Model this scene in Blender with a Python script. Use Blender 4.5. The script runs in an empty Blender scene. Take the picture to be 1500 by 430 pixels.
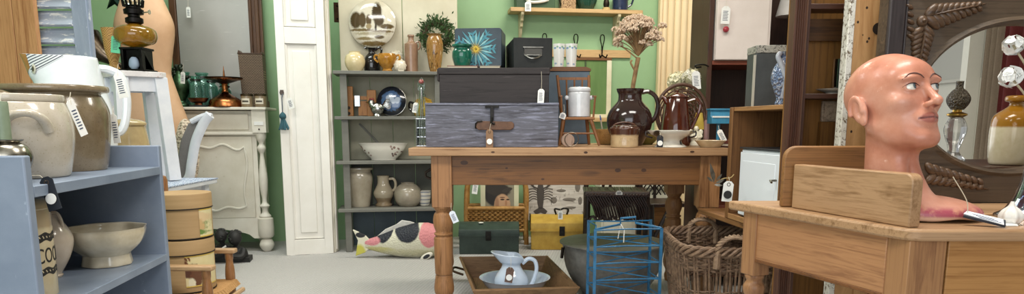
import bpy, bmesh, math, random
from mathutils import Vector, Matrix, Euler
R = random.Random(7)
PI = math.pi
COL = bpy.context.scene.collection
H = 0.88                                   # camera height
CT, ST = math.cos(math.radians(9)), math.sin(math.radians(9))

# ---------------------------------------------------------------- camera maths (for measuring the photo)
def vof(py): return (340 - py) / 1000.0
def zat(py, Y):
    v = vof(py); return H + Y * (-ST + CT * v) / (CT + ST * v)
def W(px, py, Y):
    v = vof(py); s = Y / (CT + ST * v); return Vector(((px - 750) / 1000.0 * s, Y, H + s * (-ST + CT * v)))
def on(px, Y, z):
    q = (z - H) / Y; v = (q * CT + ST) / (CT - ST * q); return Vector(((px - 750) / 1000.0 * Y / (CT + ST * v), Y, z))
def onfloor(px, py, z=0.0):
    v = vof(py); Y = (z - H) * (CT + ST * v) / (-ST + CT * v); return on(px, Y, z)

# ---------------------------------------------------------------- mesh builder
class MB:
    def __init__(s): s.v = []; s.f = []; s.m = []; s.cur = 0
    def mat(s, i): s.cur = i; return s
    def add(s, vs, fs):
        b = len(s.v); s.v += [Vector(p) for p in vs]
        for f in fs: s.f.append([i + b for i in f]); s.m.append(s.cur)
        return b
    def xf(s, M, start=0):
        for i in range(start, len(s.v)): s.v[i] = M @ s.v[i]
        return s
    def box(s, x0, x1, y0, y1, z0, z1):
        s.add([(x0,y0,z0),(x1,y0,z0),(x1,y1,z0),(x0,y1,z0),(x0,y0,z1),(x1,y0,z1),(x1,y1,z1),(x0,y1,z1)],
              [(0,3,2,1),(4,5,6,7),(0,1,5,4),(1,2,6,5),(2,3,7,6),(3,0,4,7)]); return s
    def cbox(s, c, d, M=None):
        b = len(s.v); s.box(-d[0]/2, d[0]/2, -d[1]/2, d[1]/2, -d[2]/2, d[2]/2)
        T = Matrix.Translation(Vector(c)) @ (M.to_4x4() if M else Matrix.Identity(4)); s.xf(T, b); return s
    def bar(s, p, q, w, h, up=(0,0,1)):
        p = Vector(p); q = Vector(q); d = (q - p); L = d.length; d.normalize(); u = Vector(up)
        if abs(d.dot(u)) > .98: u = Vector((0,1,0))
        x = d.cross(u).normalized(); z = x.cross(d)
        M = Matrix((x, d, z)).transposed(); s.cbox((p + q) / 2, (w, L, h), M); return s
    def tube(s, pts, r, n=8, closed=False, flat=1.0):
        pts = [Vector(p) for p in pts]; N = len(pts); rr = r if isinstance(r, (list, tuple)) else [r] * N
        T = []
        for i in range(N):
            a = pts[(i-1) % N] if (closed or i > 0) else pts[i]; c = pts[(i+1) % N] if (closed or i < N-1) else pts[i]
            t = c - a; T.append(t.normalized() if t.length > 1e-9 else Vector((0,0,1)))
        up = Vector((0,0,1)) if abs(T[0].z) < .9 else Vector((0,1,0))
        nrm = (up - T[0] * up.dot(T[0])).normalized(); vs = []; fs = []
        for i in range(N):
            nrm = (nrm - T[i] * nrm.dot(T[i])); nrm = nrm.normalized() if nrm.length > 1e-6 else Vector((1,0,0)); bn = T[i].cross(nrm)
            for k in range(n):
                a = 2*PI*k/n; vs.append(pts[i] + nrm * (math.cos(a)*rr[i]*flat) + bn * (math.sin(a)*rr[i]))
        M = N if closed else N-1
        for i in range(M):
            j = (i+1) % N
            for k in range(n): fs.append((i*n+k, i*n+(k+1) % n, j*n+(k+1) % n, j*n+k))
        if not closed: fs.append(tuple(range(n-1,-1,-1))); fs.append(tuple((N-1)*n+k for k in range(n)))
        s.add(vs, fs); return s
    def lathe(s, prof, n=32, c=(0,0,0), sx=1, sy=1, M=None, lobe=0, nl=0):
        vs = []; fs = []; N = len(prof); b0 = len(s.v)
        for (r, z) in prof:
            for k in range(n):
                a = 2*PI*k/n; q = r * (1 + lobe*math.cos(nl*a)); vs.append((q*math.cos(a)*sx, q*math.sin(a)*sy, z))
        for i in range(N-1):
            for k in range(n): fs.append((i*n+k, i*n+(k+1) % n, (i+1)*n+(k+1) % n, (i+1)*n+k))
        if prof[0][0] > 1e-6: fs.append(tuple(range(n-1,-1,-1)))
        if prof[-1][0] > 1e-6: fs.append(tuple((N-1)*n+k for k in range(n)))
        s.add(vs, fs)
        s.xf(Matrix.Translation(Vector(c)) @ (M.to_4x4() if M else Matrix.Identity(4)), b0); return s
    def sphere(s, c, r, nu=20, nv=12, M=None):
        r = (r, r, r) if not isinstance(r, (list, tuple)) else r; b0 = len(s.v)
        prof = [(math.sin(PI*i/nv), -math.cos(PI*i/nv)) for i in range(nv+1)]
        s.lathe(prof, nu); s.xf(Matrix.Translation(Vector(c)) @ (M.to_4x4() if M else Matrix.Identity(4)) @ Matrix.Diagonal((r[0], r[1], r[2], 1)), b0); return s
    def prism(s, poly, a, b, plane='xz'):
        n = len(poly)
        def P(p, h): return {'xy': (p[0], p[1], h), 'xz': (p[0], h, p[1]), 'yz': (h, p[0], p[1])}[plane]
        s.add([P(p, a) for p in poly] + [P(p, b) for p in poly],
              [tuple(range(n)), tuple(range(2*n-1, n-1, -1))] + [(i, i+n, (i+1) % n + n, (i+1) % n) for i in range(n)]); return s
    def surf(s, fn, nu, nv, cu=False, cv=False):
        U = nu if cu else nu+1; V = nv if cv else nv+1
        vs = [fn(i/nu, j/nv) for i in range(U) for j in range(V)]
        s.add(vs, [(i*V+j, ((i+1) % U)*V+j, ((i+1) % U)*V+(j+1) % V, i*V+(j+1) % V) for i in range(nu) for j in range(nv)]); return s
    def build(s, name, mat, parent=None, bevel=0, smooth=40, loc=None, rot=None, solid=0, subsurf=0):
        me = bpy.data.meshes.new(name); me.from_pydata([tuple(p) for p in s.v], [], s.f)
        bm = bmesh.new(); bm.from_mesh(me); bmesh.ops.remove_doubles(bm, verts=bm.verts, dist=1e-6)
        bmesh.ops.dissolve_degenerate(bm, edges=bm.edges, dist=1e-6)
        bmesh.ops.recalc_face_normals(bm, faces=bm.faces); bm.to_mesh(me); bm.free()
        mats = mat if isinstance(mat, (list, tuple)) else [mat]
        for m in mats: me.materials.append(m)
        if len(mats) > 1 and len(me.polygons) == len(s.m): me.polygons.foreach_set('material_index', s.m)
        if smooth:
            me.polygons.foreach_set('use_smooth', [True]*len(me.polygons)); me.set_sharp_from_angle(angle=math.radians(smooth))
        o = bpy.data.objects.new(name, me); COL.objects.link(o)
        if parent: o.parent = parent
        if loc is not None: o.location = loc
        if rot is not None: o.rotation_euler = rot
        if solid:
            md = o.modifiers.new('solid', 'SOLIDIFY'); md.thickness = solid; md.offset = -1
        if bevel:
            md = o.modifiers.new('bevel', 'BEVEL'); md.width = bevel; md.segments = 2; md.limit_method = 'ANGLE'; md.angle_limit = math.radians(50)
        if subsurf:
            md = o.modifiers.new('sub', 'SUBSURF'); md.levels = md.render_levels = subsurf
        return o

def tag(o, label=None, cat=None, group=None, kind=None):
    if label: o['label'] = label
    if cat: o['category'] = cat
    if group: o['group'] = group
    if kind: o['kind'] = kind
    return o
def thing(name, label, cat, loc=(0,0,0), rz=0, group=None):
    o = bpy.data.objects.new(name, None); COL.objects.link(o); o.empty_display_size = .02
    o.location = loc; o.rotation_euler = (0,0,rz); return tag(o, label, cat, group)
def struct(name, mb, mat, **k):
    return tag(mb.build(name, mat, **k), kind='structure')
def dup(root, loc, rz=None, label=None):
    r = root.copy(); COL.objects.link(r); r.location = loc
    if rz is not None: r.rotation_euler = (0,0,rz)
    if label: r['label'] = label
    for ch in list(root.children):
        c = ch.copy(); COL.objects.link(c); c.parent = r
        for g in ch.children:
            d = g.copy(); COL.objects.link(d); d.parent = c
    return r
def lookrot(rx=0, ry=0, rz=0): return Euler((rx, ry, rz)).to_matrix()
def bez(pts, n=12):
    """smooth curve through points (Catmull-Rom)"""
    P = [Vector(p) for p in pts]; P = [P[0]*2-P[1]] + P + [P[-1]*2-P[-2]]; out = []
    for i in range(1, len(P)-2):
        for k in range(n):
            t = k/n; a, b, c, d = P[i-1], P[i], P[i+1], P[i+2]
            out.append(.5*((2*b)+(c-a)*t+(2*a-5*b+4*c-d)*t*t+(3*b-a-3*c+d)*t**3))
    out.append(P[-2]); return out

# ---------------------------------------------------------------- materials
def lin(c):
    if isinstance(c, str): c = tuple(int(c[i:i+2], 16)/255 for i in (0,2,4))
    return tuple((x/12.92 if x <= .04045 else ((x+.055)/1.055)**2.4) for x in c[:3]) + (1,)
class NT:
    def __init__(s, name):
        s.mat = bpy.data.materials.new(name); s.mat.use_nodes = True; s.t = s.mat.node_tree; s.n = s.t.nodes; s.n.clear()
        s.out = s.n.new('ShaderNodeOutputMaterial'); s.b = s.n.new('ShaderNodeBsdfPrincipled'); s.l(s.b.outputs[0], s.out.inputs[0])
        s.co = s.n.new('ShaderNodeTexCoord').outputs['Object']
    def l(s, a, b): s.t.links.new(a, b)
    def node(s, typ, ins=None, **kw):
        x = s.n.new('ShaderNode' + typ)
        for k, v in kw.items(): setattr(x, k, v)
        for k, v in (ins or {}).items():
            if hasattr(v, 'is_output') or isinstance(v, bpy.types.NodeSocket): s.l(v, x.inputs[k])
            else: x.inputs[k].default_value = v
        return x
    def map(s, scale=(1,1,1), loc=(0,0,0), rot=(0,0,0), src=None):
        return s.node('Mapping', {'Vector': src or s.co, 'Scale': scale, 'Location': loc, 'Rotation': rot}).outputs[0]
    def noise(s, vec, sc, det=4, rough=.55, dist=0):
        return s.node('TexNoise', {'Vector': vec, 'Scale': sc, 'Detail': det, 'Roughness': rough, 'Distortion': dist}).outputs[0]
    def ramp(s, fac, stops):
        x = s.node('ValToRGB', {'Fac': fac}); e = x.color_ramp.elements
        while len(e) > 1: e.remove(e[-1])
        e[0].position = stops[0][0]; e[0].color = lin(stops[0][1]) if not isinstance(stops[0][1], float) else (stops[0][1],)*3+(1,)
        for p, c in stops[1:]:
            q = e.new(p); q.color = lin(c) if not isinstance(c, float) else (c, c, c, 1)
        return x.outputs[0]
    def mix(s, fac, a, b, mode='MIX'):
        x = s.node('Mix', data_type='RGBA', blend_type=mode); s.set(x.inputs[0], fac); s.set(x.inputs[6], a); s.set(x.inputs[7], b); return x.outputs[2]
    def set(s, inp, v):
        if isinstance(v, bpy.types.NodeSocket): s.l(v, inp)
        elif isinstance(v, str): inp.default_value = lin(v)
        else: inp.default_value = v
    def math(s, op, a, b=0.0, c=None, clamp=False):
        x = s.node('Math', operation=op, use_clamp=clamp); s.set(x.inputs[0], a); s.set(x.inputs[1], b)
        if c is not None: s.set(x.inputs[2], c)
        return x.outputs[0]
    def sep(s, v): return s.node('SeparateXYZ', {0: v}).outputs
    def step(s, x, a, b):
        return s.node('MapRange', {'Value': x, 'From Min': a, 'From Max': b}, clamp=True).outputs[0]
    def bump(s, h, st=.3, d=.01):
        x = s.node('Bump', {'Height': h, 'Strength': st, 'Distance': d}); s.l(x.outputs[0], s.b.inputs['Normal'])
    def done(s, col, rough=.5, metal=0, spec=None, trans=0, ior=1.45, coat=0, sss=0, alpha=1):
        s.set(s.b.inputs['Base Color'], col); s.set(s.b.inputs['Roughness'], rough); s.set(s.b.inputs['Metallic'], metal)
        if trans: s.b.inputs['Transmission Weight'].default_value = trans
        s.b.inputs['IOR'].default_value = ior
        if coat: s.b.inputs['Coat Weight'].default_value = coat; s.b.inputs['Coat Roughness'].default_value = .08
        if spec is not None: s.b.inputs['Specular IOR Level'].default_value = spec
        if sss: s.b.inputs['Subsurface Weight'].default_value = sss; s.b.inputs['Subsurface Radius'].default_value = (.02,.008,.005)
        return s.mat
CACHE = {}
def memo(f):
    def g(*a, **k):
        key = (f.__name__,) + a + tuple(sorted(k.items()))
        if key not in CACHE: CACHE[key] = f(*a, **k)
        return CACHE[key]
    return g
@memo
def wood(light, dark, axis='x', scale=1.0, rough=.55, knots=0, wear=None, worn=.6, seed=0.0, turn=0.0):
    """wood whose grain runs along AXIS of the object"""
    n = NT('wood'); n.co = n.map((1,1,1), rot=(0,0,turn)) if turn else n.co; st = {'x': (1.2,14,14), 'y': (14,1.2,14), 'z': (14,14,1.2)}[axis]
    v = n.map(tuple(q*scale for q in st), loc=(seed, seed*.7, seed*.3))
    a = n.noise(v, 1.6, 6, .6, 1.2); b = n.noise(n.map(tuple(q*scale*3.5 for q in st)), 3, 3, .6)
    f = n.math('ADD', n.math('MULTIPLY', a, .72), n.math('MULTIPLY', b, .28))
    col = n.ramp(f, [(.33, dark), (.47, light), (.56, light), (.70, dark)])
    col = n.mix(n.step(n.noise(n.map((2.2,2.2,2.2)), 1.5, 2), .35, .75), col, n.mix(.35, col, dark))
    g = n.noise(n.map(tuple(q*scale*(.6 if q < 5 else 7) for q in st), loc=(seed,1,2)), 2.0, 4, .65); col = n.mix(n.math('MULTIPLY', n.step(g, .50, .66), .55), col, dark)
    if knots:
        vv = n.node('TexVoronoi', {'Vector': n.map({'x': (2.2,7,7), 'y': (7,2.2,7), 'z': (7,7,2.2)}[axis], loc=(seed*3.1+.4, .3, .2)), 'Scale': knots}).outputs['Distance']
        col = n.mix(n.step(vv, .16, .05), col, n.mix(.75, dark, '1e1008'))
    if wear:
        w = n.step(n.noise(n.map((6*scale, 6*scale, 6*scale) if worn < 0 else tuple(q*scale*2 for q in st)), 2.2, 8, .7), abs(worn)-.06, abs(worn)+.06)
        col = n.mix(w, col, wear)
    n.bump(f, .25, .004); return n.done(col, rough)
@memo
def paint(c, c2=None, rough=.45, wear=None, worn=.66, scale=5.0, bump=.15, axis=None):
    n = NT('paint'); st = {'x': (.25,1,1), 'y': (1,.25,1), 'z': (1,1,.25), None: (1,1,1)}[axis]
    v = n.map(tuple(q*scale for q in st)); f = n.noise(v, 1.3, 5, .6)
    col = n.ramp(f, [(.32, c2 or c), (.68, c)])
    if wear:
        w = n.step(n.noise(n.map(tuple(q*scale*2.2 for q in st), loc=(3,1,2)), 2.0, 9, .72), worn-.02, worn+.03); col = n.mix(w, col, wear)
    n.bump(n.noise(v, 9, 4), bump, .003); return n.done(col, rough)
@memo
def ceramic(c, c2=None, rough=.16, scale=12.0, coat=.4, speck=None, split=None, c3=None, width=.004):
    """glazed ware; SPLIT: height where the glaze changes to C3 above"""
    n = NT('glaze'); f = n.noise(n.map((scale,scale,scale)), 1.4, 5, .6); col = n.ramp(f, [(.3, c2 or c), (.65, c)])
    if speck:
        col = n.mix(n.step(n.noise(n.map((90,90,90)), 2.5, 3), .62, .7), col, speck)
    if split is not None:
        z = n.sep(n.co)[2]; zz = n.math('ADD', z, n.math('MULTIPLY', n.math('SUBTRACT', n.noise(n.map((25,25,4)), 1.5, 3), .5), width*2)); col = n.mix(n.step(zz, split-width, split+width), col, c3)
    n.bump(n.noise(n.map((14,14,14)), 1.2, 2), .05, .004); return n.done(col, rough, coat=coat)
@memo
def metal(c, c2=None, rough=.3, scale=10.0, met=1.0):
    n = NT('metal'); f = n.noise(n.map((scale,)*3), 1.5, 5, .65); col = n.ramp(f, [(.3, c2 or c), (.68, c)])
    return n.done(col, n.math('ADD', n.math('MULTIPLY', f, .25), rough-.1), met)
@memo
def glass(c, rough=.02, ior=1.45):
    n = NT('glass'); n.b.inputs['Transmission Weight'].default_value = 1; return n.done(lin(c), rough, 0, ior=ior)
@memo
def clearglass(c='f4fbf8', mixv=1.3):
    """thin clear glass: mostly see-through with a sharp sheen"""
    n = NT('thin_glass'); t = n.node('BsdfTransparent', {'Color': lin(c)}); g = n.node('BsdfGlossy', {'Color': (1,1,1,1), 'Roughness': .03})
    fr = n.node('LayerWeight', {'Blend': .45}).outputs['Facing']; m = n.node('MixShader', {0: n.math('MULTIPLY', fr, mixv), 1: t.outputs[0], 2: g.outputs[0]}); n.l(m.outputs[0], n.out.inputs[0]); return n.mat
@memo
def fabric(c, c2, sc=260.0, rough=.9):
    n = NT('fabric'); a = n.noise(n.map((sc,sc,sc)), 1, 2); b = n.noise(n.map((5,5,5)), 1.2, 3)
    n.bump(a, .4, .002); return n.done(n.mix(n.math('ADD', n.math('MULTIPLY', a, .6), n.math('MULTIPLY', b, .4)), lin(c2), lin(c)), rough)
@memo
def flat(c, rough=.6, metal=0): 
    n = NT('plain'); f = n.noise(n.map((30,30,30)), 1.5, 3); d = lin(c)
    return n.done(n.mix(n.math('MULTIPLY', f, .3), d, tuple(q*.8 for q in d[:3])+(1,)), rough, metal)
def blobs(base, items, ax=(0,2), distort=.15, dscale=20.0, rough=.35, base2=None, grad=None, coat=0):
    """painted picture: base colour with soft blobs (cx, cz, rx, rz, colour[, softness, rot]) in object coordinates along axes AX"""
    n = NT('picture'); co = n.sep(n.co); 
    nz = n.node('TexNoise', {'Vector': n.co, 'Scale': dscale, 'Detail': 5.0, 'Roughness': .65}); nc = n.sep(nz.outputs['Color'])
    col = lin(base)
    if base2: col = n.mix(n.noise(n.map((dscale*.5,)*3), 1.2, 4), lin(base), lin(base2))
    if grad: col = n.ramp(n.step(co[ax[1]], grad[0], grad[1]), grad[2])
    for it in items:
        cx, cz, rx, rz, c = it[:5]; soft = it[5] if len(it) > 5 else .25; th = it[6] if len(it) > 6 else 0
        m = max(rx, rz)*distort*2
        X = n.math('ADD', n.math('SUBTRACT', co[ax[0]], cx), n.math('MULTIPLY', n.math('SUBTRACT', nc[0], .5), m))
        Z = n.math('ADD', n.math('SUBTRACT', co[ax[1]], cz), n.math('MULTIPLY', n.math('SUBTRACT', nc[1], .5), m))
        if th:
            c_, s_ = math.cos(th), math.sin(th); X, Z = n.math('ADD', n.math('MULTIPLY', X, c_), n.math('MULTIPLY', Z, s_)), n.math('SUBTRACT', n.math('MULTIPLY', Z, c_), n.math('MULTIPLY', X, s_))
        q = n.math('ADD', n.math('POWER', n.math('ABSOLUTE', n.math('DIVIDE', X, rx)), 2.0), n.math('POWER', n.math('ABSOLUTE', n.math('DIVIDE', Z, rz)), 2.0))
        col = n.mix(n.step(q, 1+soft, 1-soft), col, lin(c))
    return n.done(col, rough, coat=coat)

# ---------------------------------------------------------------- generic builders
def shell(prof, t, bottom=None):
    """outer profile (r,z) bottom to top -> closed profile with inside wall"""
    zb = prof[0][1]; inn = []
    for r, z in reversed(prof):
        if z > zb + t*1.2: inn.append((max(r-t, .0005), z if z < prof[-1][1] else z - t*.2))
    return [(0, zb)] + list(prof) + inn + [(0, zb + t*1.2)]
def smooth_prof(prof, n=4):
    lo = min(prof[0][1], prof[-1][1]); return [(max(p.x, 0), max(p.y, lo)) for p in bez([(r, z, 0) for r, z in prof], n)]
def scale_of(Y, py=215): return Y / (CT + ST*vof(py)) / 1000.0
def pot(name, label, cat, px, Y, z, prof, mat, group=None, part='body', sm=True, t=2.0, seg=36, root=True, rz=0, py=None, sy=1, lobe=0, nl=0, closed=False):
    """a turned vessel whose outline (radius, height) is given in photo pixels"""
    k = scale_of(Y, py or 215); p = [(r*k, h*k) for r, h in prof]; p = smooth_prof(p) if sm else p
    q = ([(0, p[0][1])] + p + [(0, p[-1][1])]) if closed else shell(p, t*k)
    mb = MB().lathe(q, seg, sy=sy, lobe=lobe, nl=nl); loc = on(px, Y, z)
    if root:
        o = thing(name, label, cat, loc, rz, group); mb.build(part, mat, o)
    else:
        o = mb.build(name, mat, loc=loc, rot=(0,0,rz)); tag(o, label, cat, group)
    return o, k
def handle(root, k, pts, r, mat, name='handle', rz=0, flat=1.0, n=8):
    M = Matrix.Rotation(rz, 4, 'Z'); P = [M @ Vector((x*k, 0, z*k)) for x, z in pts]
    return MB().tube(bez(P, 8), r*k, n, flat=flat).build(name, mat, root)
STRING = None
def price_tag(px, py, Y, label, w=11, h=26, c='f2f1ec', tilt=0.0, yaw=0.0, style='lines', up=12, hook=None, lean=0.0, k=None, group=None):
    """a card tag with string, top edge centre at photo pixel (px,py)"""
    k = k or scale_of(Y, py); p = W(px, py, Y); o = thing('price_tag', label, 'price tag', p, yaw, group or 'price tags'); o.rotation_euler = (lean, tilt, yaw)
    w, h = w*k, h*k; c2 = w*.28
    card = MB().prism([(-w/2, -h), (w/2, -h), (w/2, -c2), (w/2-c2, 0), (-w/2+c2, 0), (-w/2, -c2)], -.0009, .0009).build('card', flat(c), o)
    if style == 'lines':
        m = MB()
        for i in range(7): m.box(-w*.30, w*(.30-.12*R.random()), -.0016, -.0009, -h*(.30+.085*i), -h*(.27+.085*i))
        m.build('writing', flat('33415c'), card)
    elif style in ('dot', 'drop'):
        MB().lathe([(0,-.0018),(w*.40,-.0018),(w*.40,-.0005)], 24, M=lookrot(-PI/2), c=(0,-.0030,-h*.66)).build('roundel', flat('f4f3ee' if c != 'f2f1ec' else '2a2a2a'), card)
        MB().sphere((0,-.0026,-h*.68), (w*.13,.0012,w*.19), 12, 8).build('logo', flat('16181c'), card)
        MB().lathe([(w*.18,-.0006),(w*.18,.0006),(w*.13,.0006),(w*.13,-.0006)], 16, M=lookrot(PI/2), c=(0,-.0013,-h*.16)).build('eyelet', flat('4a3a2a'), card)
    hk = Vector(hook) - p if hook is not None else Vector((0, .01, up*k))
    hk = Euler((lean, tilt, yaw)).to_matrix().inverted() @ hk
    MB().tube([(0,-.0012,-h*.12), (hk.x*.3+.001, -.002+hk.y*.3, hk.z*.45), (hk.x, hk.y, hk.z)], .0008, 5).build('string', flat('d8cfba'), o)
    return o
def text_mesh(body, size, font_extrude=.0006):
    cu = bpy.data.curves.new('lettering', 'FONT'); cu.body = body; cu.size = size; cu.extrude = font_extrude; cu.align_x = 'CENTER'
    o = bpy.data.objects.new('lettering_source', cu); COL.objects.link(o); dg = bpy.context.evaluated_depsgraph_get()
    me = bpy.data.meshes.new_from_object(o.evaluated_get(dg)); bpy.data.objects.remove(o); bpy.data.curves.remove(cu); return me
def lettering(body, size, mat, parent, loc=(0,0,0), rot=(PI/2,0,0), wrap=None, squash=1.0, name='lettering'):
    me = text_mesh(body, size); M = Euler(rot).to_matrix()
    for v in me.vertices:
        x, y, z = v.co; x *= squash
        if wrap:                                     # wrap round a cylinder of radius wrap, centred on angle -90 deg
            a = x/wrap; v.co = (math.sin(a)*(wrap+z), -math.cos(a)*(wrap+z), y)
        else: v.co = M @ Vector((x, y, z))
    me.materials.append(mat); o = bpy.data.objects.new(name, me); COL.objects.link(o); o.parent = parent; o.location = loc; return o
# ================================================================ camera, light, setting
sc = bpy.context.scene
cam = bpy.data.objects.new('camera', bpy.data.cameras.new('camera')); COL.objects.link(cam)
cam.location = (0, 0, H); cam.rotation_euler = (math.radians(81), 0, 0); cam.data.sensor_width = 36; cam.data.lens = 24
cam.data.shift_y = 125/1500; cam.data.clip_start = .05; sc.camera = cam
sc.view_settings.view_transform = 'Standard'; sc.view_settings.look = 'None'; sc.view_settings.gamma = 1; sc.view_settings.use_curve_mapping = False
sc.view_settings.exposure = 0.0
wd = bpy.data.worlds.new('daylight'); sc.world = wd; wd.use_nodes = True
wd.node_tree.nodes['Background'].inputs[0].default_value = lin('e6edf6'); wd.node_tree.nodes['Background'].inputs[1].default_value = .6

AY = math.radians(8.5); EX = Vector((math.cos(AY), math.sin(AY), 0)); EY = Vector((-math.sin(AY), math.cos(AY), 0))
def wallY(x): return 5.40 + .1495*x
GREEN = paint('97b88c', '8dae82', .6, scale=2.2)
fl = MB().box(-3.75, 3.02, -3.0, 6.1, -.05, 0)
def carpet():
    n = NT('carpet'); a = n.noise(n.map((420,420,420)), 1, 2); w = n.node('TexWave', {'Vector': n.map((1,1,1), rot=(0,0,AY)), 'Scale': 17.0, 'Distortion': 1.5, 'Detail': 2.0, 'Detail Scale': 3.0}).outputs[1]
    b = n.noise(n.map((1.3,1.3,1.3)), 1.2, 4); col = n.ramp(n.math('ADD', n.math('MULTIPLY', a, .5), n.math('MULTIPLY', w, .14)), [(.15, 'a7a6a4'), (.6, 'cbc9c7')])
    col = n.mix(n.math('MULTIPLY', b, .35), col, lin('b3ada4')); n.bump(n.math('ADD', a, w), .5, .004); return n.done(col, .95, spec=.1)
struct('floor', fl, carpet(), smooth=0)
wb = MB().prism([(-3.75, wallY(-3.75)), (3.02, wallY(3.02)), (3.02, wallY(3.02)+.12), (-3.75, wallY(-3.75)+.12)], 0, 2.9, 'xy')
struct('wall_back', wb, GREEN, smooth=0)
struct('wall_left', MB().box(-3.85, -3.75, -3.0, 5.0, 0, 2.9), GREEN, smooth=0)
def wr_mat():
    n = NT('panelled_wall'); co = n.sep(n.co); lo = n.mix(n.step(co[2], 1.17, 1.18), lin('d8d5cd'), lin('b9b7b2'))
    return n.done(lo, .6)
struct('wall_right', MB().box(3.02, 3.12, -3.0, 6.1, 0, 2.9), wr_mat(), smooth=0)
struct('ceiling', MB().box(-3.85, 3.12, -3.0, 6.1, 2.9, 3.0), flat('efece4', .8), smooth=0)
tr = MB()
for z in (1.16, 1.62, 2.1): tr.box(2.995, 3.02, -2.9, -.72, z, z+.02)
struct('trim_1', tr, flat('c9c6bf'), smooth=0)

# lamps of the shop: long ceiling panels, daylight from the shop front behind the camera
def area(name, loc, size, power, col, rot=(0,0,0)):
    l = bpy.data.lights.new(name, 'AREA'); l.shape = 'RECTANGLE'; l.size, l.size_y = size; l.energy = power; l.color = col
    o = bpy.data.objects.new(name, l); COL.objects.link(o); o.location = loc; o.rotation_euler = rot; return o
area('ceiling_lamp', (-1.2, 1.6, 2.86), (1.3, .6), 50, (1.0,.96,.90))
area('ceiling_lamp', (.9, 1.7, 2.86), (1.3, .6), 50, (1.0,.96,.89))
area('ceiling_lamp', (-1.6, 3.9, 2.86), (1.3, .6), 31, (.93,1.0,.97))
area('ceiling_lamp', (.9, 4.2, 2.86), (1.3, .6), 50, (1.0,.94,.82))
area('shop_window_light', (-.9, -2.6, 1.55), (4.2, 2.2), 105, (.92,.96,1.0), (math.radians(84), 0, math.radians(6)))

# ================================================================ left foreground: pine boards, shutter, blue shelf
PINE = ('c08a58', '8a5530')
o = thing('plank_door', 'tall orange-brown pine plank door at the far left edge', 'door', (-2.9, 3.99, 0))
Yp = 3.99; x1 = W(55, 60, Yp).x + 2.9
for i in range(3):
    wd_ = 33*scale_of(Yp, 60)
    MB().box(x1-wd_*(i+1)+.003, x1-wd_*i, 0, .03, 0, 2.1).build('plank', wood('c79464', '99643b', 'z', .7, .5, knots=.8, seed=i*2.3), o, bevel=.003)
for z in (.25, 1.0, 1.9): MB().box(x1-wd_*3+.01, x1-.01, .031, .055, z, z+.12).build('batten', wood('a87447', '7a4c2b', 'x'), o)

SHB = paint('b9c0cd', '9aa3b4', .6, wear='e8e6e4', worn=.56, scale=9, axis='x', bump=.4)
SHS = paint('a3acbd', '8d97aa', .6, wear='d9dbe0', worn=.62, scale=9, axis='z', bump=.4)
Ysh = 4.06; k = scale_of(Ysh, 60); pl = W(50, 60, Ysh); pr = W(131, 60, Ysh); w = pr.x - pl.x; zb = .032
o = thing('louvred_shutter', 'weathered grey-blue louvred shutter leaning on the pine planks', 'shutter', (pl.x, Ysh, zb)); o.rotation_euler = (0, 0, 0)
hh = 2.1; st = 22*k
MB().box(w-st, w, 0, .035, 0, hh).build('stile', SHS, o, bevel=.002); MB().box(w-.004, w+.012, .005, .03, 0, hh).build('edge_strip', SHS, o)
MB().box(-st*.8, 0, 0, .035, 0, hh).build('stile', SHS, o, bevel=.002)
MB().box(0, w-st, 0, .035, -.03, .0).build('bottom_rail', SHS, o, bevel=.002)
sp = 25*k
for i in range(20):
    M = Matrix.Rotation(math.radians(58), 3, 'X')
    MB().cbox(((w-st)/2, .02, .07+sp*i), (w-st, .10, .020), M).build('slat', SHB, o, bevel=.002)
BLUE = paint('8793a5', '748194', .42, wear='a5b0c2', worn=.66, scale=4, bump=.12); BLUED = paint('57677c', '4b5a6d', .5, scale=4)
d = Vector((-.115, .9934, 0)); ang = math.atan2(-d.x, d.y)           # the unit's length axis
o = thing('blue_shelf_unit', 'low blue painted shelf unit holding stone crocks at the left', 'shelf unit', (-1.172, 1.67, 0), ang)
L = .79; D = .50; zt = .73
MB().box(-D, 0, -.03, 0, 0, zt+.075).build('end_panel', BLUE, o, bevel=.004)
MB().box(-D, 0, L, L+.025, 0, zt+.075).build('end_panel', BLUE, o, bevel=.004)
MB().box(-D+.01, 0, 0, L, zt-.028, zt).build('shelf', BLUE, o, bevel=.002)
MB().box(-D+.01, 0, 0, L, .412-.025, .412).build('shelf', BLUE, o, bevel=.002)
MB().box(-D+.01, 0, 0, L, .06, .085).build('shelf', BLUE, o, bevel=.002)
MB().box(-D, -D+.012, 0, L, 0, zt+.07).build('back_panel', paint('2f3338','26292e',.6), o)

# --- crocks on the top
WC = ceramic('c4bbad', 'b3a997', .14, speck='a2967f'); BC = ceramic('897a63', '67573f', .2, 7, speck='574935')
z0 = .731
o, k = pot('stoneware_crock', 'cream stoneware crock with lug handles at the front of the blue shelf', 'crock', 30, 1.96, z0, [(60,0),(64,3),(70,30),(74,62),(72,88),(66,106),(63,108),(65,110),(65,118),(62,119)], WC)
hp = [(-46,-1),(-26,0)]
def lug(o, k, R_, h, a0, a1, rise, r, mat, rz):
    """horizontal loop handle hugging a pot of radius R_ at height h"""
    pts = []
    for i in range(13):
        t = i/12; a = a0+(a1-a0)*t; q = R_ + 14*math.sin(PI*t); pts.append(Vector((q*math.sin(a)*k, -q*math.cos(a)*k, (h + rise*math.sin(PI*t)**.7)*k)))
    M = Matrix.Rotation(rz, 4, 'Z'); MB().tube([M @ p for p in pts], [r*k*(1.5-.5*math.sin(PI*i/12)) for i in range(13)], 10).build('handle', mat, o)
lug(o, k, 72, 68, -.42, .42, 24, 5.5, WC, .77); lug(o, k, 72, 68, -.42, .42, 24, 5.5, WC, PI+.22)
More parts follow.
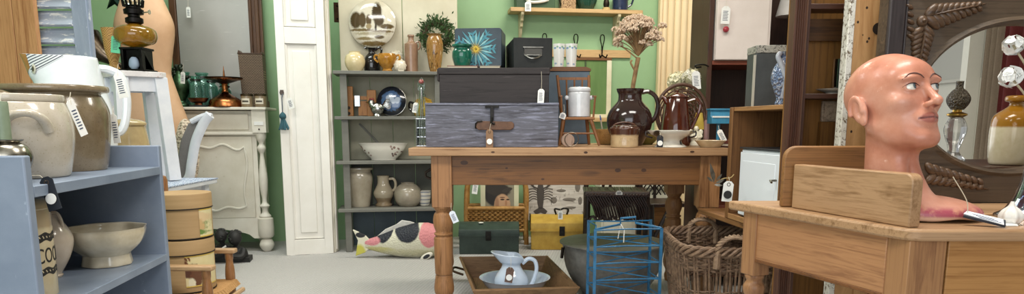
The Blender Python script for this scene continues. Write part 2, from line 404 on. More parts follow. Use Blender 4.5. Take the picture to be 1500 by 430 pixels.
o, k = pot('stoneware_crock', 'brown-grey stoneware crock behind the cream one', 'crock', 90, 2.26, z0, [(56,0),(60,3),(66,38),(69,70),(68,88),(62,104),(59,109),(62,111),(70,113),(70,120),(67,121)], BC)
lug(o, k, 64, 86, -.42, .42, 22, 5, BC, -.38); lug(o, k, 62, 86, -.42, .42, 22, 5, BC, PI-.12)

# enamel water jug standing behind the crocks
zc = .5815; Yj = 2.86; kj = scale_of(Yj, 120); zl = (zat(118, Yj)-zc)/kj; zu = (zat(84, Yj)-zc)/kj
o = thing('water_jug', 'large white jug with striped bird-eye spout above the brown crock', 'jug', on(119, Yj, zc), math.radians(33))
EN = ceramic('e6ebee', 'd8dfe4', .1, 6)
def jugwall(u, v):
    a = 2*PI*u; prof = [(46,0),(60,12),(64,40),(60,zl*.75),(51,zl*.94),(48,zl+4),(42,zu)]
    t = v*(len(prof)-1); i = min(int(t), len(prof)-2); t -= i; r = prof[i][0]*(1-t)+prof[i+1][0]*t; z = prof[i][1]*(1-t)+prof[i+1][1]*t
    top = max(0, (v-.72)/.28); f = max(0, math.cos(a-PI))**6
    return ((r*math.cos(a) - 23*f*top**1.3)*kj*.84, r*math.sin(a)*kj*.84, (z + 2.5*f*top)*kj)
body = MB().surf(jugwall, 72, 42, cu=True).build('body', EN, o, solid=.006, smooth=60)
handle(o, kj, [(37, zu-14), (52, zu-16), (66, zu-26), (71, zu-55), (68, zu-85), (61, zu-105), (50, zu-112)], 6, EN)
# painted spout: brown cheek, stripes, eye (glaze decoration on a skin just outside the body)
def skin(u0, u1, v0, v1, nu, nv, off, clip=None):
    mb = MB()
    def P(i, j):
        u = u0+(u1-u0)*i/nu; v = v0+(v1-v0)*j/nv; p = Vector(jugwall(u, v)); e = Vector((p.x, p.y, 0)).normalized(); return p + e*(off+.0062)
    for i in range(nu):
        for j in range(nv):
            if clip and not clip((i+.5)/nu, (j+.5)/nv): continue
            mb.add([P(i,j),P(i+1,j),P(i+1,j+1),P(i,j+1)], [(0,1,2,3)])
    return mb
skin(.44, .66, .845, .998, 60, 40, .0012, lambda a, b: a < .3+.7*b).build('spout_glaze', ceramic('b07f45', '94652f', .15), body, smooth=60)
skin(.555, .74, .86, .999, 220, 60, .0017, lambda a, b: a < .10+.90*b and (a-.9*b) % .14 < .05).build('spout_stripe', ceramic('3a4152', '3a4152', .15), body, smooth=60)
skin(.555, .74, .86, .999, 120, 40, .0014, lambda a, b: a < .10+.90*b).build('spout_panel', ceramic('dfe3e4', 'dfe3e4', .15), body, smooth=60)
q = Vector(jugwall(.575, .885)); e = Vector((q.x, q.y, 0)).normalized(); Me = e.to_track_quat('Z', 'Y').to_matrix()
for rr, of, cc, nm in ((7, .002, 'd9d4c6', 'eye_ring'), (4.2, .003, '6c5a3c', 'iris'), (2.2, .0045, '20242c', 'pupil')):
    MB().lathe([(0,.002),(rr*kj*.8,.0018),(rr*kj,0)], 20, M=Me, c=q+e*(of+.0062)).build(nm, ceramic(cc, cc, .15), body)

# candle and pewter ball
Yc = 1.765; k = scale_of(Yc, 230); c0 = on(17, Yc, z0)
o = thing('candle_holder', 'round pewter candle holder on the near end of the blue shelf', 'candle holder', c0)
PW = metal('b9b3a6', '5c564c', .22, 18)
MB().lathe(smooth_prof([(0,0),(18*k,0),(20*k,4*k),(12*k,8*k),(24*k,18*k),(30*k,36*k),(25*k,52*k),(14*k,59*k),(11*k,60*k)])+[(0,60*k)], 32).build('bowl', PW, o)
MB().lathe([(12*k,57*k),(20*k,61*k),(21*k,63*k),(13*k,62*k),(13*k,57*k)], 24).build('drip_tray', PW, o)
co = thing('candle', 'sage green candle standing in the pewter holder', 'candle', c0 + Vector((-3*k, 0, 60*k)))
MB().lathe(smooth_prof([(9*k,.5*k),(9.2*k,30*k),(9*k,55*k),(7*k,57*k)], 3)+[(0,56*k)], 20).build('wax', paint('84927a', '76846c', .4, scale=20), co)
MB().tube([(0,0,56*k),(.3*k,0,61*k),(2*k,0,67*k)], .9*k, 6).build('wick', flat('e9e4d6'), co)

price_tag(66, 259, 1.735, 'black drop-shaped tag with white roundel hanging from the blue shelf', 20, 50, '20242c', tilt=-.28, style='drop', lean=-.1, hook=W(44, 257, 1.76), k=scale_of(1.735, 260))
price_tag(172, 106, 2.58, 'white barcode tag hanging on the handle of the white jug', 14, 37, tilt=-.18, k=scale_of(2.58,120))
price_tag(165, 167, 2.44, 'white tag hanging at the right of the brown crock', 10, 42, tilt=-.08, k=scale_of(2.44,180))
price_tag(101, 147, 1.84, 'price tag seen edge-on hanging from the cream crock rim', 12, 54, tilt=-.36, yaw=1.2, k=scale_of(1.84,170))

# --- lower shelf
z1 = .413
o, k = pot('storage_jar', 'cream lidded storage jar lettered COO on the lower blue shelf', 'jar', 34, 1.835, z1, [(44,0),(46,2),(46,122),(44,128),(40,130)], ceramic('cbbd9e', 'bcae8f', .16, split=.19, c3='a8977a'), closed=True)
MB().lathe(smooth_prof([(47*k,131*k),(49*k,133*k),(48*k,141*k),(40*k,147*k),(14*k,149*k)], 3)+[(0,150*k)], 36).build('lid', ceramic('a59677', '8f8163', .15), o)
INK = flat('23211f')
lm = lettering('COOKIES', 32*k, INK, o, (0,0,52*k), wrap=46.3*k, squash=.62)
M = Matrix.Rotation(1.98, 4, 'Z')
for v in lm.data.vertices: v.co = M @ v.co
for (za, zb_) in ((84, 96), (34, 44)):
    MB().surf(lambda u, v, za=za, zb_=zb_: (46.25*k*math.sin(.98+1.9*u+.03*math.sin(9*u)), -46.25*k*math.cos(.98+1.9*u+.03*math.sin(9*u)), (za+(zb_-za)*v+1.8*math.sin(22*u+za))*k), 24, 3).build('banner', INK, o)
for zc_ in (90, 39):                       # pale worn marks in the two banners
    b2 = MB()
    for i in range(10):
        u0 = 1.2+.15*i; hh_ = R.uniform(2.2,3.6); b2.surf(lambda u, v: (46.6*k*math.sin(u0+.075*u+.02*v), -46.6*k*math.cos(u0+.075*u+.02*v), (zc_+hh_*math.sin(u*5+i)*.5+1.4*v)*k), 6, 1)
    b2.build('banner_pattern', ceramic('cbbd9e'), o)
LG = ceramic('cdbfae', 'bfb09e', .15)
o, k = pot('bellied_jug', 'pinkish beige bellied jug beside the lettered jar', 'jug', 74, 2.07, z1, [(16,0),(17,3),(16,6),(27,26),(34,48),(33,64),(22,84),(13,95),(11,102),(17,107)], LG)
handle(o, k, [(11,97),(20,96),(25,84),(26,70)], 2.6, LG)
o, k = pot('footed_bowl', 'cream footed bowl with fluted rim on the lower blue shelf', 'bowl', 158, 2.265, z1, [(32,0),(33,2),(31,14),(32,17),(46,30),(53,44),(54,52),(55,55)], ceramic('d9d0bb', 'bcae90', .14, 9), lobe=.025, nl=8, seg=64, py=350)
# ================================================================ left middle: table, stool, lamp, dress form, hat boxes, chairs
zT = .58
WH = paint('e4e6ea', 'd2d6de', .5, wear='b4a895', worn=.70, scale=7); WHITE = paint('e9e5da', 'dcd6c8', .5, wear='c2b49b', worn=.70, scale=5)
def speck():
    n = NT('speckled_cloth'); f = n.noise(n.map((160,160,160)), 1.2, 2); return n.done(n.ramp(f, [(.42,'4f6a95'),(.5,'a8b6cc'),(.58,'e2e6ec')]), .9)
o = thing('side_table', 'table under a blue speckled cloth behind the blue shelf', 'table', (0,0,0))
xr = W(272, 270, 3.5).x
MB().box(xr-.75, xr, 2.66, 3.88, zT-.03, zT-.006).build('tabletop', WH, o, bevel=.004)
MB().box(xr-.752, xr+.004, 2.655, 3.884, zT-.006, zT-.0005).build('cloth', speck(), o)
MB().box(xr-.70, xr-.05, 2.72, 3.82, zT-.12, zT-.03).build('apron', WH, o)
for x in (xr-.71, xr-.08):
    for y in (2.70, 3.79): MB().box(x, x+.05, y, y+.05, 0, zT-.03).build('leg', WH, o, bevel=.004)

# plant stool
Ys = 3.66; k = scale_of(Ys, 120); zt = zat(106, Ys); c = on(210, Ys, zT)
c.z += .004; o = thing('painted_stool', 'white painted wooden stool carrying the amber oil lamp', 'stool', c, math.radians(45)); h = zt - zT - .004
a = 35*k
MB().prism([(-a,-a*.75),(-a*.75,-a),(a*.75,-a),(a,-a*.75),(a,a*.75),(a*.75,a),(-a*.75,a),(-a,a*.75)], h-8*k, h, 'xy').build('top', paint('e6e3e2', 'd4cfce', .5, wear='b9a79c', worn=.62, scale=14), o, bevel=.003)
for sx, sy in ((-1,-1),(1,-1),(1,1),(-1,1)):
    MB().bar((sx*a*.74, sy*a*.74, h-8*k), (sx*a*.94, sy*a*.94, 0), 17*k, 13*k).build('leg', WH, o, bevel=.002)
for s in (-1, 1):
    MB().box(-a*.72, a*.72, s*a*.74-.008, s*a*.74+.008, h-28*k, h-8*k).build('apron', WH, o); MB().box(s*a*.74-.008, s*a*.74+.008, -a*.72, a*.72, h-28*k, h-8*k).build('apron', WH, o)

# amber oil lamp
zl = zt; Yl = Ys - .02; c = on(203, Yl, zl+.001); k = scale_of(Yl, 60)
o = thing('oil_lamp', 'amber glass oil lamp with black burner on the white stool', 'oil lamp', c)
BI = metal('2c2a29', '171615', .4, 12)
pb = MB().box(-19*k, 19*k, -19*k, 19*k, 0, 3*k).box(-16*k, -12*k, -16*k, 16*k, 3*k, 33*k).box(-12*k, 15*k, -8*k, 15*k, 3*k, 33*k).box(11*k, 15*k, -16*k, 15*k, 3*k, 33*k).box(-17*k, 17*k, -17*k, 17*k, 31*k, 34*k)
pb.build('pedestal', BI, o, bevel=.002)
MB().lathe(smooth_prof([(4*k,3*k),(7*k,8*k),(6*k,16*k),(3*k,20*k)], 3), 16, c=(2*k,-14*k,0)).build('painted_figure', flat('8fa0b4'), o)
MB().lathe(smooth_prof([(4*k,34*k),(10*k,36*k),(24*k,41*k),(29*k,50*k),(27*k,60*k),(18*k,65*k),(9*k,67*k),(8*k,70*k)], 5), 40).build('font', (lambda n: n.done(lin('a97c22'), .06, trans=.55, coat=.5))(NT('amber_glass')), o)
MB().lathe([(9*k,68*k),(12*k,70*k),(12*k,76*k),(8*k,78*k),(8*k,81*k),(13*k,82*k),(13.5*k,88*k),(10*k,90*k),(10*k,92*k),(12*k,94*k)], 28).build('burner', BI, o)
cr = MB()
for i in range(14):
    a_ = 2*PI*i/14; p = Vector((12.5*k*math.cos(a_), 12.5*k*math.sin(a_), 0)); cr.bar(p+Vector((0,0,92*k)), p*1.12+Vector((0,0,102*k)), 2.6*k, .8*k)
cr.build('gallery', BI, o)
MB().tube([(12*k,0,84*k),(22*k,0,85*k)], .9*k, 6).lathe([(3.5*k,-.5*k),(3.5*k,.5*k)], 12, M=lookrot(0,PI/2), c=(23*k,0,85*k)).build('wick_key', metal('c9c2b2','8d8778'), o)
MB().lathe(smooth_prof([(10*k,93*k),(15*k,104*k),(14*k,118*k),(9*k,135*k),(8*k,165*k)], 4), 28).build('chimney', clearglass(), o)
# patterned cup with its green tag, behind the lamp
o, k = pot('wicker_beaker', 'straw-coloured patterned beaker half hidden behind the amber lamp', 'beaker', 168, Yl+.06, zl+.001, [(9,0),(9,4),(6,10),(6,16),(10,30),(12,55),(13,62)], (lambda: (lambda n: n.done(n.ramp(n.node('TexChecker', {'Vector': n.map((1,1,1)), 'Scale': 170.0}).outputs[1], [(.3,'8a6433'),(.6,'c79d5c')]), .6))(NT('straw')))())
price_tag(170, 51, Yl-.05, 'bright green paper tag beside the amber lamp', 13, 26, '69c99a', tilt=.12, yaw=.1)

# gramophone horn
Yg_ = 4.31; gp_ = W(150, 100, Yg_); o = thing('gramophone_horn', 'dark brass gramophone horn on a pole beside the louvred shutter', 'horn', (gp_.x, Yg_, 0)); k = scale_of(Yg_, 80)
HB = metal('7d6f60', '26211d', .28, 8); HP = [W(x, y, Yg_) - o.location for x, y in ((179, 97), (166, 91), (152, 82), (140, 74), (128, 66))]
MB().tube(bez(HP, 8), [(3.5 + (i/32)**1.8*23)*k for i in range(33)], 32).build('bell', HB, o, smooth=60)
MB().tube(bez([HP[0], W(172,104,Yg_)-o.location, W(160,112,Yg_)-o.location, Vector((0,0,zat(125,Yg_)))],5)+[Vector((0,0,.02))], 3*k, 10).build('pole', HB, o)
MB().lathe([(0,0),(.10,0),(.10,.012),(.03,.03),(0,.03)], 24).build('foot', HB, o)

# mustard lidded pot on the cloth
o, k = pot('enamel_coffee_pot', 'mustard yellow lidded pot behind the white stool leg', 'pot', 196, 3.1, zT, [(30,0),(31,4),(29,40),(25,78),(22,96)], ceramic('bda87c','a8936a',.2), closed=True, py=200)
MB().lathe(smooth_prof([(24*k,96*k),(24*k,100*k),(16*k,104*k),(5*k,106*k),(4*k,110*k),(5*k,113*k)],3)+[(0,113*k)], 28).build('lid', ceramic('bda87c','a8936a',.2), o)
handle(o, k, [(-24,88),(-32,86),(-34,70),(-30,56)], 3, ceramic('bda87c','a8936a',.2))
o = thing('blue_tin', 'small cobalt blue tin beside the mustard pot', 'tin', on(173, 3.26, zT)); k = scale_of(3.26,210)
MB().box(-7*k, 10*k, 0, 14*k, 0, 62*k).build('body', metal('23469b','1c3a82',.4,10,.3), o, bevel=.003); MB().box(-7.5*k, 10.5*k, -.5*k, 14.5*k, 62*k, 70*k).build('lid', metal('23469b','1c3a82',.4,10,.3), o, bevel=.003)

# dress form
Yd = 4.405; k = scale_of(Yd, 110); o = thing('dress_form', 'tan dressmaker torso on a stand behind the white stool', 'dress form', Vector((W(217, 110, Yd).x, Yd, 0))); zb = zat(230, Yd)
prof = [(53,zb/k),(55,zb/k+25),(53,zb/k+50),(44,zb/k+80),(35,zb/k+112),(33,zb/k+125),(37,zb/k+150),(42,zb/k+178),(41,zb/k+196),(32,zb/k+220),(22,zb/k+245),(14,zb/k+258),(12,zb/k+275)]
TAN = paint('d3ab88', 'c29873', .6, wear='ad8360', worn=.66, scale=4)
MB().lathe([(0,prof[0][1]*k)]+smooth_prof([(r*k,z*k) for r,z in prof],5)+[(0,prof[-1][1]*k)], 40, sy=.62).build('torso', TAN, o)
MB().lathe([(12.5*k,275*k+zb),(12.5*k,280*k+zb),(3*k,286*k+zb),(0,290*k+zb)], 20, sy=.8).build('neck_cap', wood('6b4526','4a2e18','z'), o)
MB().lathe([(.022,.03),(.022,zb+.02)], 14).build('pole', wood('4a3322','2e1f14','z'), o)
MB().lathe([(0,0),(.12,0),(.12,.015),(.05,.035),(.022,.06),(0,.06)], 32).build('base', metal('2b2826','1c1a19',.5), o)
# dark lattice box under it
MB().box(26*k, 40*k, -.03, .03, zb-58*k, zb).build('side_bracket', metal('26272c','15161a',.5), o)

# star hanging on the wall
o = thing('tin_star', 'dark star ornament hanging on the green wall above the horn', 'star', W(168, -2, 4.6)); k = scale_of(4.6, 0)
pts = [((20 if i % 2 == 0 else 8)*k*math.sin(PI*i/5+.1), (20 if i % 2 == 0 else 8)*k*math.cos(PI*i/5+.1)) for i in range(10)]
m = MB(); m.add([(0,-.025,0)]+[(x,0,z) for x,z in pts]+[(0,.012,0)], [(0,i+1,(i+1)%10+1) for i in range(10)]+[(11,(i+1)%10+1,i+1) for i in range(10)]); m.build('body', metal('24382f','16241e',.45), o, smooth=0)
MB().tube([(0,0,20*k),(0,.1,.35)], .001, 5).build('cord', flat('3a3028'), o)

# hat boxes on a child's rush chair
KR = flat('c4a270', .7); KD = flat('2b2118', .6)
def kraft():
    n = NT('kraft_board'); f = n.noise(n.map((3,3,60)), 1.3, 4); return n.done(n.ramp(f, [(.2,'a98a60'),(.8,'b99a70')]), .7)
Yh = 3.0; zs = .152; k = scale_of(Yh, 330)
def hatbox(px, z, r, h, lid, label, pic):
    o = thing('hat_box', label, 'hat box', on(px, Yh, z), 0, 'round hat boxes')
    MB().lathe([(0,0),(r*k*.975,0),(r*k*.975,h*k),(0,h*k)], 48).build('body', kraft(), o)
    ld = MB().lathe([(r*k,h*k-lid*k),(r*k*1.0,h*k-1.2*k),(r*k*.985,h*k+1*k),(0,h*k+1.2*k)], 48).build('lid', kraft(), o)
    MB().lathe([(r*k*.98,h*k-lid*k-1.6*k),(r*k*1.012,h*k-lid*k-1.6*k),(r*k*1.012,h*k-lid*k),(r*k*.98,h*k-lid*k)], 48).build('edging', KD, ld)
    MB().lathe([(r*k*.97,0),(r*k*.99,0),(r*k*.99,1.4*k),(r*k*.97,1.4*k)], 48).build('edging', KD, o)
    a0, a1, z0_, z1_ = pic['span']; q = r*k*.975
    MB().surf(lambda u, v: ((q+.0012)*math.sin(a0+(a1-a0)*u), -(q+.0012)*math.cos(a0+(a1-a0)*u), (z0_+(z1_-z0_)*v)*k), 20, 2).build('picture_label', pic['mat'](k, q), o)
    for (za, zb2) in ((z0_, z0_+1.6), (z1_-1.6, z1_)): MB().surf(lambda u, v: ((q+.002)*math.sin(a0+(a1-a0)*u), -(q+.002)*math.cos(a0+(a1-a0)*u), (za+(zb2-za)*v)*k), 20, 1).build('label_border', flat('e2c25c'), o)
    return o
def pic1(k, q):
    return blobs('d9cfa0', [(q*.78, 22*k, 8*k, 16*k, '7f8f5a'), (q*.80, 30*k, 9*k, 9*k, 'd8bf95'), (q*.80, 18*k, 6*k, 12*k, 'c9a878'), (q*.74, 9*k, 10*k, 4*k, '6f8a4a'), (q*.8, 43*k, 9*k, 2.5*k, '4a3a22')], (0,2), .3, 60, base2='e4d8ac')
def pic2(k, q):
    S = q
    return blobs('dccb96', [(S*.30, 6*k, 16*k, 5*k, '5f9a3f'), (S*.20, 16*k, 9*k, 4*k, 'c4423a', .3, -.5), (S*.05, 24*k, 9*k, 10*k, '9aa1a0'), (S*.62, 32*k, 12*k, 10*k, '5a3626'), (S*.74, 22*k, 6*k, 20*k, '6b4630'), (S*.46, 42*k, 4*k, 6*k, '6b4026'), (S*.44, 54*k, 1.6*k, 9*k, '6b4026', .3, .5), (S*.53, 55*k, 1.6*k, 9*k, '7a4c30', .3, .35), (S*.62, 12*k, 4*k, 10*k, 'e8e0c4')], (0,2), .25, 70, base2='e6d9aa')
hatbox(272, zs+.001, 43.5, 75, 19, 'lower hat box with a brown hare label on the rush chair', {'span': (.48, 1.75, 9, 54), 'mat': pic2})
hatbox(270, zs+.003+77*k, 40.5, 63, 19, 'upper hat box with a narrow animal label, top of the stack', {'span': (1.0, 1.7, 2, 42), 'mat': pic1})
o = thing('child_armchair', 'small wooden armchair with rush seat holding the hat boxes', 'chair', (0,0,0))
CW = wood('c2a079', '9c7650', 'x', 2.0, .4); CWZ = wood('9c7048', '73492a', 'z', 2.0, .35)
xf = -1.29; za = .276
for y, xe in ((2.80, W(314,393,2.80).x), (3.19, W(346,371,3.19).x)):
    MB().box(-1.66, xe, y-.022, y+.022, za, za+.022).build('arm', CW, o, bevel=.006)
    xp = xe - .035
    MB().lathe(smooth_prof([(.013,0),(.017,.05),(.022,.10),(.015,.125),(.022,.15),(.021,.20),(.016,.235),(.018,.25)],3)+[(.018,za)], 16, c=(xp, y, 0)).build('front_leg', CWZ, o)
    MB().lathe([(.018,0),(.018,.62),(.012,.64),(0,.645)], 14, c=(-1.63, y, 0)).build('back_post', CWZ, o)
    MB().tube([(-1.63,y,.09),(xp,y,.09)], .011, 8).build('stretcher', CW, o)
for z in (.10,): MB().tube([(-1.27,2.80,z),(-1.29,3.19,z)], .012, 8).build('stretcher', CW, o)
for z in (.40,.52): MB().box(-1.64,-1.62, 2.80, 3.19, z, z+.05).build('back_slat', CW, o, bevel=.004)
rs = MB(); xs = -1.315
for i in range(17):
    t = i/16*2-1; y = 2.995+.185*t
    rs.tube([(-1.62,y,zs-.012),(-1.45,y,zs-.012-.006*(1-abs(t))),(xs+.02-.02*abs(t),y,zs-.012),(xs+.03-.02*abs(t),y,zs-.03)], .012, 8)
rs.build('rush_seat', fabric('cfa56e','8d6235',120), o)

# white armchair with lacy cushion
def lace():
    n = NT('crochet'); v = n.node('TexVoronoi', {'Vector': n.map((60,60,60)), 'Scale': 1.0}).outputs['Distance']; n.bump(v, 1.0, .01); return n.done(n.ramp(v, [(.15,'8d7a66'),(.5,'d9c7b2')]), .9)
Ya = 4.04; k = scale_of(Ya, 220); b = on(288, Ya, 0); o = thing('painted_armchair', 'white painted armchair with grey upholstery beside the dress form', 'armchair', b)
def L_(x, y, dy=0): p = W(x, y, Ya) - b; return Vector((p.x, dy, p.z))
for dy in (-.05,):
    pts = bez([L_(313,168,dy), L_(305,178,dy), L_(293,205,dy), L_(287,235,dy), L_(283,258,dy), L_(273,270,dy), L_(256,274,dy)], 8)
    MB().tube(pts, 5.2*k, 10, flat=1.4).build('arm_frame', WH, o)
    MB().tube(bez([L_(316,170,dy),L_(308,169,dy),L_(298,172,dy),L_(286,178,dy)],6), 4*k, 8).build('arm_scroll', WH, o)
gp = [L_(x,y) for x,y in ((262,270),(263,235),(268,205),(279,180),(296,176),(303,178),(290,205),(284,235),(279,265))]
MB().prism([(p.x,p.z) for p in gp], -.035, .03).build('upholstery', fabric('8f8a88','6d6866',180), o, bevel=.01)
zs_ = L_(0,275).z
MB().box(-.30, L_(279,0).x-.11, -.06, .22, zs_-.08, zs_).build('seat', fabric('8f8a88','6d6866',180), o, bevel=.02)
for x in (-.26, L_(279,0).x-.16):
    for y in (-.03, .19): MB().lathe(smooth_prof([(.014,0),(.018,.1),(.026,.25),(.028,zs_-.06)],3), 14, c=(x,y,0)).build('leg', WHITE, o)
zc_ = zat(212, Ya)
co = thing('crochet_cushion', 'round crochet cushion propped against the white armchair', 'cushion', (W(258,175,Ya).x, Ya+.11, zs_+.001)); kk = k
MB().sphere((0,0,.205), (17*k, 13*k, .20), 28, 20).build('cover', lace(), co)
# ================================================================ left back: commode, mirror, glass, figures, door
def roomM(loc): return Matrix.Translation(Vector(loc)) @ Matrix.Rotation(AY, 4, 'Z')
Yk = 4.72; k = scale_of(Yk, 260)
CR = paint('e2ded2', 'd2ccbd', .5, wear='b9ab93', worn=.68, scale=5); CR2 = paint('d9d4c6', 'cbc4b3', .55, wear='b5a88f', worn=.66, scale=5)
cl = W(283, 260, Yk-.10); crr = W(379, 260, Yk)
o = thing('commode', 'cream painted commode with turned side columns and carved door', 'commode', (crr.x, Yk, 0), AY)
def kz(y): return zat(y, Yk)
wk = .80; dk = .30
MB().box(-wk, 0, .0, dk, kz(322), kz(162)).build('carcass', CR, o, bevel=.003)
top = MB().box(-wk-.03, .085, -.07, dk+.02, kz(161), kz(157)).build('top', CR, o, bevel=.005)
MB().box(-wk+.08, -.045, -.012, 0, kz(190), kz(166)).build('drawer', CR2, o, bevel=.004)
MB().box(-wk, .06, -.03, .0, kz(197), kz(193)).build('moulding', CR, o, bevel=.003)
dr = MB().box(-wk+.06, -.03, -.014, 0, kz(318), kz(200)).build('door', CR2, o, bevel=.004)
# ogee carved panel outline
xa, xb, za, zb = -.42, -.09, kz(303), kz(215)
pts = []
def wav(n, A, B, amp):
    return [A + (B-A)*i/n for i in range(n)]
N = 16
for i in range(N): t = i/N; pts.append((xa+(xb-xa)*t, zb + .012*math.sin(t*PI*4) - .010*math.cos(t*PI*2)))
for i in range(N): t = i/N; pts.append((xb + .014*math.sin(t*PI*2)+.008, zb+(za-zb)*t))
for i in range(N): t = i/N; pts.append((xb+(xa-xb)*t, za - .012*math.sin(t*PI*4) + .010*math.cos(t*PI*2)))
for i in range(N): t = i/N; pts.append((xa - .014*math.sin(t*PI*2), za+(zb-za)*t))
MB().tube([(x,-.016,z) for x,z in pts], .008, 6, closed=True).build('carved_panel', CR, dr)
poly = [(-wk, kz(318)), (0, kz(318)), (0, kz(348))]
for i in range(25):
    t = i/24; poly.append((-.05-(wk-.10)*t, kz(348) + (.075*math.sin(PI*t)**.5 if 0 < t < 1 else 0)))
poly.append((-wk, kz(348)))
MB().prism(poly, -.012, .015).build('apron', CR, o)
# turned columns
def column(x):
    P = lambda y: kz(y)
    c = MB().box(-.045, .045, -.045, .045, P(194), P(161))
    c.lathe(smooth_prof([(.030,P(320)),(.040,P(316)),(.022,P(311)),(.020,P(305)),(.034,P(301)),(.018,P(297)),(.016,P(290)),(.024,P(280)),(.030,P(262)),(.020,P(240)),(.013,P(226)),(.020,P(222)),(.030,P(216)),(.016,P(210)),(.032,P(203)),(.036,P(197)),(.036,P(194))], 3), 20)
    col = c.build('column', CR, o, loc=(x, .0, 0), bevel=0)
    u = MB().lathe(smooth_prof([(.030,P(348)),(.052,P(344)),(.052,P(322)),(.046,P(319)),(.02,P(316))], 2), 24).build('urn_block', CR, o, loc=(x,0,0))
    MB().lathe([(0,0)]+smooth_prof([(.022,0),(.030,.006),(.050,.045),(.036,.082),(.026,.088),(.032,P(348))], 4), 24).build('foot', CR, o, loc=(x,0,0))
    MB().box(-.03, .03, -.049, -.0455, P(183), P(178)).build('label_plate', flat('e9e9e6'), col)
    MB().sphere((0,-.047,P(189)), .006, 10, 6).build('keyhole', flat('3a2f25'), col)
column(.03)
for x in (-wk+.05,): MB().lathe([(0,0),(.03,0),(.045,.05),(.03,.10),(.03,kz(320))], 16, c=(x,.06,0)).build('foot', CR, o)
for x in (-wk+.05,-.03): MB().lathe([(0,0),(.03,0),(.045,.05),(.03,.10),(.03,kz(320))], 16, c=(x,dk-.06,0)).build('foot', CR, o)
zK = kz(157)

# framed mirror standing on the commode
Ym = 4.94
def painted_reflection():  # grey ceiling reflection painted into the glass colour, plus pale scratches
    n = NT('old_mirror'); f = n.noise(n.map((2.5,2.5,2.5)), 1.5, 5, .6); s = n.noise(n.map((2,2,30), rot=(0,math.radians(55),0)), 3, 3, .6)
    col = n.mix(n.step(s, .68, .74), n.mix(f, lin('a09e99'), lin('b9b7b1')), lin('c9c8c4')); return n.done(col, .35, .35)
ml = W(250, 80, Ym); mr = W(384, 80, Ym); k5 = scale_of(Ym, 80)
o = thing('wall_mirror', 'old scratched mirror in a dark wooden frame standing on the commode', 'mirror', (ml.x, Ym+.02, zK+.002), AY*.6)
w = mr.x - ml.x; hM = 1.12; MW = wood('5a3b24', '2f1d11', 'z', 1.5, .4)
MB().box(.05, w-.05, .012, .02, .02, hM).build('glass', painted_reflection(), o)
MB().box(0, .012+.035, 0, .04, 0, hM).build('frame_side', MW, o, bevel=.006)
fr = MB().prism([(w-.105,0),(w,0),(w,.05),(w-.012,.05),(w-.012,hM),(w-.105,hM)], 0, .04); fr.box(w-.10, w-.08, -.015, 0, .3, hM); fr.box(w-.055, w-.03, -.02, 0, .3, hM)
fr.build('frame_side', MW, o, bevel=.004)
MB().box(.047, w-.105, 0, .035, 0, .03).build('frame_bottom', MW, o, bevel=.004); MB().box(0, w, 0, .04, hM, hM+.06).build('frame_top', MW, o, bevel=.004)
price_tag(275.5, 10, Ym-.01, 'white tag stuck on the old mirror near the top', 6, 15, k=k5)
dv = MB()
for i in range(7):
    x = (318-250+R.uniform(-16,10))*k5; dv.tube([( x,-.004,zat(-4,Ym)-zK),(x+R.uniform(-.01,.01),-.006,zat(8+R.random()*8,Ym)-zK)], .004, 5)
def on_top(px, dy=0): return on(px, 4.93+dy, zK+.002)
# dark lattice tin in front of the mirror's right side
def lattice():
    n = NT('pierced_tin'); v = n.node('TexBrick', {'Vector': n.map((1,1,1), rot=(PI/2,0,0)), 'Color1': lin('4a3a2d'), 'Color2': lin('3a2c22'), 'Mortar': lin('8a745c'), 'Scale': 30.0, 'Mortar Size': .03}); n.bump(v.outputs[1], .5, .004); return n.done(v.outputs[0], .6)
kk = scale_of(4.86, 120); o = thing('lattice_box', 'dark brown lattice-patterned upright box beside the mirror frame', 'box', on(375, 4.90, zK+.002), AY)
hb = (158-82)*kk
MB().prism([(-16*kk,0),(17*kk,0),(15*kk,hb),(-19*kk,hb)], -.05, .03).build('body', lattice(), o, bevel=.004)
MB().prism([(-20*kk,hb),(16*kk,hb),(14*kk,hb+4*kk),(12*kk,hb+2*kk),(-14*kk,hb+2*kk),(-18*kk,hb+6*kk)], -.052, .032).build('rim', wood('4a3323','2d1d12','x'), o, bevel=.003)
# candle jars
for px, lab in ((364, 'left of two labelled candle jars in front of the lattice box'), (381, 'right of two labelled candle jars, at the commode edge')):
    o, k = pot('candle_jar', lab, 'candle jar', px + (1.5 if px > 370 else -1.5), 4.70, zK+.002, [(8,0),(8.3,1),(8.3,17),(8,18)], ceramic('8f7d63','7c6a52',.2,20), group='candle jars on the commode', sm=False, t=1.0)
    MB().surf(lambda u,v: (8.45*k*math.sin(-.75+1.5*u), -8.45*k*math.cos(-.75+1.5*u), (4+8*v)*k), 12, 1).build('label', flat('d9d0bd'), o)
    MB().surf(lambda u,v: (8.55*k*math.sin(-.55+1.1*u), -8.55*k*math.cos(-.55+1.1*u), (6.5+2.5*v)*k), 12, 1).build('label_print', flat('4a443c'), o)
    MB().lathe([(8.6*k,15.5*k),(8.9*k,16*k),(8.9*k,18*k),(8.4*k,18.4*k),(8.2*k,17*k)], 24).build('rim_band', metal('6a5c48','4a3f30',.4), o)
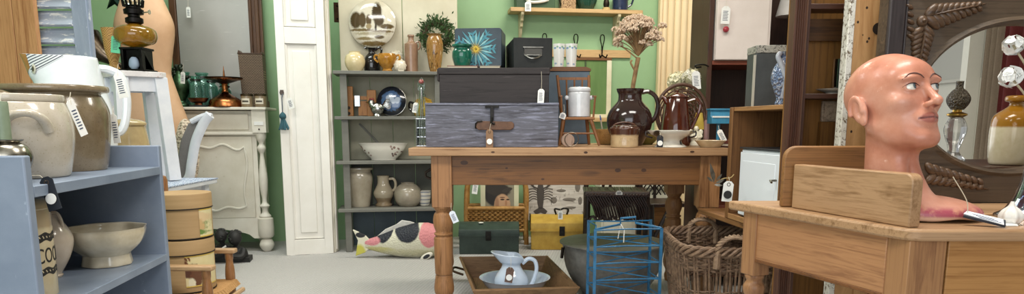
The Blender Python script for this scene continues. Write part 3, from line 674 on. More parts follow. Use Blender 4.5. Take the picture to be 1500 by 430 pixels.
# copper pricket candlestick
CU = metal('b8784a', '6d3f22', .25, 9); o, k = pot('copper_candlestick', 'copper pricket candlestick with wide drip pan on the commode', 'candlestick', 331, 4.72, zK+.002, [(24,0),(24,2),(21,10),(10,17),(5,21),(4,28),(5,33),(12,36),(24,39),(25,40)], CU, closed=True, part='stem')
MB().lathe([(5*k,33*k),(14*k,36*k),(25*k,40.5*k),(25.5*k,42*k),(14*k,38*k),(0,36*k)], 36).build('drip_pan', metal('4a342a','2c1f1a',.35), o)
MB().lathe([(2*k,36*k),(1.6*k,44*k),(.3*k,58*k),(0,58*k)], 10).build('pricket', CU, o)
o = thing('black_tray', 'small dark dish lying flat on the commode beside the candlestick', 'dish', on(291, 4.66, zK+.002)); k = scale_of(4.68, 156)
MB().lathe([(0,0),(9*k,0),(11*k,2.4*k),(10*k,2.4*k),(8*k,1*k),(0,1*k)], 24, sx=1.2).build('body', flat('2b3034', .4), o)
# green glass jars
GG = (lambda n: n.done(lin('8fc9b6'), .03, trans=.85, coat=.4))(NT('green_glass'))
gl = [(272, 4.86, 50, 12, 'leftmost green glass jar in the row by the mirror'), (289, 4.77, 44, 9, 'green glass jar in front of the leftmost one'), (299, 4.87, 49, 12, 'green glass jar in the middle of the row, wide shoulders'), (311, 4.88, 42, 10, 'green glass jar next to the copper candlestick'), (331, 4.885, 34, 9, 'small green glass jar behind the copper candlestick')]
for px, Y, h, r, lab in gl:
    o, k = pot('glass_jar', 'teal-' + lab, 'glass jar', px, Y, zK+.002, [(r*.9,0),(r,3),(r,h*.62),(r*.82,h*.76),(r*.66,h*.82),(r*.66,h*.94),(r*.76,h*.96),(r*.76,h)], GG, group='green glass jars', t=.8)
    MB().lathe([(r*.70*k,h*.84*k),(r*.80*k,h*.85*k),(r*.80*k,h*.90*k),(r*.70*k,h*.91*k)], 20).build('neck_wire', metal('6b6e6a','3a3d3a'), o)
o = thing('copper_bowl', 'low brown copper bowl in front of the green jars', 'bowl', on(291, 4.66, zK+.0145)); k = scale_of(4.69, 150)
MB().lathe(shell(smooth_prof([(7*k,3*k),(11*k,4*k),(14*k,8*k),(15*k,10*k)],3), 1*k)+[], 28, sy=.6).lathe([(0,0),(6*k,0),(5*k,4*k),(0,4*k)], 16, sy=.6).build('body', metal('7a4c33','3d2518',.35), o)
# bronze ornament with tag
o = thing('bronze_ornament', 'dark bronze twisted vine ornament at the left end of the commode', 'ornament', on(266, 4.78, zK+.002)); k = scale_of(4.78, 120); BZ = metal('4a5246', '22251f', .45, 14)
MB().lathe(smooth_prof([(0,0),(10*k,0),(11*k,4*k),(6*k,9*k),(12*k,22*k),(13*k,34*k),(6*k,46*k),(4*k,52*k)],3)+[(0,52*k)], 24).build('base', metal('5d7a5c','33442f',.4,10), o)
m = MB()
for j in range(6):
    a = R.uniform(0, 2*PI); pts = [(0,0,48*k)]
    for i in range(1, 6): pts.append(((R.uniform(-2,2)+2.8*i*math.cos(a))*k, R.uniform(-4,4)*k, (50+9*math.sin(i*1.1)+R.uniform(-3,3))*k))
    m.tube(bez(pts,4), 1.6*k, 6)
    for i in range(2, 6): p = pts[i]; m.sphere(p, (3.4*k,2.4*k,2.6*k), 8, 6)
m.build('vine', BZ, o)
price_tag(268, 105, 4.66, 'white tag tied to the bronze vine ornament', 6.5, 17, tilt=.1, k=scale_of(4.66,110))

# black statuette of two children smoking
o = thing('black_statuette', 'black statuette of two children with a white cigarette on the carpet', 'statuette', on(341, 4.36, 0), .05); k = scale_of(4.36, 350)
m = MB()
for (x, z, r, yaw) in ((-14, 38, 8.5, .3), (6, 35, 9.5, -.35)):
    m.sphere((x*k,-2*k,z*k), (r*k,r*1.02*k,r*1.12*k), 20, 14); 
    dx = math.sin(yaw); f = -math.cos(yaw)
    m.sphere(((x+dx*r)*k,(-2+f*r)*k,(z-1)*k), (1.6*k,2*k,2.2*k), 8, 6); m.sphere(((x+dx*r*.85)*k,(-2+f*r*.9)*k,(z-4.6)*k), (2.6*k,1.6*k,1*k), 8, 6)
    for s in (-1,1): m.sphere(((x+dx*r*.8+s*3.4)*k,(-2+f*r*.84)*k,(z+1.5)*k), (1.9*k,1*k,1*k), 8, 6)
    for i in range(26):
        a = R.uniform(0,2*PI); b = R.uniform(.35,1.4); m.sphere(((x+r*1.0*math.cos(a)*math.cos(b))*k, (0+abs(r*.9*math.sin(a)*math.cos(b)))*k, (z+r*1.05*math.sin(b))*k), 2.6*k, 8, 6)
    m.lathe(smooth_prof([(4*k,z*k-8*k),(4*k,z*k-12*k),(13*k,z*k-17*k),(16*k,z*k-26*k),(16*k,0)],4), 22, c=(x*k,2*k,0), sy=.75)
m.tube(bez([(-26*k,-6*k,20*k),(-22*k,-14*k,12*k),(-10*k,-16*k,15*k),(-2*k,-14*k,21*k)],5), [4.4*k]*15+[3.2*k], 8)
m.tube(bez([(18*k,-4*k,18*k),(18*k,-13*k,10*k),(8*k,-16*k,10*k),(-4*k,-15*k,14*k)],5), [4.6*k]*15+[3.2*k], 8)
m.prism([(-26*k,-10*k),(28*k,-10*k),(24*k,16*k),(-24*k,16*k)], 0, 7*k, 'xy')
m.build('body', paint('2b2a29','1d1c1b',.6,scale=18), o)
MB().tube([(-2*k,-17*k,26*k),(-16*k,-22*k,16*k)], 1.3*k, 8).build('cigarette', flat('e4e3df'), o)

# white door leaf standing open against the wall
DW = paint('f0ede6', 'e6e2d9', .4, wear='d2cbbd', worn=.72, scale=3)
p0 = onfloor(420, 374); p1 = onfloor(489, 370.5); a = math.atan2(p1.y-p0.y, p1.x-p0.x); w = (p1-p0).length; hD = 2.05
o = thing('door_leaf', 'tall white panelled door leaf standing in front of the green wall', 'door', p0, a)
def dz(y): return zat(y, (p0.y+p1.y)/2)
st = .055
m = MB().box(0, st, 0, .035, 0, hD).box(w-st, w, 0, .035, 0, hD)
for z0_, z1_ in ((0, dz(350)), (dz(64), dz(40)), (hD-.08, hD)): m.box(st, w-st, 0, .035, z0_, z1_)
m.build('frame', DW, o, bevel=.003)
for z0_, z1_ in ((dz(350), dz(64)), (dz(40), hD-.08)):
    q = MB().box(st-.002, w-st+.002, .014, .024, z0_, z1_).box(st+.045, w-st-.045, .006, .0145, z0_+.045, z1_-.045).build('panel', DW, o, bevel=.004)
    r = .012; MB().tube([(st+r*.6,.010,z0_+r*.6),(w-st-r*.6,.010,z0_+r*.6),(w-st-r*.6,.010,z1_-r*.6),(st+r*.6,.010,z1_-r*.6)], r*.6, 6, closed=True).build('moulding', DW, q)
ko = MB().lathe([(0,-.004),(.012,-.004),(.014,0)], 16, M=lookrot(PI/2), c=(.022,-.0005,dz(136))).build('escutcheon', metal('4a4038','2a2420'), o)
MB().box(.012,.034,-.012,-.002,dz(139),dz(132)).build('key', metal('5a5048','2a2420'), o)
e = p1 - p0; e.normalize()
o2 = thing('door_leaf', 'narrow cream door edge folded behind the white door leaf', 'door', p1 + e*.004 + Vector((0,.035,0)), a+1.15)
MB().box(0,.062,0,.03,0,hD-.03).build('frame', paint('e9e4d6','dcd5c4',.5,wear='c9bfa9',worn=.7), o2, bevel=.004); MB().box(.018,.03,-.006,0,.02,hD-.06).build('bead', DW, o2)
pt = p0 + Matrix.Rotation(a, 3, 'Z') @ Vector((.022,-.03,dz(140)))
o = thing('key_tassel', 'teal key tassel hanging from the white door lock', 'tassel', pt); k = scale_of(4.55, 160)
MB().tube([(0,.018,2*k),(0,0,-4*k),(0,0,-26*k)], .8*k, 6).build('cord', flat('4d5560'), o)
MB().lathe(smooth_prof([(1*k,-24*k),(4*k,-27*k),(5*k,-31*k),(3*k,-34*k)],3), 16).build('knot', fabric('3f6a74','24424c',300), o)
m = MB()
for i in range(40):
    aa = 2*PI*i/40+R.uniform(-.1,.1); r1 = R.uniform(2,3.6)*k; r2 = R.uniform(4.5,8.5)*k
    m.tube([(r1*math.cos(aa)*.7, r1*math.sin(aa)*.6,-33*k),(r2*math.cos(aa), r2*math.sin(aa)*.5,-49*k+R.uniform(-1,2)*k)], .7*k, 4)
m.build('fringe', fabric('4f7d87','2c4a56',300), o)
price_tag(423, 143, 4.50, 'white tag hanging from the key of the white door', 8.5, 16, tilt=-.25, k=scale_of(4.50,150))
o = thing('hinge_plate', 'rusty brown iron hinge plate on the wall beside the cream board', 'hinge', W(494, 18, 5.0), AY); k = scale_of(5.0, 18)
MB().box(-5*k,5*k,0,.012,-14*k,14*k).build('plate', metal('4d392c','2b1f18',.6), o, bevel=.002)
m = MB(); [m.sphere((0,-.001,z*k), (1.4*k,.004,1.4*k), 10, 6) for z in (-9,9)]; m.build('screws', metal('2b221c','1a1410'), o)

# ================================================================ back shelf unit
CB = paint('d8d0b8', 'c9c0a6', .55, wear='7f765f', worn=.70, scale=4, bump=.2); SH = paint('7d7c74', '66655e', .6, wear='979589', worn=.64, scale=6, axis='x'); BK = paint('a8a48f', '928f7b', .6, wear='55534a', worn=.68, scale=4); BK_SHADE = paint('5e5f55','4d4f47',.6,wear='3a3b36',worn=.66,scale=4); BK_DEEP_SHADE = paint('4c5a62','3e4b53',.6,scale=4)
Yb = 4.93; b0 = onfloor(508, 369); o = thing('shelf_unit', 'tall open shelf unit of worn grey boards with cream back at centre left', 'shelf unit', b0, AY)
ksu = scale_of(b0.y, 235)
def bz(y): return zat(y, b0.y)
wS = (652-508)*ksu; dS = .24
MB().box(-.004, .042, 0, .035, 0, bz(104)).build('post', SH, o, bevel=.004); MB().box(wS-.042, wS, 0, .035, 0, bz(104)).build('post', SH, o, bevel=.004)
MB().box(0, .03, dS-.04, dS-.01, 0, bz(104)).build('post', SH, o); MB().box(wS-.03, wS, dS-.04, dS-.01, 0, bz(104)).build('post', SH, o)
Z = [bz(y) for y in (103.5, 170, 235.5, 305.5)]
for z in Z: MB().box(-.045, wS+.02, -.03, dS, z-.022, z).build('shelf', SH, o, bevel=.003)
nb = 4
for i in range(nb):
    x0, x1 = .03+(wS-.06)*i/nb, .03+(wS-.06)*(i+1)/nb
    MB().box(x0+.0015, x1-.0015, dS-.012, dS, Z[2]-.01, Z[0]-.022).build('back_board', BK, o); MB().box(x0+.0015, x1-.0015, dS-.012, dS, Z[3]-.02, Z[2]-.011).build('back_board', BK_SHADE, o); MB().box(x0+.0015, x1-.0015, dS-.012, dS, .01, Z[3]-.022).build('back_board', BK_DEEP_SHADE, o)  # one set of boards; shade of the lower bays put into darker colours
MB().bar((.10,dS-.019,Z[1]-.05),(.32,dS-.019,Z[2]+.02), .012, .035, up=(0,1,0)).build('brace', SH, o)
ht = 1.98
for x0, x1 in ((505, 595), (595.8, 676)):
    MB().box((x0-508)*ksu*1.03, (x1-508)*ksu*1.03, dS-.012, dS+.012, Z[0]+.001, ht).build('cream_board', CB, o, bevel=.004)
def onS(px, lvl, dy=.12):
    """point on shelf LVL at photo column px"""
    Y = b0.y
    for _ in range(4):
        p = on(px, Y, Z[lvl]+.001); t = (p - b0).dot(EX); q = b0 + EX*t + EY*dy; Y = q.y
    return px, Y, Z[lvl]+.001
def sp(name, label, cat, px, lvl, prof, mat, dy=.11, **kw):
    x, Y, z = onS(px, lvl, dy); return pot(name, label, cat, x, Y, z, prof, mat, **kw)
# top shelf
sp('round_vase', 'cream round vase at the left end of the top back shelf', 'vase', 520.5, 0, [(9,0),(13,7),(14.5,14),(12.5,22),(8,25.5),(8,28)], ceramic('d9c9a0','c7b588',.2), dy=.07)
BLK = ceramic('23201f','151313',.1)
o, k = sp('black_jug', 'black glazed jug beside the cream round vase', 'jug', 545.5, 0, [(10,0),(11.5,4),(12,14),(9.5,22),(5,27),(5,31),(7.5,34)], BLK, dy=.15); handle(o, k, [(5,31),(11,35),(14,31),(12,24),(10,20)], 1.6, BLK); handle(o, k, [(-6,33),(-8,34.5),(-10,34)], 1.5, BLK, name='spout')
MU = ceramic('b9832f','8c5c1c',.12,20); o, k = sp('two_handled_pot', 'amber two-handled pot next to the black jug', 'pot', 567.5, 0, [(7,0),(7.5,2),(6.5,4),(11,10),(13.5,18),(13,22),(12,25)], MU, dy=.05)
for s in (-1,1): handle(o, k, [(s*12,22),(s*17,23),(s*18,18),(s*13,13)], 1.5, MU)
SW = ceramic('ded6c4','cbc0a9',.25)
x, Y, z = onS(580, 0, .17); k = scale_of(Y, 90)
o = thing('shell_dish', 'cream scalloped dish leaning on the back board', 'dish', on(579, Y, z)); M = lookrot(PI/2-.15)
MB().lathe([(0,2*k),(5*k,1.2*k),(11*k,-2*k),(12*k,-3.5*k),(10.5*k,-1*k),(5*k,2.4*k),(0,3*k)], 40, M=M, c=(0,0,22*k), lobe=.05, nl=12).build('body', SW, o); MB().box(-5*k,5*k,-.01,.012,0,10*k).build('stand', SW, o, bevel=.002)
x, Y, z = onS(587, 0, .035); o = thing('shell_dish', 'small cream shell dish standing before the scalloped dish', 'dish', on(587, Y, z), .5)
MB().lathe([(0,1*k),(6*k,.5*k),(9.5*k,-2*k),(9*k,-.6*k),(5*k,1.8*k),(0,2.4*k)], 40, M=lookrot(PI/2-.2), c=(0,0,9.5*k), lobe=.06, nl=10).build('body', SW, o); MB().box(-4*k,4*k,-.008,.012,0,4*k).build('stand', SW, o)
BR = ceramic('9a7a63','84654f',.3); o, k = sp('stoneware_bottle', 'tall brown stoneware bottle with a small ring handle', 'bottle', 603, 0, [(9,0),(9.5,2),(9.5,36),(8.5,40),(4.5,43.5),(4,49),(5,50),(4.5,52.5)], BR); handle(o, k, [(4.5,41),(11,43),(13,39),(12,34),(9.5,32)], 1.3, BR)
def drip():
    n = NT('drip_glaze'); f = n.noise(n.map((40,40,11)), 2.0, 4, .6); return n.done(n.ramp(f, [(.36,'4a2f17'),(.47,'a37a42'),(.6,'8a5f2e'),(.7,'c9b183')]), .15, coat=.4)
o, k = sp('mottled_vase', 'tall mottled brown drip-glaze vase in front of the wreath', 'vase', 637.5, 0, [(7,0),(9,8),(11.5,26),(12,40),(10,48),(9,50.5),(11.5,53)], drip(), dy=.06)
x, Y, z = onS(638, 0, .165); k = scale_of(Y, 50); o = thing('leaf_wreath', 'dark green leafy wreath hanging behind the mottled vase', 'wreath', W(639, 51, Y)); m = MB(); LF = paint('4f6b3a','33482a',.6,scale=30)
MB().tube([(17*k*math.cos(a), 0, 17*k*math.sin(a)) for a in [2*PI*i/24 for i in range(24)]], 4*k, 8, closed=True).build('ring', wood('4a3a22','33270f','x'), o)
for i in range(950):
    a = R.uniform(0, 2*PI); rr = R.gauss(16.5, 4.8); p = Vector((rr*math.cos(a)*k, R.uniform(-7,5)*k, rr*math.sin(a)*k)); d_ = Vector((math.cos(a)+R.uniform(-.9,.9), R.uniform(-.8,.3), math.sin(a)+R.uniform(-.9,.9))).normalized()
    s_ = d_.cross(Vector((R.random(),R.random(),R.random()))).normalized(); L2 = R.uniform(4,8)*k; w2 = L2*.22; n2 = d_.cross(s_)*w2*.3
    m.add([p, p+d_*L2*.5+s_*w2+n2, p+d_*L2, p+d_*L2*.5-s_*w2+n2], [(0,1,2,3)])
m.build('leaves', LF, o, smooth=0)
MB().tube([(0,.02,18*k),(0,.035,30*k)], .8*k, 5).build('hanger', flat('3a3028'), o)
# landscape platter
x, Y, z = onS(545, 0, .19); k = scale_of(Y, 34); o = thing('landscape_platter', 'large round platter painted with a brown landscape, on the cream board', 'platter', W(545, 34, Y-.03))
sc_ = [((x-545)*k, (34-y)*k, rx*k, ry*k, c_, s_) for x, y, rx, ry, c_, s_ in ((545,6,22,6,'c3b9a2',.6),(522,30,8.5,12,'4a3a22',.3),(532,30,5,11,'54432a',.3),(541,30,4,8,'5a482e',.3),(553,20,7,15,'3f311c',.3),(556,30,7,9,'4a3a22',.3),(551,40,1.6,7,'3f311c',.3),(567,39,10,3.6,'5f4e31',.3),(541,39,4,4,'9a8762',.3),(530,44,18,1.8,'6e5b3a',.4),(560,46,16,1.8,'75623f',.4),(545,49,24,2.2,'a39779',.6),(556,54,7,2.6,'5f4e31',.4),(534,56,12,2.2,'8a7852',.5),(547,63,19,3.6,'75603a',.4))]
pm = blobs('d9d2c0', sc_, (0,2), .20, 120, .08, base2='cfc6b2', coat=.5)
MB().lathe([(0,2*k),(22*k,1.6*k),(33*k,-2*k),(34*k,-3.5*k),(34.3*k,-2*k),(30*k,1.5*k),(20*k,4*k),(0,4*k)], 64, M=lookrot(PI/2-.06)).build('plate', pm, o)
MB().lathe([(33.2*k,-2.2*k),(34.2*k,-4*k),(34.6*k,-2.6*k),(33.6*k,-1.6*k)], 64, M=lookrot(PI/2-.06)).build('rim', metal('b9b4a6','7d786b',.25), o)
# second shelf
x, Y, z = onS(518, 1, .10); k = scale_of(Y, 150); o = thing('wooden_clamp', 'small wooden clamp frame with a steel plate on the second shelf', 'clamp', on(505, Y, z), AY); WD = wood('a8743f','7a4d26','z',2,.5)
MB().box(0,13*k,-.02,.03,0,43*k).build('side_board', WD, o, bevel=.004); MB().box(33*k,46*k,-.015,.03,0,38*k).build('side_board', WD, o, bevel=.004)
MB().box(13*k,33*k,0,.02,24*k,29*k).build('rail', WD, o); MB().box(20*k,34*k,0,.02,1*k,22*k).build('panel', WD, o)
m = MB().lathe([(0,-.003),(2.4*k,-.003),(2.4*k,0)], 14, M=lookrot(PI/2), c=(6.5*k,-.021,12*k)).build('peg', flat('2a1a0e'), o); m = MB().lathe([(0,-.003),(2.4*k,-.003),(2.4*k,0)], 14, M=lookrot(PI/2), c=(6.5*k,-.021,4*k)).build('peg', flat('2a1a0e'), o)
MB().box(15*k,23*k,-.02,-.012,14*k,30*k).build('steel_plate', metal('c8cac9','8b8f90',.25), o, bevel=.002)
x, Y, z = onS(550, 1, .055); k = scale_of(Y, 155); o = thing('metal_hen', 'small silvery metal hen figure in front of the round plate', 'figurine', on(550, Y, z)); SV = metal('cfcfc9','5a5a56',.22,30)
m = MB().sphere((3*k,0,11*k),(10*k,6*k,9*k),20,14).sphere((-6*k,0,20*k),(4.2*k,3.6*k,4.2*k),14,10).tube(bez([(-2*k,0,13*k),(-5*k,0,17*k),(-6*k,0,20*k)],4),[6*k,5.5*k,5*k,5*k,4.5*k,4*k,4*k,3.8*k,3.6*k],12)
for i in range(7): m.tube([(9*k,(i-3)*.9*k,12*k),(16*k,(i-3)*1.4*k,(14+i*1.5)*k),(21*k,(i-3)*1.6*k,(11+2.4*i)*k)], [2*k,1.8*k,.4*k], 6)
m.lathe([(0,0),(6*k,0),(5*k,3*k),(2.5*k,5*k),(0,6*k)], 16, c=(2*k,0,0)); m.build('body', SV, o)
MB().lathe([(1.5*k,0),(0,5*k)], 10, M=lookrot(0,-PI/2), c=(-9.5*k,0,20*k)).build('beak', metal('d9c37a','9a7f33'), o)
m = MB(); [m.sphere(((-7+2*i)*k,0,24.5*k),(1.5*k,.9*k,1.8*k),8,6) for i in range(3)]; m.build('comb', flat('8c4038'), o)
m = MB(); [m.sphere((-7.4*k,s*3.2*k,21*k), 1*k, 8, 6) for s in (-1,)]; m.build('eye', flat('1a1a1a'), o)
x, Y, z = onS(574, 1, .12); k = scale_of(Y, 148); o = thing('floral_plate', 'dark rimmed round plate with blue and white flowers, leaning on the second shelf', 'plate', on(574, Y, z), 0)
fl_ = [(0,0,14.5*k,14.5*k,'4d6a93',.1)]
for i in range(14): a = R.uniform(0,6.3); q = R.uniform(1,11)*k; fl_.append((q*math.cos(a), q*math.sin(a), 3.6*k, 3.2*k, R.choice(['c9d3e0','e2dfe0','8fa8c8','d9a9a0','b9c6d8']), .4))
MB().lathe([(0,1*k),(13*k,1*k),(14*k,0),(20*k,-2.6*k),(21*k,-3*k),(21*k,-1*k),(14*k,2*k),(0,3*k)], 56, M=lookrot(PI/2-.12)).build('plate', blobs('20242c', fl_, (0,2), .3, 60, .1, coat=.5), o, loc=(0,0,22.2*k))
MB().lathe([(19.6*k,-3*k),(21.4*k,-3.6*k),(21.6*k,-2*k),(20*k,-1.6*k)], 56, M=lookrot(PI/2-.12), c=(0,0,22.2*k)).build('rim', metal('d6d2c8','8d897e',.18), o)
YL = ceramic('d0a63e','b08426',.12); o, k = sp('enamel_teapot', 'mustard yellow teapot half hidden behind the wire bottle carrier', 'teapot', 621, 1, [(12,0),(14,3),(15,12),(13,20),(11,22)], YL, dy=.12)
MB().lathe(smooth_prof([(12*k,22*k),(11*k,24*k),(4*k,27*k),(2*k,28*k)],3)+[(0,28*k)], 24).build('lid', YL, o); MB().sphere((0,0,30*k), 2.6*k, 12, 8).build('lid_knob', BLK, o); handle(o, k, [(-13,18),(-20,20),(-21,12),(-16,6)], 1.6, BLK); handle(o, k, [(13,8),(19,14),(23,22)], 2.4, YL, name='spout')
price_tag(610, 150, onS(610,1,.02)[1], 'small white tag tied to the mustard teapot', 8, 15, tilt=.2)
# third shelf: wash bowl
FB = [(-33*0,0,0.0001,0.0001,'000000')]
x, Y, z = onS(562, 2, .13); k = scale_of(Y, 220)
fl_ = []
for cx, n_ in ((20, 14), (-23, 7)):
    for i in range(n_): fl_.append(((cx+R.uniform(-8,8))*k, (13+R.uniform(-7,7))*k, R.uniform(.8,2.0)*k, R.uniform(.8,2.0)*k, R.choice(['7a5f5a','8f7469','6b5a58','a98f86']), .4))
o, k = sp('wash_bowl', 'wide white wash bowl with brown flower sprays on the third shelf', 'bowl', 562, 2, [(18,0),(19,2),(24,7),(31,15),(34,21),(37,24.5)], blobs('e3ded2', fl_, (0,2), .3, 80, .12, coat=.4), dy=.095, sy=.58)
# fourth shelf
GZ = ceramic('b3a995','9c917c',.22,8); o, k = sp('stoneware_jar', 'tall grey stoneware jar at the left of the fourth shelf', 'jar', 528, 3, [(14,0),(15,5),(18,28),(19.5,42),(18,48),(16.5,51),(17,53),(20,54.5),(20,57)], GZ, dy=.135, sy=.88)
TK = ceramic('8f7c63','76644d',.2,10,split=.062,c3='a89c86'); o, k = sp('baluster_jug', 'grey-brown baluster jug with a loop handle', 'jug', 562.5, 3, [(12,0),(12.5,2.5),(10,6),(14,15),(14.5,21),(10,30),(8.5,35),(8.5,42),(9.5,45)], TK, dy=.13); handle(o, k, [(8.5,40),(15,40),(18,34),(17,26),(13,22)], 2, TK)
sp('globe_vase', 'round taupe globe vase on the fourth shelf', 'vase', 598, 3, [(13,0),(18,6),(20.5,15),(19,24),(13,31),(9.5,33),(10.5,34.5)], ceramic('a79d8c','938977',.18))
o, k = sp('striped_cup', 'small striped cup beside the globe vase', 'cup', 622, 3, [(6,0),(7,2),(9,12),(9.5,22)], (lambda n: n.done(n.ramp(n.math('FRACT', n.math('MULTIPLY', n.sep(n.co)[2], 38.0)), [(.0,'d9d4c8'),(.6,'d9d4c8'),(.68,'5d6a86'),(.8,'5d6a86'),(.88,'d9d4c8')]), .2))(NT('striped_glaze')))
# koi fish on the carpet
Yf = 4.50; k = scale_of(Yf, 350); o = thing('koi_fish', 'large stuffed koi fish, white with black and pink patches, on the carpet', 'fish', on(600, Yf, 0), .06)
def fishskin():
    n = NT('koi'); co = n.sep(n.co)
    m = blobs('d9d5be', [(-2*k,44*k,18*k,20*k,'23262f',.12,.25),(-34*k,40*k,11*k,18*k,'23262f',.12,-.4),(30*k,36*k,14*k,19*k,'d98a8d',.12),(-55*k,26*k,14*k,7*k,'d0878c',.2),(-45*k,13*k,24*k,4.5*k,'c9c389',.5),(10*k,9*k,50*k,5*k,'c7c2a2',.6)], (0,2), .10, 30, .5)
    nt = m.node_tree; b = [x for x in nt.nodes if x.type == 'BSDF_PRINCIPLED'][0]
    v = nt.nodes.new('ShaderNodeTexVoronoi'); v.inputs['Scale'].default_value = 95; t = [x for x in nt.nodes if x.type == 'TEX_COORD'][0]; nt.links.new(t.outputs['Object'], v.inputs['Vector'])
    bp = nt.nodes.new('ShaderNodeBump'); bp.inputs['Strength'].default_value = .35; bp.inputs['Distance'].default_value = .01; nt.links.new(v.outputs['Distance'], bp.inputs['Height']); nt.links.new(bp.outputs[0], b.inputs['Normal']); return m
secs = [(-64,20,7,3),(-58,20,8,5),(-48,20,11,8),(-34,21,16,12),(-14,23,22,16),(8,25,26,19),(28,25,26,19),(44,24,22,17),(54,22,16,13),(60,21,8,8),(62,21,1,1)]
def fsk(u, v):
    t = v*(len(secs)-1); i = min(int(t), len(secs)-2); t -= i; t = t*t*(3-2*t) if False else t
    s = [secs[i][q]*(1-t)+secs[i+1][q]*t for q in range(4)]; a = 2*PI*u; return (s[0]*k, s[3]*math.cos(a)*k, (s[1]+s[2]*math.sin(a))*k)
MB().surf(fsk, 32, 50, cu=True).build('body', fishskin(), o, smooth=80)
fin = paint('d8d6cf','b9b6b0',.6,scale=20)
def finm(poly, t=2.2, y=0): return MB().prism([(x*k,z*k) for x,z in poly], y*k-t*k, y*k+t*k)
tl = finm([(-56,25),(-64,34),(-81,42),(-74,26),(-78,3),(-64,8),(-56,15)], 2.5).build('tail', blobs('e0dcc6', [(-72*k,8*k,9*k,12*k,'c9c256',.4),(-70*k,34*k,7*k,4*k,'2b2c30',.15)], (0,2), .1, 30, .6), o, bevel=.004)
finm([(-46,32),(-34,42),(-18,49),(-10,55),(2,53),(14,49),(6,46),(-20,40)], 2).build('dorsal_fin', fin, o, bevel=.004)
finm([(-38,12),(-36,5),(-22,8),(-16,14)], 2, 6).build('anal_fin', fin, o, bevel=.004)
for s in (-1, 1):
    MB().sphere((26*k, s*19*k, 4.5*k), (10*k,2.5*k,4.5*k), 16, 10, lookrot(0,-.5,0)).build('pectoral_fin', blobs('e0dccd', [(26*k,4.5*k,5.5*k,2.6*k,'26282e',.2,.5)], (0,2), .1, 30, .6), o)
    MB().sphere((52*k, s*12.5*k, 28*k), 2.4*k, 12, 8).build('eye', BLK, o)
# ================================================================ pine table and what stands on it
zt = .774; PT = wood('b28c66','74502f','x',.8,.5,knots=.9,wear='98775a',worn=.64); PZ = wood('a0734a','64401f','z',.9,.5); PA_SHADE = wood('7a5028','43280f','x',.8,.5,knots=1.0,seed=4.0)  # apron wood darkened: shade under the tabletop put into its colour
Yt = 3.1; xl = on(598, Yt, zt).x; xr_ = .985
o = thing('pine_table', 'long scrubbed pine table with turned legs in the middle of the shop', 'table', ((xl+xr_)/2, Yt, 0)); ox = (xl+xr_)/2; hw = (xr_-xl)/2
MB().box(-hw, hw, 0, .80, zt-.036, zt).build('tabletop', PT, o, bevel=.004)
lx = on(632, Yt+.03, .6).x - ox; lw = .093
for (y0, y1) in ((.045,.07), (.72,.745)): MB().box(lx+lw-.01, hw-.10, y0, y1, zt-.036-.135, zt-.036).build('apron', PA_SHADE, o, bevel=.002)
for x in (lx+.03, hw-.10-.03): MB().box(x, x+.025, .09, .73, zt-.036-.135, zt-.036).build('apron', wood('86592f','4c2e14','y',.8), o, bevel=.002)
Q = lambda y: zat(y, 3.17)
for x in (lx, hw-.03-lw):
    for y in (.03, .72-.05):
        x = x-.055 if (y > .5 and x < 0) else x; cx, cy = x+lw/2, y+lw/2
        m = MB().box(x, x+lw, y, y+lw, Q(302), zt-.036)
        m.lathe(smooth_prof([(.034,0),(.040,.03),(.033,.06),(.045,.09),(.047,.12),(.040,.17),(.041,Q(404)),(.037,Q(402)),(.037,Q(399)),(.042,Q(397)),(.045,Q(352)),(.041,Q(347)),(.036,Q(345)),(.043,Q(343)),(.043,Q(341)),(.036,Q(339)),(.045,Q(330)),(.047,Q(322)),(.042,Q(313)),(.034,Q(310)),(.040,Q(306)),(.046,Q(303)),(.044,Q(301))],3), 28, c=(cx,cy,0))
        m.build('leg', PZ, o, bevel=.0015)
MB().tube([(lx-.004,.06,Q(247)),(lx-.03,.06,Q(252)),(lx-.03,.06,Q(258)),(lx-.004,.06,Q(262))], .006, 6).build('iron_hook', metal('3a332c','1e1a17',.5), o)
for px, py, r_, yy, hh_ in ((680,238,4.5,.045,.75),(742,246,1.6,.045,.8),(905,249,3.6,.045,.8),(943,249,3,.045,.9),(795,262,2,.045,.7),(722,222.5,2.2,0,.6),(1014,222,2.6,0,.6),(858,223,2.4,0,.7)):
    p = W(px, py, Yt+yy)-o.location; kk = scale_of(Yt+yy, py); MB().lathe([(0,-.0012),(r_*kk*.7,-.0010),(r_*kk,.0005)], 20, M=lookrot(PI/2), c=(p.x, yy, p.z), sx=1.25, sy=hh_).build('knot', wood('4e2f18','26150a','x',3,.5), o)
price_tag(661, 309, 3.10, 'bluish price tag hanging at the left table leg', 9, 18, 'dfe6f0', tilt=-.4)
zt += .001

# weathered chest, dark box and what is on them
Yc = 3.20; p0 = on(624, Yc, zt); p1 = on(817.5, Yc, zt); w = p1.x-p0.x; k = scale_of(Yc, 180)
GW = wood('686974','36343b','x',1.5,.7,wear='8b8ea2',worn=.58); GW2 = wood('5d5a62','3a373e','y',.9,.7); IR = metal('3c3a38','1c1b1a',.45)
o = thing('wooden_chest', 'weathered grey wooden chest with leather hasp on the pine table', 'chest', ((p0.x+p1.x)/2, Yc, zt)); hc = zat(150.5, Yc)-zt
MB().box(-w/2, w/2, 0, .018, 0, hc-.012).build('front_board', GW, o, bevel=.002); MB().box(-w/2, w/2, .402, .42, 0, hc-.012).build('back_board', GW, o, bevel=.002)
for s in (-1,1): MB().box(s*w/2-(.018 if s>0 else 0), s*w/2+(.018 if s<0 else 0), .019, .401, 0, hc-.012).build('end_board', GW2, o, bevel=.002)
MB().box(-w/2-.002, w/2+.002, -.003, .424, hc-.012, hc).build('lid', GW, o, bevel=.002)
hx = on(721, Yc, zt).x-(p0.x+p1.x)/2; Zc = lambda y: zat(y, Yc)-zt
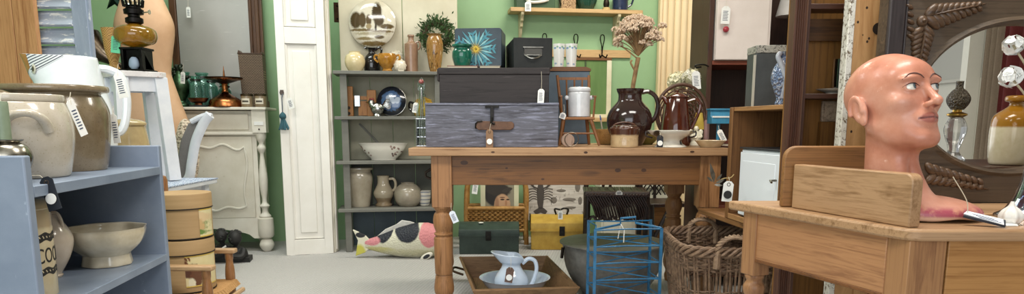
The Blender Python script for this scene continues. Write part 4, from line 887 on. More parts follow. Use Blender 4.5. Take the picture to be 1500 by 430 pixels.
MB().box(hx-10*k, hx+10*k, -.008, 0, Zc(158), Zc(154)).box(hx-2.5*k, hx+2.5*k, -.010, 0, Zc(176), Zc(155)).build('hasp_plate', IR, o, bevel=.001)
LEA = paint('6b4a33','4c3222',.5,scale=20)
m = MB().prism([((697-721)*k+hx,Zc(186)),((699-721)*k+hx,Zc(179)),((706-721)*k+hx,Zc(177)),((750-721)*k+hx,Zc(178)),((753-721)*k+hx,Zc(181)),((753-721)*k+hx,Zc(187)),((748-721)*k+hx,Zc(190)),((701-721)*k+hx,Zc(190))], -.010, -.0005).build('leather_strap', LEA, o, bevel=.002)
MB().tube([(hx-24*k,-.006,Zc(188)),(hx-24*k,-.012,Zc(181)),(hx-21*k,-.013,Zc(178)),(hx-14*k,-.012,Zc(177))], 1.2*k, 6).build('buckle', IR, o)
MB().tube([(hx,-.012,Zc(172)),(hx-1*k,-.016,Zc(180)),(hx+4*k,-.014,Zc(181))], 2*k, 8).build('staple', IR, o)
price_tag(717, 189, Yc-.026, 'brown kraft tag with white roundel on the grey wooden chest', 10.5, 27, '8a6a4e', style='dot', hook=W(720, 178, Yc-.018))
zc2 = zt+hc+.001; Yd = 3.23
p0 = on(644, Yd, zc2); p1 = on(804, Yd, zc2); w = p1.x-p0.x; hd = zat(99, Yd)-zc2; cx2 = (p0.x+p1.x)/2
DKW = wood('322c2c','161313','x',1.2,.65,wear='544b4d',worn=.66)
o = thing('wooden_box', 'dark stained wooden box stacked on the grey chest', 'box', (cx2, Yd, zc2))
MB().box(-w/2, w/2, 0, .40, 0, hd-.03).build('body', DKW, o, bevel=.003); MB().box(-w/2-.004, w/2+.004, -.004, .404, hd-.03, hd).build('lid', DKW, o, bevel=.003)
for s in (-1,): MB().box(-w/2-.010, -w/2-.0005, 0, .40, hd-.06, hd-.004).build('end_batten', wood('2f2827','1b1615','y'), o, bevel=.003)
zc3 = zc2+hd+.001
# thin books under the painted box
Ye = 3.27; k = scale_of(Ye, 97)
for x0, x1, c, z_, lab in ((655, 700, '8c5a4a', 0, 'thin brown book lying under the green jar'), (702, 733, '9a8f7c', 0, 'thin pale book lying under the painted flower box, right of the brown book')):
    a, b = on(x0, Ye, zc3).x, on(x1, Ye, zc3).x; hb = 3.6*k; o = thing('book', lab, 'book', ((a+b)/2, Ye, zc3), 0, 'books on the dark box')
    MB().box(-(b-a)/2, (b-a)/2, 0, .30, 0, .0025).box(-(b-a)/2, (b-a)/2, 0, .30, hb-.0025, hb).build('cover', paint(c, c, .6, scale=20), o); MB().box(-(b-a)/2+.003, (b-a)/2-.003, .003, .297, .0025, hb-.0025).build('pages', flat('d9cfb8'), o)
zc4 = zc3 + 3.6*k + .001
GR = ceramic('1f6a54','0f4436',.08,14); o, k = pot('green_jar', 'small glossy dark green glazed jar beside the painted box', 'jar', 677, 3.315, zc4, [(11,0),(12,3),(14.5,12),(14.5,20),(12.5,24),(12,26),(15,28),(15,30.5)], GR, py=80)
# box with painted flower
Yb = 3.385; a, b = on(666, Yb, zc4), on(735, Yb, zc4); w = b.x-a.x; h = zat(41, Yb)-zc4; o = thing('painted_box', 'dark blue box painted with a teal star-shaped flower', 'box', ((a.x+b.x)/2, Yb, zc4), math.radians(-5)); NB = paint('3a4750','2b3841',.45,scale=14)
def rr(w, h, r, n=5):
    P = []
    for cx, cz, a0 in ((w/2-r,h-r,0),(-w/2+r,h-r,PI/2),(-w/2+r,r,PI),(w/2-r,r,1.5*PI)):
        for i in range(n+1): P.append((cx+r*math.cos(a0+i*PI/2/n), cz+r*math.sin(a0+i*PI/2/n)))
    return P
MB().prism(rr(w,h,.012), 0, .20).build('body', NB, o, bevel=.003)
fc = (-.01, h*.47)
for nm, n_, L0, L1, wd, colr, y in (('outer_petals', 14, .018, .098, .012, '4a8c9c', -.0012), ('inner_petals', 14, .014, .070, .010, '86b9bd', -.002)):
    m = MB()
    for i in range(n_):
        a_ = 2*PI*i/n_ + (.2 if nm[0] == 'i' else 0); d = Vector((math.cos(a_),0,math.sin(a_))); s = Vector((-math.sin(a_),0,math.cos(a_))); L = L1*R.uniform(.85,1.1)
        L = min(L*1.35, .97*min((w/2-abs(fc[0]))/max(.12,abs(d.x)), (h*.47)/max(.12,abs(d.z)))); c0 = Vector((fc[0], y, fc[1]))
        m.add([c0+d*L0, c0+d*(L0+(L-L0)*.5)+s*wd*.5, c0+d*L, c0+d*(L0+(L-L0)*.5)-s*wd*.5], [(0,1,2,3)])
        if nm[0] == 'o' and i % 2 == 0:
            for q in (.55,.75):
                b_ = c0+d*(L*q); m.add([b_, b_+(d+s*1.2)*.012+s*.004, b_+(d+s)*.022, b_+(d*1.2+s*.4)*.012], [(0,1,2,3)]); m.add([b_, b_+(d-s*1.2)*.012-s*.004, b_+(d-s)*.022, b_+(d*1.2-s*.4)*.012], [(0,1,2,3)])
    m.build(nm, flat(colr), o, smooth=0)
m = MB()
for i in range(22): a_ = 2*PI*i/22; d = Vector((math.cos(a_),0,math.sin(a_))); s = Vector((-d.z,0,d.x)); c0 = Vector((fc[0],-.003,fc[1])); m.add([c0+s*.002, c0+d*R.uniform(.028,.044), c0-s*.002], [(0,1,2)])
m.build('stamens', flat('e0c04a'), o, smooth=0); MB().lathe([(0,-.005),(.017,-.004),(.019,-.0025)], 16, M=lookrot(PI/2), c=(fc[0],-.001,fc[1])).build('flower_centre', flat('c9582f'), o)
# black index drawer
Yk_ = 3.26; a, b = on(752.5, Yk_, zc3), on(809.5, Yk_, zc3); w = b.x-a.x; h = zat(55, Yk_)-zc3; o = thing('index_drawer', 'black metal card index drawer with label holder, top right of the stack', 'drawer box', (a.x, Yk_, zc3), math.radians(6.5)); BM = metal('2e2f2d','212220',.5,8,.4)
MB().box(0, w, .008, .36, 0, h).build('body', BM, o, bevel=.004); fr = MB().box(-.001, w+.001, 0, .008, -.0005+.001, h+.001).build('drawer_front', metal('2b2c2a','1e1f1d',.45,8,.4), o, bevel=.002)
k = scale_of(Yk_, 80); STEEL = metal('b9b5aa','6c6860',.3)
lx_, lz = w*.5, h*.55
MB().box(lx_-13*k,lx_+13*k,-.003,0,lz-6*k,lz+6*k).build('card', flat('4a4844'), fr)
m = MB().tube([(lx_-13*k,-.004,lz+6*k),(lx_+13*k,-.004,lz+6*k),(lx_+13*k,-.004,lz-5*k),(lx_-13*k,-.004,lz-5*k)], 1.1*k, 6, closed=True).tube([(lx_-15*k,-.004,lz+6*k),(lx_+15*k,-.004,lz+6*k)], 1.3*k, 6).tube(bez([(lx_-12*k,-.004,lz-5*k),(lx_-6*k,-.012,lz-9*k),(lx_,-.016,lz-10*k),(lx_+6*k,-.012,lz-9*k),(lx_+12*k,-.004,lz-5*k)],4), 1.3*k, 6)
m.build('label_holder', STEEL, fr)
price_tag(793, 130, 3.2, 'white tag with blue print hanging on a cord below the index drawer', 9.5, 21, tilt=.05, up=25)

# wire carrier with clear bottle
Yw = 3.30; o = thing('wire_carrier', 'silver wire bottle carrier at the left end of the pine table', 'bottle carrier', on(627, Yw+.0, zt)); k = scale_of(Yw, 180); WR = metal('d5d8dc','9a9ea4',.25)
m = MB()
cp = Vector((0, .10, 0)); q = 11*k
for z in (1*k, 14*k, 27*k, 40*k): m.tube([(-15*k,-q,z),(-1*k,-q,z),(-1*k,q,z),(-15*k,q,z)], .9*k, 6, closed=True)
for x in (-15,-10,-5,-1):
    for y in (-q, q): m.tube([(x*k,y,1*k),(x*k,y,40*k)], .8*k, 6)
for y in (-q*.5,0,q*.5): m.tube([(-15*k,y,1*k),(-15*k,y,40*k)], .8*k, 6); m.tube([(-15*k,y,1*k),(-1*k,y,1*k)], .8*k, 6)
m.tube(bez([(-8*k,-q,40*k),(-8*k,-q*.7,70*k),(-8*k,0,84*k),(-8*k,q*.7,70*k),(-8*k,q,40*k)],6), 1*k, 6)
m.build('basket', WR, o)
o2 = thing('glass_bottle', 'clear glass swing-top bottle standing behind the wire carrier', 'bottle', on(619, 3.44, zt+.002)); k = scale_of(3.42, 160)
MB().lathe(shell(smooth_prof([(8*k,0),(9*k,3*k),(9*k,40*k),(8*k,52*k),(4.5*k,70*k),(3.6*k,84*k),(4.4*k,86*k),(4.2*k,89*k)],3), .6*k), 24).build('body', clearglass('f6fbfa', .45), o2)
MB().tube([(-4.6*k,0,80*k),(-5*k,0,90*k),(0,0,98*k),(5*k,0,90*k),(4.6*k,0,80*k)], .6*k, 6).build('swing_wire', WR, o2); MB().sphere((0,0,92*k), (4*k,4*k,3.4*k), 12, 8).build('stopper', ceramic('a8615c','8a4a46'), o2)

# blue-grey box with two cups on it
Yg = 3.70; a, b = on(802, Yg, zt), on(862, Yg, zt); h = zat(104, Yg)-zt; w = b.x-a.x; o = thing('blue_box', 'blue-grey painted upright box with brown lid behind the doll chair', 'box', ((a.x+b.x)/2, Yg, zt)); BG = paint('5f6f7c','4d5b67',.5,wear='7f8c94',worn=.68,scale=5)
MB().box(-w/2, w/2, 0, .13, 0, h).build('body', BG, o, bevel=.004); MB().prism([(-w/2-.006,h),(w/2+.006,h),(w/2+.006,h+.012),(w/2-.02,h+.022),(-w/2+.02,h+.022),(-w/2-.006,h+.012)], -.006, .136).build('lid', wood('7a5334','4e331e','x'), o)
hz = zt+h+.023
def cupmat():
    its = []; 
    return blobs('e6e6e1', [(x, z, .006, .005, c, .3) for x, z, c in ((-.022,.100,'7fa0c0'),(-.010,.106,'8fb09a'),(.003,.100,'7fa0c0'),(.016,.106,'8fb09a'),(.024,.099,'7fa0c0'),(-.018,.02,'9ab0c4'),(.012,.016,'9ab0c4'))], (0,2), .1, 60, .2, coat=.3)
for px, lab in ((818.5, 'left of two tall white cups with a blue leaf band'), (836.5, 'right of two tall white cups with a blue leaf band')):
    pot('tall_cup', lab, 'cup', px, 3.765, hz, [(6.5,0),(7,1.5),(8.2,22),(9,33.5)], cupmat(), group='tall cups on the blue-grey box', root=False, py=80, t=.8)

# doll chair with white crock
Yq = 3.36; k = scale_of(Yq, 170); o = thing('doll_chair', 'small brown wooden doll chair standing on the pine table', 'chair', on(846, Yq, zt+.003)); DC = wood('8a5b34','5a3820','z',2,.45); Zq = lambda y: zat(y, Yq)-zt; zs = Zq(172)
MB().prism([(-25*k,-.10*0),(25*k,0),(22*k,.135),(-22*k,.135)], zs-4*k, zs, 'xy').build('seat', wood('9a683c','65401f','x',2,.45), o, bevel=.003)
for (x0,y0,x1,y1) in ((-21,.012,-27,-.006),(19,.012,32,-.006),(-18,.12,-22,.15),(17,.12,22,.15)): MB().tube([(x0*k,y0,zs-3*k),(x1*k,y1,0)], [3*k,2.2*k], 10).build('leg', DC, o)
for y in (Zq(196),): MB().tube([(-23.5*k,.005,y),(26*k,.005,y)], 1.4*k, 8).build('stretcher', DC, o)
for x0, x1 in ((-21,-28),(20,20)): MB().tube([(x0*k,.12,zs-1*k),(x1*k,.15,Zq(108))], [2.6*k,2.2*k], 10).build('back_post', DC, o)
MB().bar((-28*k,.148,Zq(113)),(20*k,.148,Zq(113)), 2*k, 4*k).build('top_rail', DC, o)
for x in (-14,-2,10): MB().tube([(x*.9*k,.125,zs),(x*k,.147,Zq(115))], 1.3*k, 8).build('spindle', DC, o)
for s in (-1,1): MB().bar((s*25*k,0,Zq(142)),(s*23*k,.13,Zq(140)), 4*k, 2.4*k).build('arm', DC, o, bevel=.001); MB().tube([(s*23*k,.012,zs),(s*25*k,.006,Zq(142))], 1.5*k, 8).build('arm_post', DC, o)
CW_ = ceramic('d9dadb','c3c6ca',.14); o, k2 = pot('white_crock', 'white lidded crock with knob handles sitting on the doll chair', 'crock', 848, Yq+.065, zt+zs+.006, [(15.5,0),(16,2),(16,32),(14.5,34.5)], CW_, closed=True, py=150)
MB().lathe(smooth_prof([(15*k2,35*k2),(16.4*k2,36*k2),(16.4*k2,40*k2),(14*k2,42*k2)],3)+[(0,42*k2)], 32).build('lid', CW_, o)
m_ = [MB().sphere((s*18*k2,0,27*k2), (3.4*k2,3*k2,3.4*k2), 12, 8).build('knob', CW_, o) for s in (-1,1)]
price_tag(826, 165, 3.31, 'small square tag with dark spot tied to the doll chair', 9, 9, tilt=.35)
# twine spool
o = thing('twine_spool', 'wooden twine spool with a wire ring lying on the pine table', 'spool', on(832, 3.20, zt)); k = scale_of(3.2, 205)
SPW = wood('9c8474','6b5648','z',2,.6)
for y in (0, .045): MB().lathe([(4*k,-.004),(9*k,-.004),(9.6*k,0),(9*k,.004),(4*k,.004)], 24, M=lookrot(PI/2), c=(0,y,9.6*k)).build('flange', SPW, o)
MB().lathe([(3*k,0),(7*k,.004),(7*k,.041),(3*k,.045)], 20, M=lookrot(-PI/2), c=(0,0,9.6*k)).build('core', fabric('6b4a35','4a3020',200), o)
MB().tube([(5*k+10*k*math.cos(a), -.006, 11.2*k+10*k*math.sin(a)) for a in [2*PI*i/28 for i in range(28)]], .7*k, 6, closed=True).build('wire_ring', metal('8d8173','5a5047',.4), o)

# big dark jug with dried hogweed
DJ = ceramic('3a2622','221513',.12,6); o, k = pot('dark_jug', 'large dark brown glazed jug holding dried flowers on the pine table', 'jug', 921, 3.46, zt, [(18,0),(21,4),(30,20),(33,36),(29,50),(19,62),(17,67),(17,73),(19,77),(20,81)], DJ)
handle(o, k, [(17,76),(27,77),(37,70),(41,57),(38,42),(31,33)], 3.2, DJ)
jb = o.location.copy()
o = thing('dried_hogweed', 'dried brown hogweed umbel standing in the large dark jug', 'dried flower', jb + Vector((3*k, 0, .012))); STM = paint('9a7a52','6f5233',.7,scale=30)
def J(x, y, dy=0): p = W(x, y, 3.46) - o.location; return Vector((p.x, dy, p.z))
m = MB().tube(bez([(0,0,0),J(926,140),J(930,110),J(935,84)],6), 3.2*k, 8)
tops = []
for i in range(58):
    t = i/58; a = R.uniform(0,2*PI); q = math.sqrt(R.random()); x = 933 + 31*q*math.cos(a); yy = 41 - 20*math.sqrt(max(0,1-q*q))*R.uniform(.6,1) + 20*q*q; tops.append((x, yy, 24*q*math.sin(a)*k))
tops += [(903,44,0),(965,50,.01),(948,66,-.02),(906,66,.02),(950,56,.03),(912,58,-.02),(940,64,-.03),(970,38,0),(968,58,.01)]
for (x, y, dy) in tops: m.tube(bez([J(935,82), J(935+(x-935)*.45, 82-(82-y)*.62, dy*.4), J(x, y, dy)],4), .6*k, 5)
m.tube(bez([J(934,86),J(914,70),J(905,66)],4), 1*k, 6); m.tube(bez([J(931,105),J(924,92),J(926,88)],4), 1.4*k, 6)
m.build('stems', STM, o)
UM = paint('e3cfb8','b39273',.85,scale=60); f = MB()
for (x, y, dy) in tops:
    c0 = J(x, y, dy); r = R.uniform(5,7)*k
    for i in range(34):
        a = R.uniform(0,2*PI); b = math.asin(R.uniform(-.3,1)); p = c0 + Vector((r*math.cos(a)*math.cos(b), r*math.sin(a)*math.cos(b), r*.7*math.sin(b))); f.sphere(p, R.uniform(1.0,1.7)*k, 6, 4)
f.build('florets', UM, o)
# smaller pieces in front
o, k = pot('salt_crock', 'small half brown half cream crock with a rope-like bail on the table front', 'crock', 914.5, 3.19, zt, [(19,0),(20,1.5),(20,14),(21.5,23),(22,27),(20,29)], ceramic('c8ac85','b0936c',.18,12,split=.056,c3='4b2a1c'), py=200)
MB().lathe(smooth_prof([(20*k,28*k),(18*k,31*k),(8*k,33*k)],3)+[(0,33*k)], 28).build('lid', ceramic('4b2a1c','341b11',.12), o); handle(o, k, [(-19,26),(-14,33),(0,36),(13,33),(19,26)], 1.3, ceramic('5b3524','3a2014',.3), name='bail')
lm = lettering('GENTRY', 7.5*k, ceramic('d0b68f','bb9d73',.2), o, (0,0,9*k), wrap=20.2*k); 
M_ = Matrix.Rotation(.16, 4, 'Z')
for v in lm.data.vertices: v.co = M_ @ v.co
o, k = pot('wooden_bowl', 'plain tan wooden bowl half hidden behind the small crock', 'bowl', 891, 3.62, zt, [(10,0),(12,1),(17,12),(19,22)], wood('c49a5c','93683a','x',2,.5))
o, k = pot('green_bowl', 'yellow-green bowl between the dark jug and the white compote', 'bowl', 946, 3.62, zt, [(9,0),(10,1),(16,7),(21,15)], ceramic('a29a55','7f7a3c',.2))
o = thing('paint_brush', 'thin blue-ended paint brush resting in the tan bowl', 'brush', on(884, 3.62, zt+.03)); k = scale_of(3.5, 190)
MB().tube([(0,0,0),(-5*k,-.01,28*k)], 1*k, 8).build('shaft', flat('c8c2b5'), o); MB().tube([(5*k,-.02,16*k),(13*k,-.03,23*k)],.2*k,4)
MB().tube([(-5*k,-.01,28*k),(-6.4*k,-.012,35*k)], [1.4*k,.6*k], 8).build('blue_end', flat('3f62b0'), o)
# compote with coffee pot on it
tr_ = [(x*.00318,z*.00318,4*.00318,4*.00318,'2b2724',.4) for x,z in ((-24,16),(-20,10),(-25,21),(24,16),(19,11),(26,21),(14,7),(22,5))]
CP = blobs('e2ddd0', tr_, (0,2), .5, 90, .12, coat=.4); o, k = pot('compote_dish', 'white footed compote dish with dark transfer print on the table', 'dish', 982, 3.235, zt, [(23,0),(22,2),(17,5),(16,9),(20,13),(29,18),(33,22),(34,24)], CP, py=200)
for s in (-1,1): handle(o, k, [(s*30,19),(s*36,22),(s*36,16),(s*27,13)], 1.3, ceramic('3a3432','241f1e'))
price_tag(967, 198, 3.13, 'dark tag with white roundel hanging on the compote dish', 9.5, 17, '23262e', style='dot', hook=W(966,192,3.16))
CO = ceramic('5a2a1a','3a170d',.06,5); o, k = pot('coffee_pot', 'tall faceted brown coffee pot behind the white compote', 'coffee pot', 989, 3.435, zt, [(21,0),(22.5,4),(21,24),(16,66),(14.5,68)], CO, seg=10, sm=False, closed=True)
MB().lathe(smooth_prof([(15*k,68*k),(15.5*k,70*k),(9*k,74*k),(2*k,76*k),(3*k,79*k)],3)+[(0,80*k)], 20).build('lid', CO, o)
handle(o, k, [(15,63),(27,66),(34,60),(32,46),(22,22)], 2.3, CO); MB().tube([(-14*k,0,62*k),(-19*k,0,69*k),(-22*k,0,70*k)], [4.5*k,3*k,1.6*k], 10).build('spout', CO, o)
# oval wicker tray behind
WK = wood('5a3a28','2c1a12','x',3,.5)
def torus_pts(rx, rz, n=40, y=0): return [(rx*math.cos(2*PI*i/n), y, rz*math.sin(2*PI*i/n)) for i in range(n)]
o = thing('wicker_tray', 'dark oval wicker tray leaning behind the brown coffee pot', 'tray', on(998, 3.585, zt+.004)); k = scale_of(3.585, 160); o.rotation_euler = (-.10,0,0)
m = MB().tube([(x,y,z+44.5*k) for x,y,z in torus_pts(37*k,42*k)], 2.6*k, 8, closed=True); m.build('rim', WK, o)
m = MB()
for q in range(1, 13):
    f = q/13; m.tube([(36*k*f*math.cos(a)+0, .006*math.sin(a*10+q*PI), 42*k+41*k*f*math.sin(a)) for a in [2*PI*i/60 for i in range(60)]], 1.25*k, 5, closed=True)
for i in range(20): a = 2*PI*i/20; m.tube([(4*k*math.cos(a),0,42*k+4*k*math.sin(a)),(36*k*math.cos(a),0,42*k+41*k*math.sin(a))], 1*k, 5)
m.build('weave', WK, o)
# hydrangeas in a vase behind the tray
o, k = pot('dark_vase', 'slim dark vase holding white hydrangeas behind the wicker tray', 'vase', 1001, 3.765, zt, [(10,0),(13,20),(10,45),(6,60),(8,66)], BLK)
vb = o.location.copy()
for (x, y, r, dy, lab, c1) in ((992, 120, 15, -.04, 'cream hydrangea head above the brown coffee pot', 'ece6c8'), (1012, 114, 13, -.10, 'white hydrangea head nearest the hanging tag', 'f0ece4')):
    o = thing('hydrangea', lab, 'flower', vb + Vector((0,0,.015+.02*(x>1000))), 0, 'hydrangea heads in the dark vase'); c0 = W(x, y, 3.8+dy) - o.location; kk = scale_of(3.8, y)
    MB().tube(bez([(.006*(1 if x>1000 else -1),0,0),(c0.x*.25,c0.y*.2,c0.z*.6),tuple(c0)],5), .004, 6).build('stem', paint('6f7a45','556035',.7), o); m = MB()
    for i in range(110):
        d = Vector((R.gauss(0,1),R.gauss(0,1),R.gauss(0,1))).normalized(); p = c0 + d*r*kk*R.uniform(.82,1.02); d = (d+Vector((R.uniform(-.4,.4),R.uniform(-.4,.4),R.uniform(-.4,.4)))).normalized(); u = d.orthogonal().normalized(); v = d.cross(u); s = R.uniform(2.6,4)*kk
        for j in range(4):
            a = j*PI/2+R.random(); e = u*math.cos(a)+v*math.sin(a); g = u*-math.sin(a)+v*math.cos(a); m.add([p, p+e*s*.6+g*s*.5+d*s*.2, p+e*s+d*s*.1, p+e*s*.6-g*s*.5+d*s*.2], [(0,1,2,3)])
    m.build('petals', paint(c1, 'd9d3ad', .8, scale=40), o, smooth=0); MB().sphere(c0, r*kk*.8, 12, 8).build('inner_florets', paint('d3cfae','b9b68e',.8,scale=60), o)
# right end of the table top
o = thing('white_figurine', 'small white ceramic figurine beside the brown coffee pot', 'figurine', on(1019, 3.36, zt)); k = scale_of(3.36, 195)
m = MB().lathe(smooth_prof([(0,0),(8*k,0),(8*k,4*k),(6.5*k,8*k),(7.5*k,14*k),(4*k,20*k),(2*k,22*k)],3)+[(0,22*k)], 18).sphere((0,0,25*k),(3.6*k,3.4*k,4*k),12,8)
for s in (-1,1): m.tube(bez([(s*3*k,-2*k,19*k),(s*7*k,-4*k,14*k),(s*1*k,-7*k,12*k)],4), 1.7*k, 8); m.sphere((s*6*k,2*k,18*k),(4*k,1.2*k,6.5*k),10,8,lookrot(0,s*.4,0))
m.build('body', ceramic('e3ddc9','cfc6ab',.3), o)
o = thing('paper_lamp', 'little yellow paper shaded lamp behind the white figurine', 'lamp', on(1022, 3.6, zt)); k = scale_of(3.6,180)
MB().lathe([(9*k,22*k),(5*k,46*k),(4.4*k,46*k),(8.4*k,22*k)], 20).build('shade', paint('d8bf5c','b79a3c',.7), o); MB().lathe([(0,0),(7*k,0),(6*k,3*k),(1.6*k,6*k),(1.6*k,40*k),(0,41*k)], 16).build('stem', metal('8a7340','5b4a24'), o)
o = thing('pink_candle', 'dusty pink pillar candle left of the toy piano', 'candle', on(1034, 3.42, zt)); k = scale_of(3.33, 190); MB().lathe([(0,0),(4*k,0),(4*k,36*k),(3*k,38*k),(0,37*k)], 16).build('wax', paint('a5817c','8d6a66',.5), o); MB().tube([(0,0,37*k),(.5*k,0,41*k)], .5*k, 5).build('wick', flat('3a302a'), o)
pot('shallow_dish', 'shallow cream dish at the right front of the pine table', 'dish', 1040, 3.18, zt, [(14,0),(15,1),(20,7),(22.5,10)], ceramic('d6bf9c','bfa57e',.25), root=False, py=210)
TB = paint('3f87a8','33708d',.4,scale=20); Yo = 3.30; k = scale_of(Yo, 175); b = on(1055, Yo, zt); o = thing('toy_piano', 'small blue toy piano on a pedestal at the table end', 'toy', b); Zo = lambda y: zat(y, Yo)-zt
MB().prism([(0,Zo(181)),(0,Zo(172)),(.025,Zo(170)),(.03,Zo(161)),(.085,Zo(161)),(.085,Zo(181))], -14*k, 17*k, 'yz').build('case', TB, o, bevel=.002); MB().box(-15.5*k,18*k,.02,.088,Zo(161),Zo(158.5)).build('lid', TB, o, bevel=.001)
m = MB()
for i in range(12): m.box(-13*k+2.4*k*i, -13*k+2.4*k*i+2*k, -.004, .024, Zo(172), Zo(169.8))
m.build('keyboard', flat('eeece6'), o)
MB().lathe([(0,0),(11*k,0),(10*k,2*k),(2.6*k,5*k),(2.6*k,Zo(181)),(0,Zo(181))], 16, c=(0,.045,0)).build('pedestal', TB, o)
price_tag(1053, 190, 3.22, 'white tag leaning at the toy piano, bluish print', 8, 19, tilt=-.5, up=6)
o = thing('small_book', 'dark red book lying flat at the right end of the table', 'book', on(1062, 3.245, zt)); MB().box(-.03,.03,0,.05,0,.004).box(-.03,.03,0,.05,.014,.018).build('cover', flat('5a2a24'), o); MB().box(-.028,.028,.002,.048,.004,.014).build('pages', flat('d5cab2'), o)

# ================================================================ back wall behind the table
o_ = None
def wpt(px, py, off=0.0):
    """point on the back wall at a photo pixel, OFF metres in front of it"""
    Y = 5.3
    for _ in range(6): p = W(px, py, Y); Y = wallY(p.x) - off/math.cos(AY)
    return W(px, py, Y)
WS = wood('d0ad7c','a47f52','x',1,.55,wear='b59467',worn=.6)
a, b = wpt(748, 14, .16), wpt(942, 16, .16); L = (b-a).length; zsh = W(845, 12.5, (a.y+b.y)/2).z; o = thing('wall_shelf', 'pale wooden wall shelf with brackets on the green wall', 'shelf', (a.x, a.y, zsh), AY)
MB().box(0, L, 0, .158, -.03, 0).build('board', WS, o, bevel=.004)
kw = scale_of(a.y, 40)
def bracket(x, n, zbot):
    P = [(0.150,-.031),(.004,-.031),(.006,-.05),(.03,-.07),(.035,-.09),(.06,-.10),(.065,-.13),(.09,-.14),(.10,-.17),(.13,zbot+.02),(.150,zbot)]
    m = MB().prism(P, x, x+.022, 'yz'); m.build('bracket', paint('cbbf9c','b3a57e',.6,wear='8d7f5c',worn=.66,scale=10), o, bevel=.002)
bracket(16*kw, 0, -.22); bracket(L-38*kw, 0, -.24)
price_tag(773.5, 2, wpt(773,5,.18).y, 'white tag hanging from the left of the wall shelf', 9, 14)
zS = zsh+.001
def ons(px, dy=.08):
    Y = a.y
    for _ in range(4): p = on(px, Y, zS); Y = wallY(p.x) - (.158-dy)/math.cos(AY)
    return on(px, Y, zS)
p = ons(783,.09); k = scale_of(p.y,5); o = thing('green_tin', 'dark green tin box at the left of the wall shelf', 'tin', p, AY)
MB().box(-29*k,29*k,-.05,.05,0,24*k).build('body', paint('3f5a3c','33482f',.4), o, bevel=.004); MB().box(-29.5*k,29.5*k,-.052,.052,24*k,30*k).build('lid', paint('3f5a3c','33482f',.4), o, bevel=.004); MB().tube(bez([(-16*k,-.06,14*k),(-8*k,-.07,8*k),(8*k,-.07,9*k),(18*k,-.06,12*k)],5), 2*k, 8).build('white_handle', flat('e8e4da'), o)
def speckled():
    n = NT('granite_enamel'); f = n.noise(n.map((60,60,60)), 1.5, 3); return n.done(n.ramp(f, [(.38,'4a3326'),(.47,'a5825c'),(.55,'c9ae86'),(.62,'6d4a33')]), .3)
p = ons(831,.08); o = thing('speckled_tin', 'square brown speckled canister on the wall shelf', 'tin', p, AY); MB().box(-11*k,11*k,-.045,.045,0,24*k).build('body', speckled(), o, bevel=.004); MB().box(-11.4*k,11.4*k,-.047,.047,24*k,30*k).build('lid', metal('3a3330','221d1b'), o, bevel=.004); MB().tube([(-11*k,-.04,22*k),(-14*k,-.04,12*k),(-11*k,-.04,4*k)], .9*k, 6).build('handle', metal('3a3330','221d1b'), o)
o, _ = pot('green_glass_bowl', 'dark green ribbed glass bowl in the middle of the wall shelf', 'bowl', 859, ons(859,.085).y, zS, [(9,0),(10,2),(14,10),(17,22)], (lambda n: n.done(lin('2f5a48'), .08, trans=.35, coat=.5))(NT('dark_green_glass')), lobe=.03, nl=16, seg=64, py=5)
p = ons(888,.06); o = thing('bronze_figurine', 'small dark figurine on a yellow base on the wall shelf', 'figurine', p); MB().lathe([(0,0),(6*k,0),(5.5*k,4*k),(0,4.5*k)], 16).build('base', paint('c9b27a','a8905a',.6,scale=40), o); MB().lathe(smooth_prof([(3.5*k,4*k),(4.5*k,10*k),(3*k,16*k),(1.5*k,18*k)],3)+[(0,18*k)], 16).sphere((0,0,20.5*k),(2.6*k,2.6*k,3*k),10,8).build('body', metal('4a4238','2a251f',.5), o)
DB = ceramic('2a3450','1a2138',.12,20); o, k2 = pot('blue_mug', 'dark blue mug at the right of the wall shelf', 'mug', 908, ons(908,.07).y, zS, [(11,0),(11.5,2),(11.5,22)], DB, py=5); handle(o, k2, [(11,16),(19,20),(17,10),(11,5)], 1.4, DB)
# hook rail
a2, b2 = wpt(842, 79, .02), wpt(924, 76, .02); kk = scale_of(a2.y, 75); o = thing('hook_rail', 'pale wooden wall rail with twisted black wire hooks', 'hook rail', (a2.x, a2.y, W(880,78,a2.y).z), AY); L = (b2-a2).length
MB().box(-.30, L, 0, .02, -5.5*kk, 5.5*kk).build('rail', WS, o, bevel=.003)
for px in (797, 842.5, 881):
    x = (wpt(px,70).x - a2.x)/math.cos(AY); m = MB().tube(bez([(x,-.012,-2*kk),(x-.8*kk,-.014,10*kk),(x-3*kk,-.012,20*kk),(x-2*kk,-.012,26*kk),(x+2*kk,-.012,26*kk),(x+3*kk,-.012,20*kk),(x+.8*kk,-.014,10*kk),(x,-.012,-1*kk)],5), .75*kk, 6)
    for s in (-1,1): m.tube(bez([(x,-.008,-2*kk),(x+s*4*kk,-.04,-6*kk),(x+s*6*kk,-.05,-2*kk)],4), 1*kk, 6)
    m.build('wire_hook', metal('26241f','141311',.5), o)
# green framed panel
pa, pb = wpt(858, 90, .06), wpt(897, 90, .06); k = scale_of(pa.y, 120); zb_ = zat(172, pa.y); h = zat(88, pa.y)-zb_
o = thing('glazed_door', 'small cupboard door with green glass and a white stile against the wall', 'cupboard door', (pa.x, pa.y, zb_), AY)
wdt = (897-858)*k/math.cos(AY); EM = paint('e6dfc4','d2c8a6',.5)
MB().box(wdt-7*k, wdt, 0, .03, 0, h).build('stile', EM, o, bevel=.002); MB().box(-24*k,-18*k,0,.03,0,h).build('stile', EM, o, bevel=.002); MB().box(-24*k,wdt,0,.03,h,h+4*k).build('top_rail', wood('7a5230','4a3018','x'), o, bevel=.002); MB().box(-18*k,wdt-7*k,0,.03,0,5*k).build('bottom_rail', EM, o)
MB().box(-18*k, wdt-7*k, .010, .016, 5*k, h).build('glass', paint('7f9a63','5f7a4c',.1,scale=3,axis='z'), o)
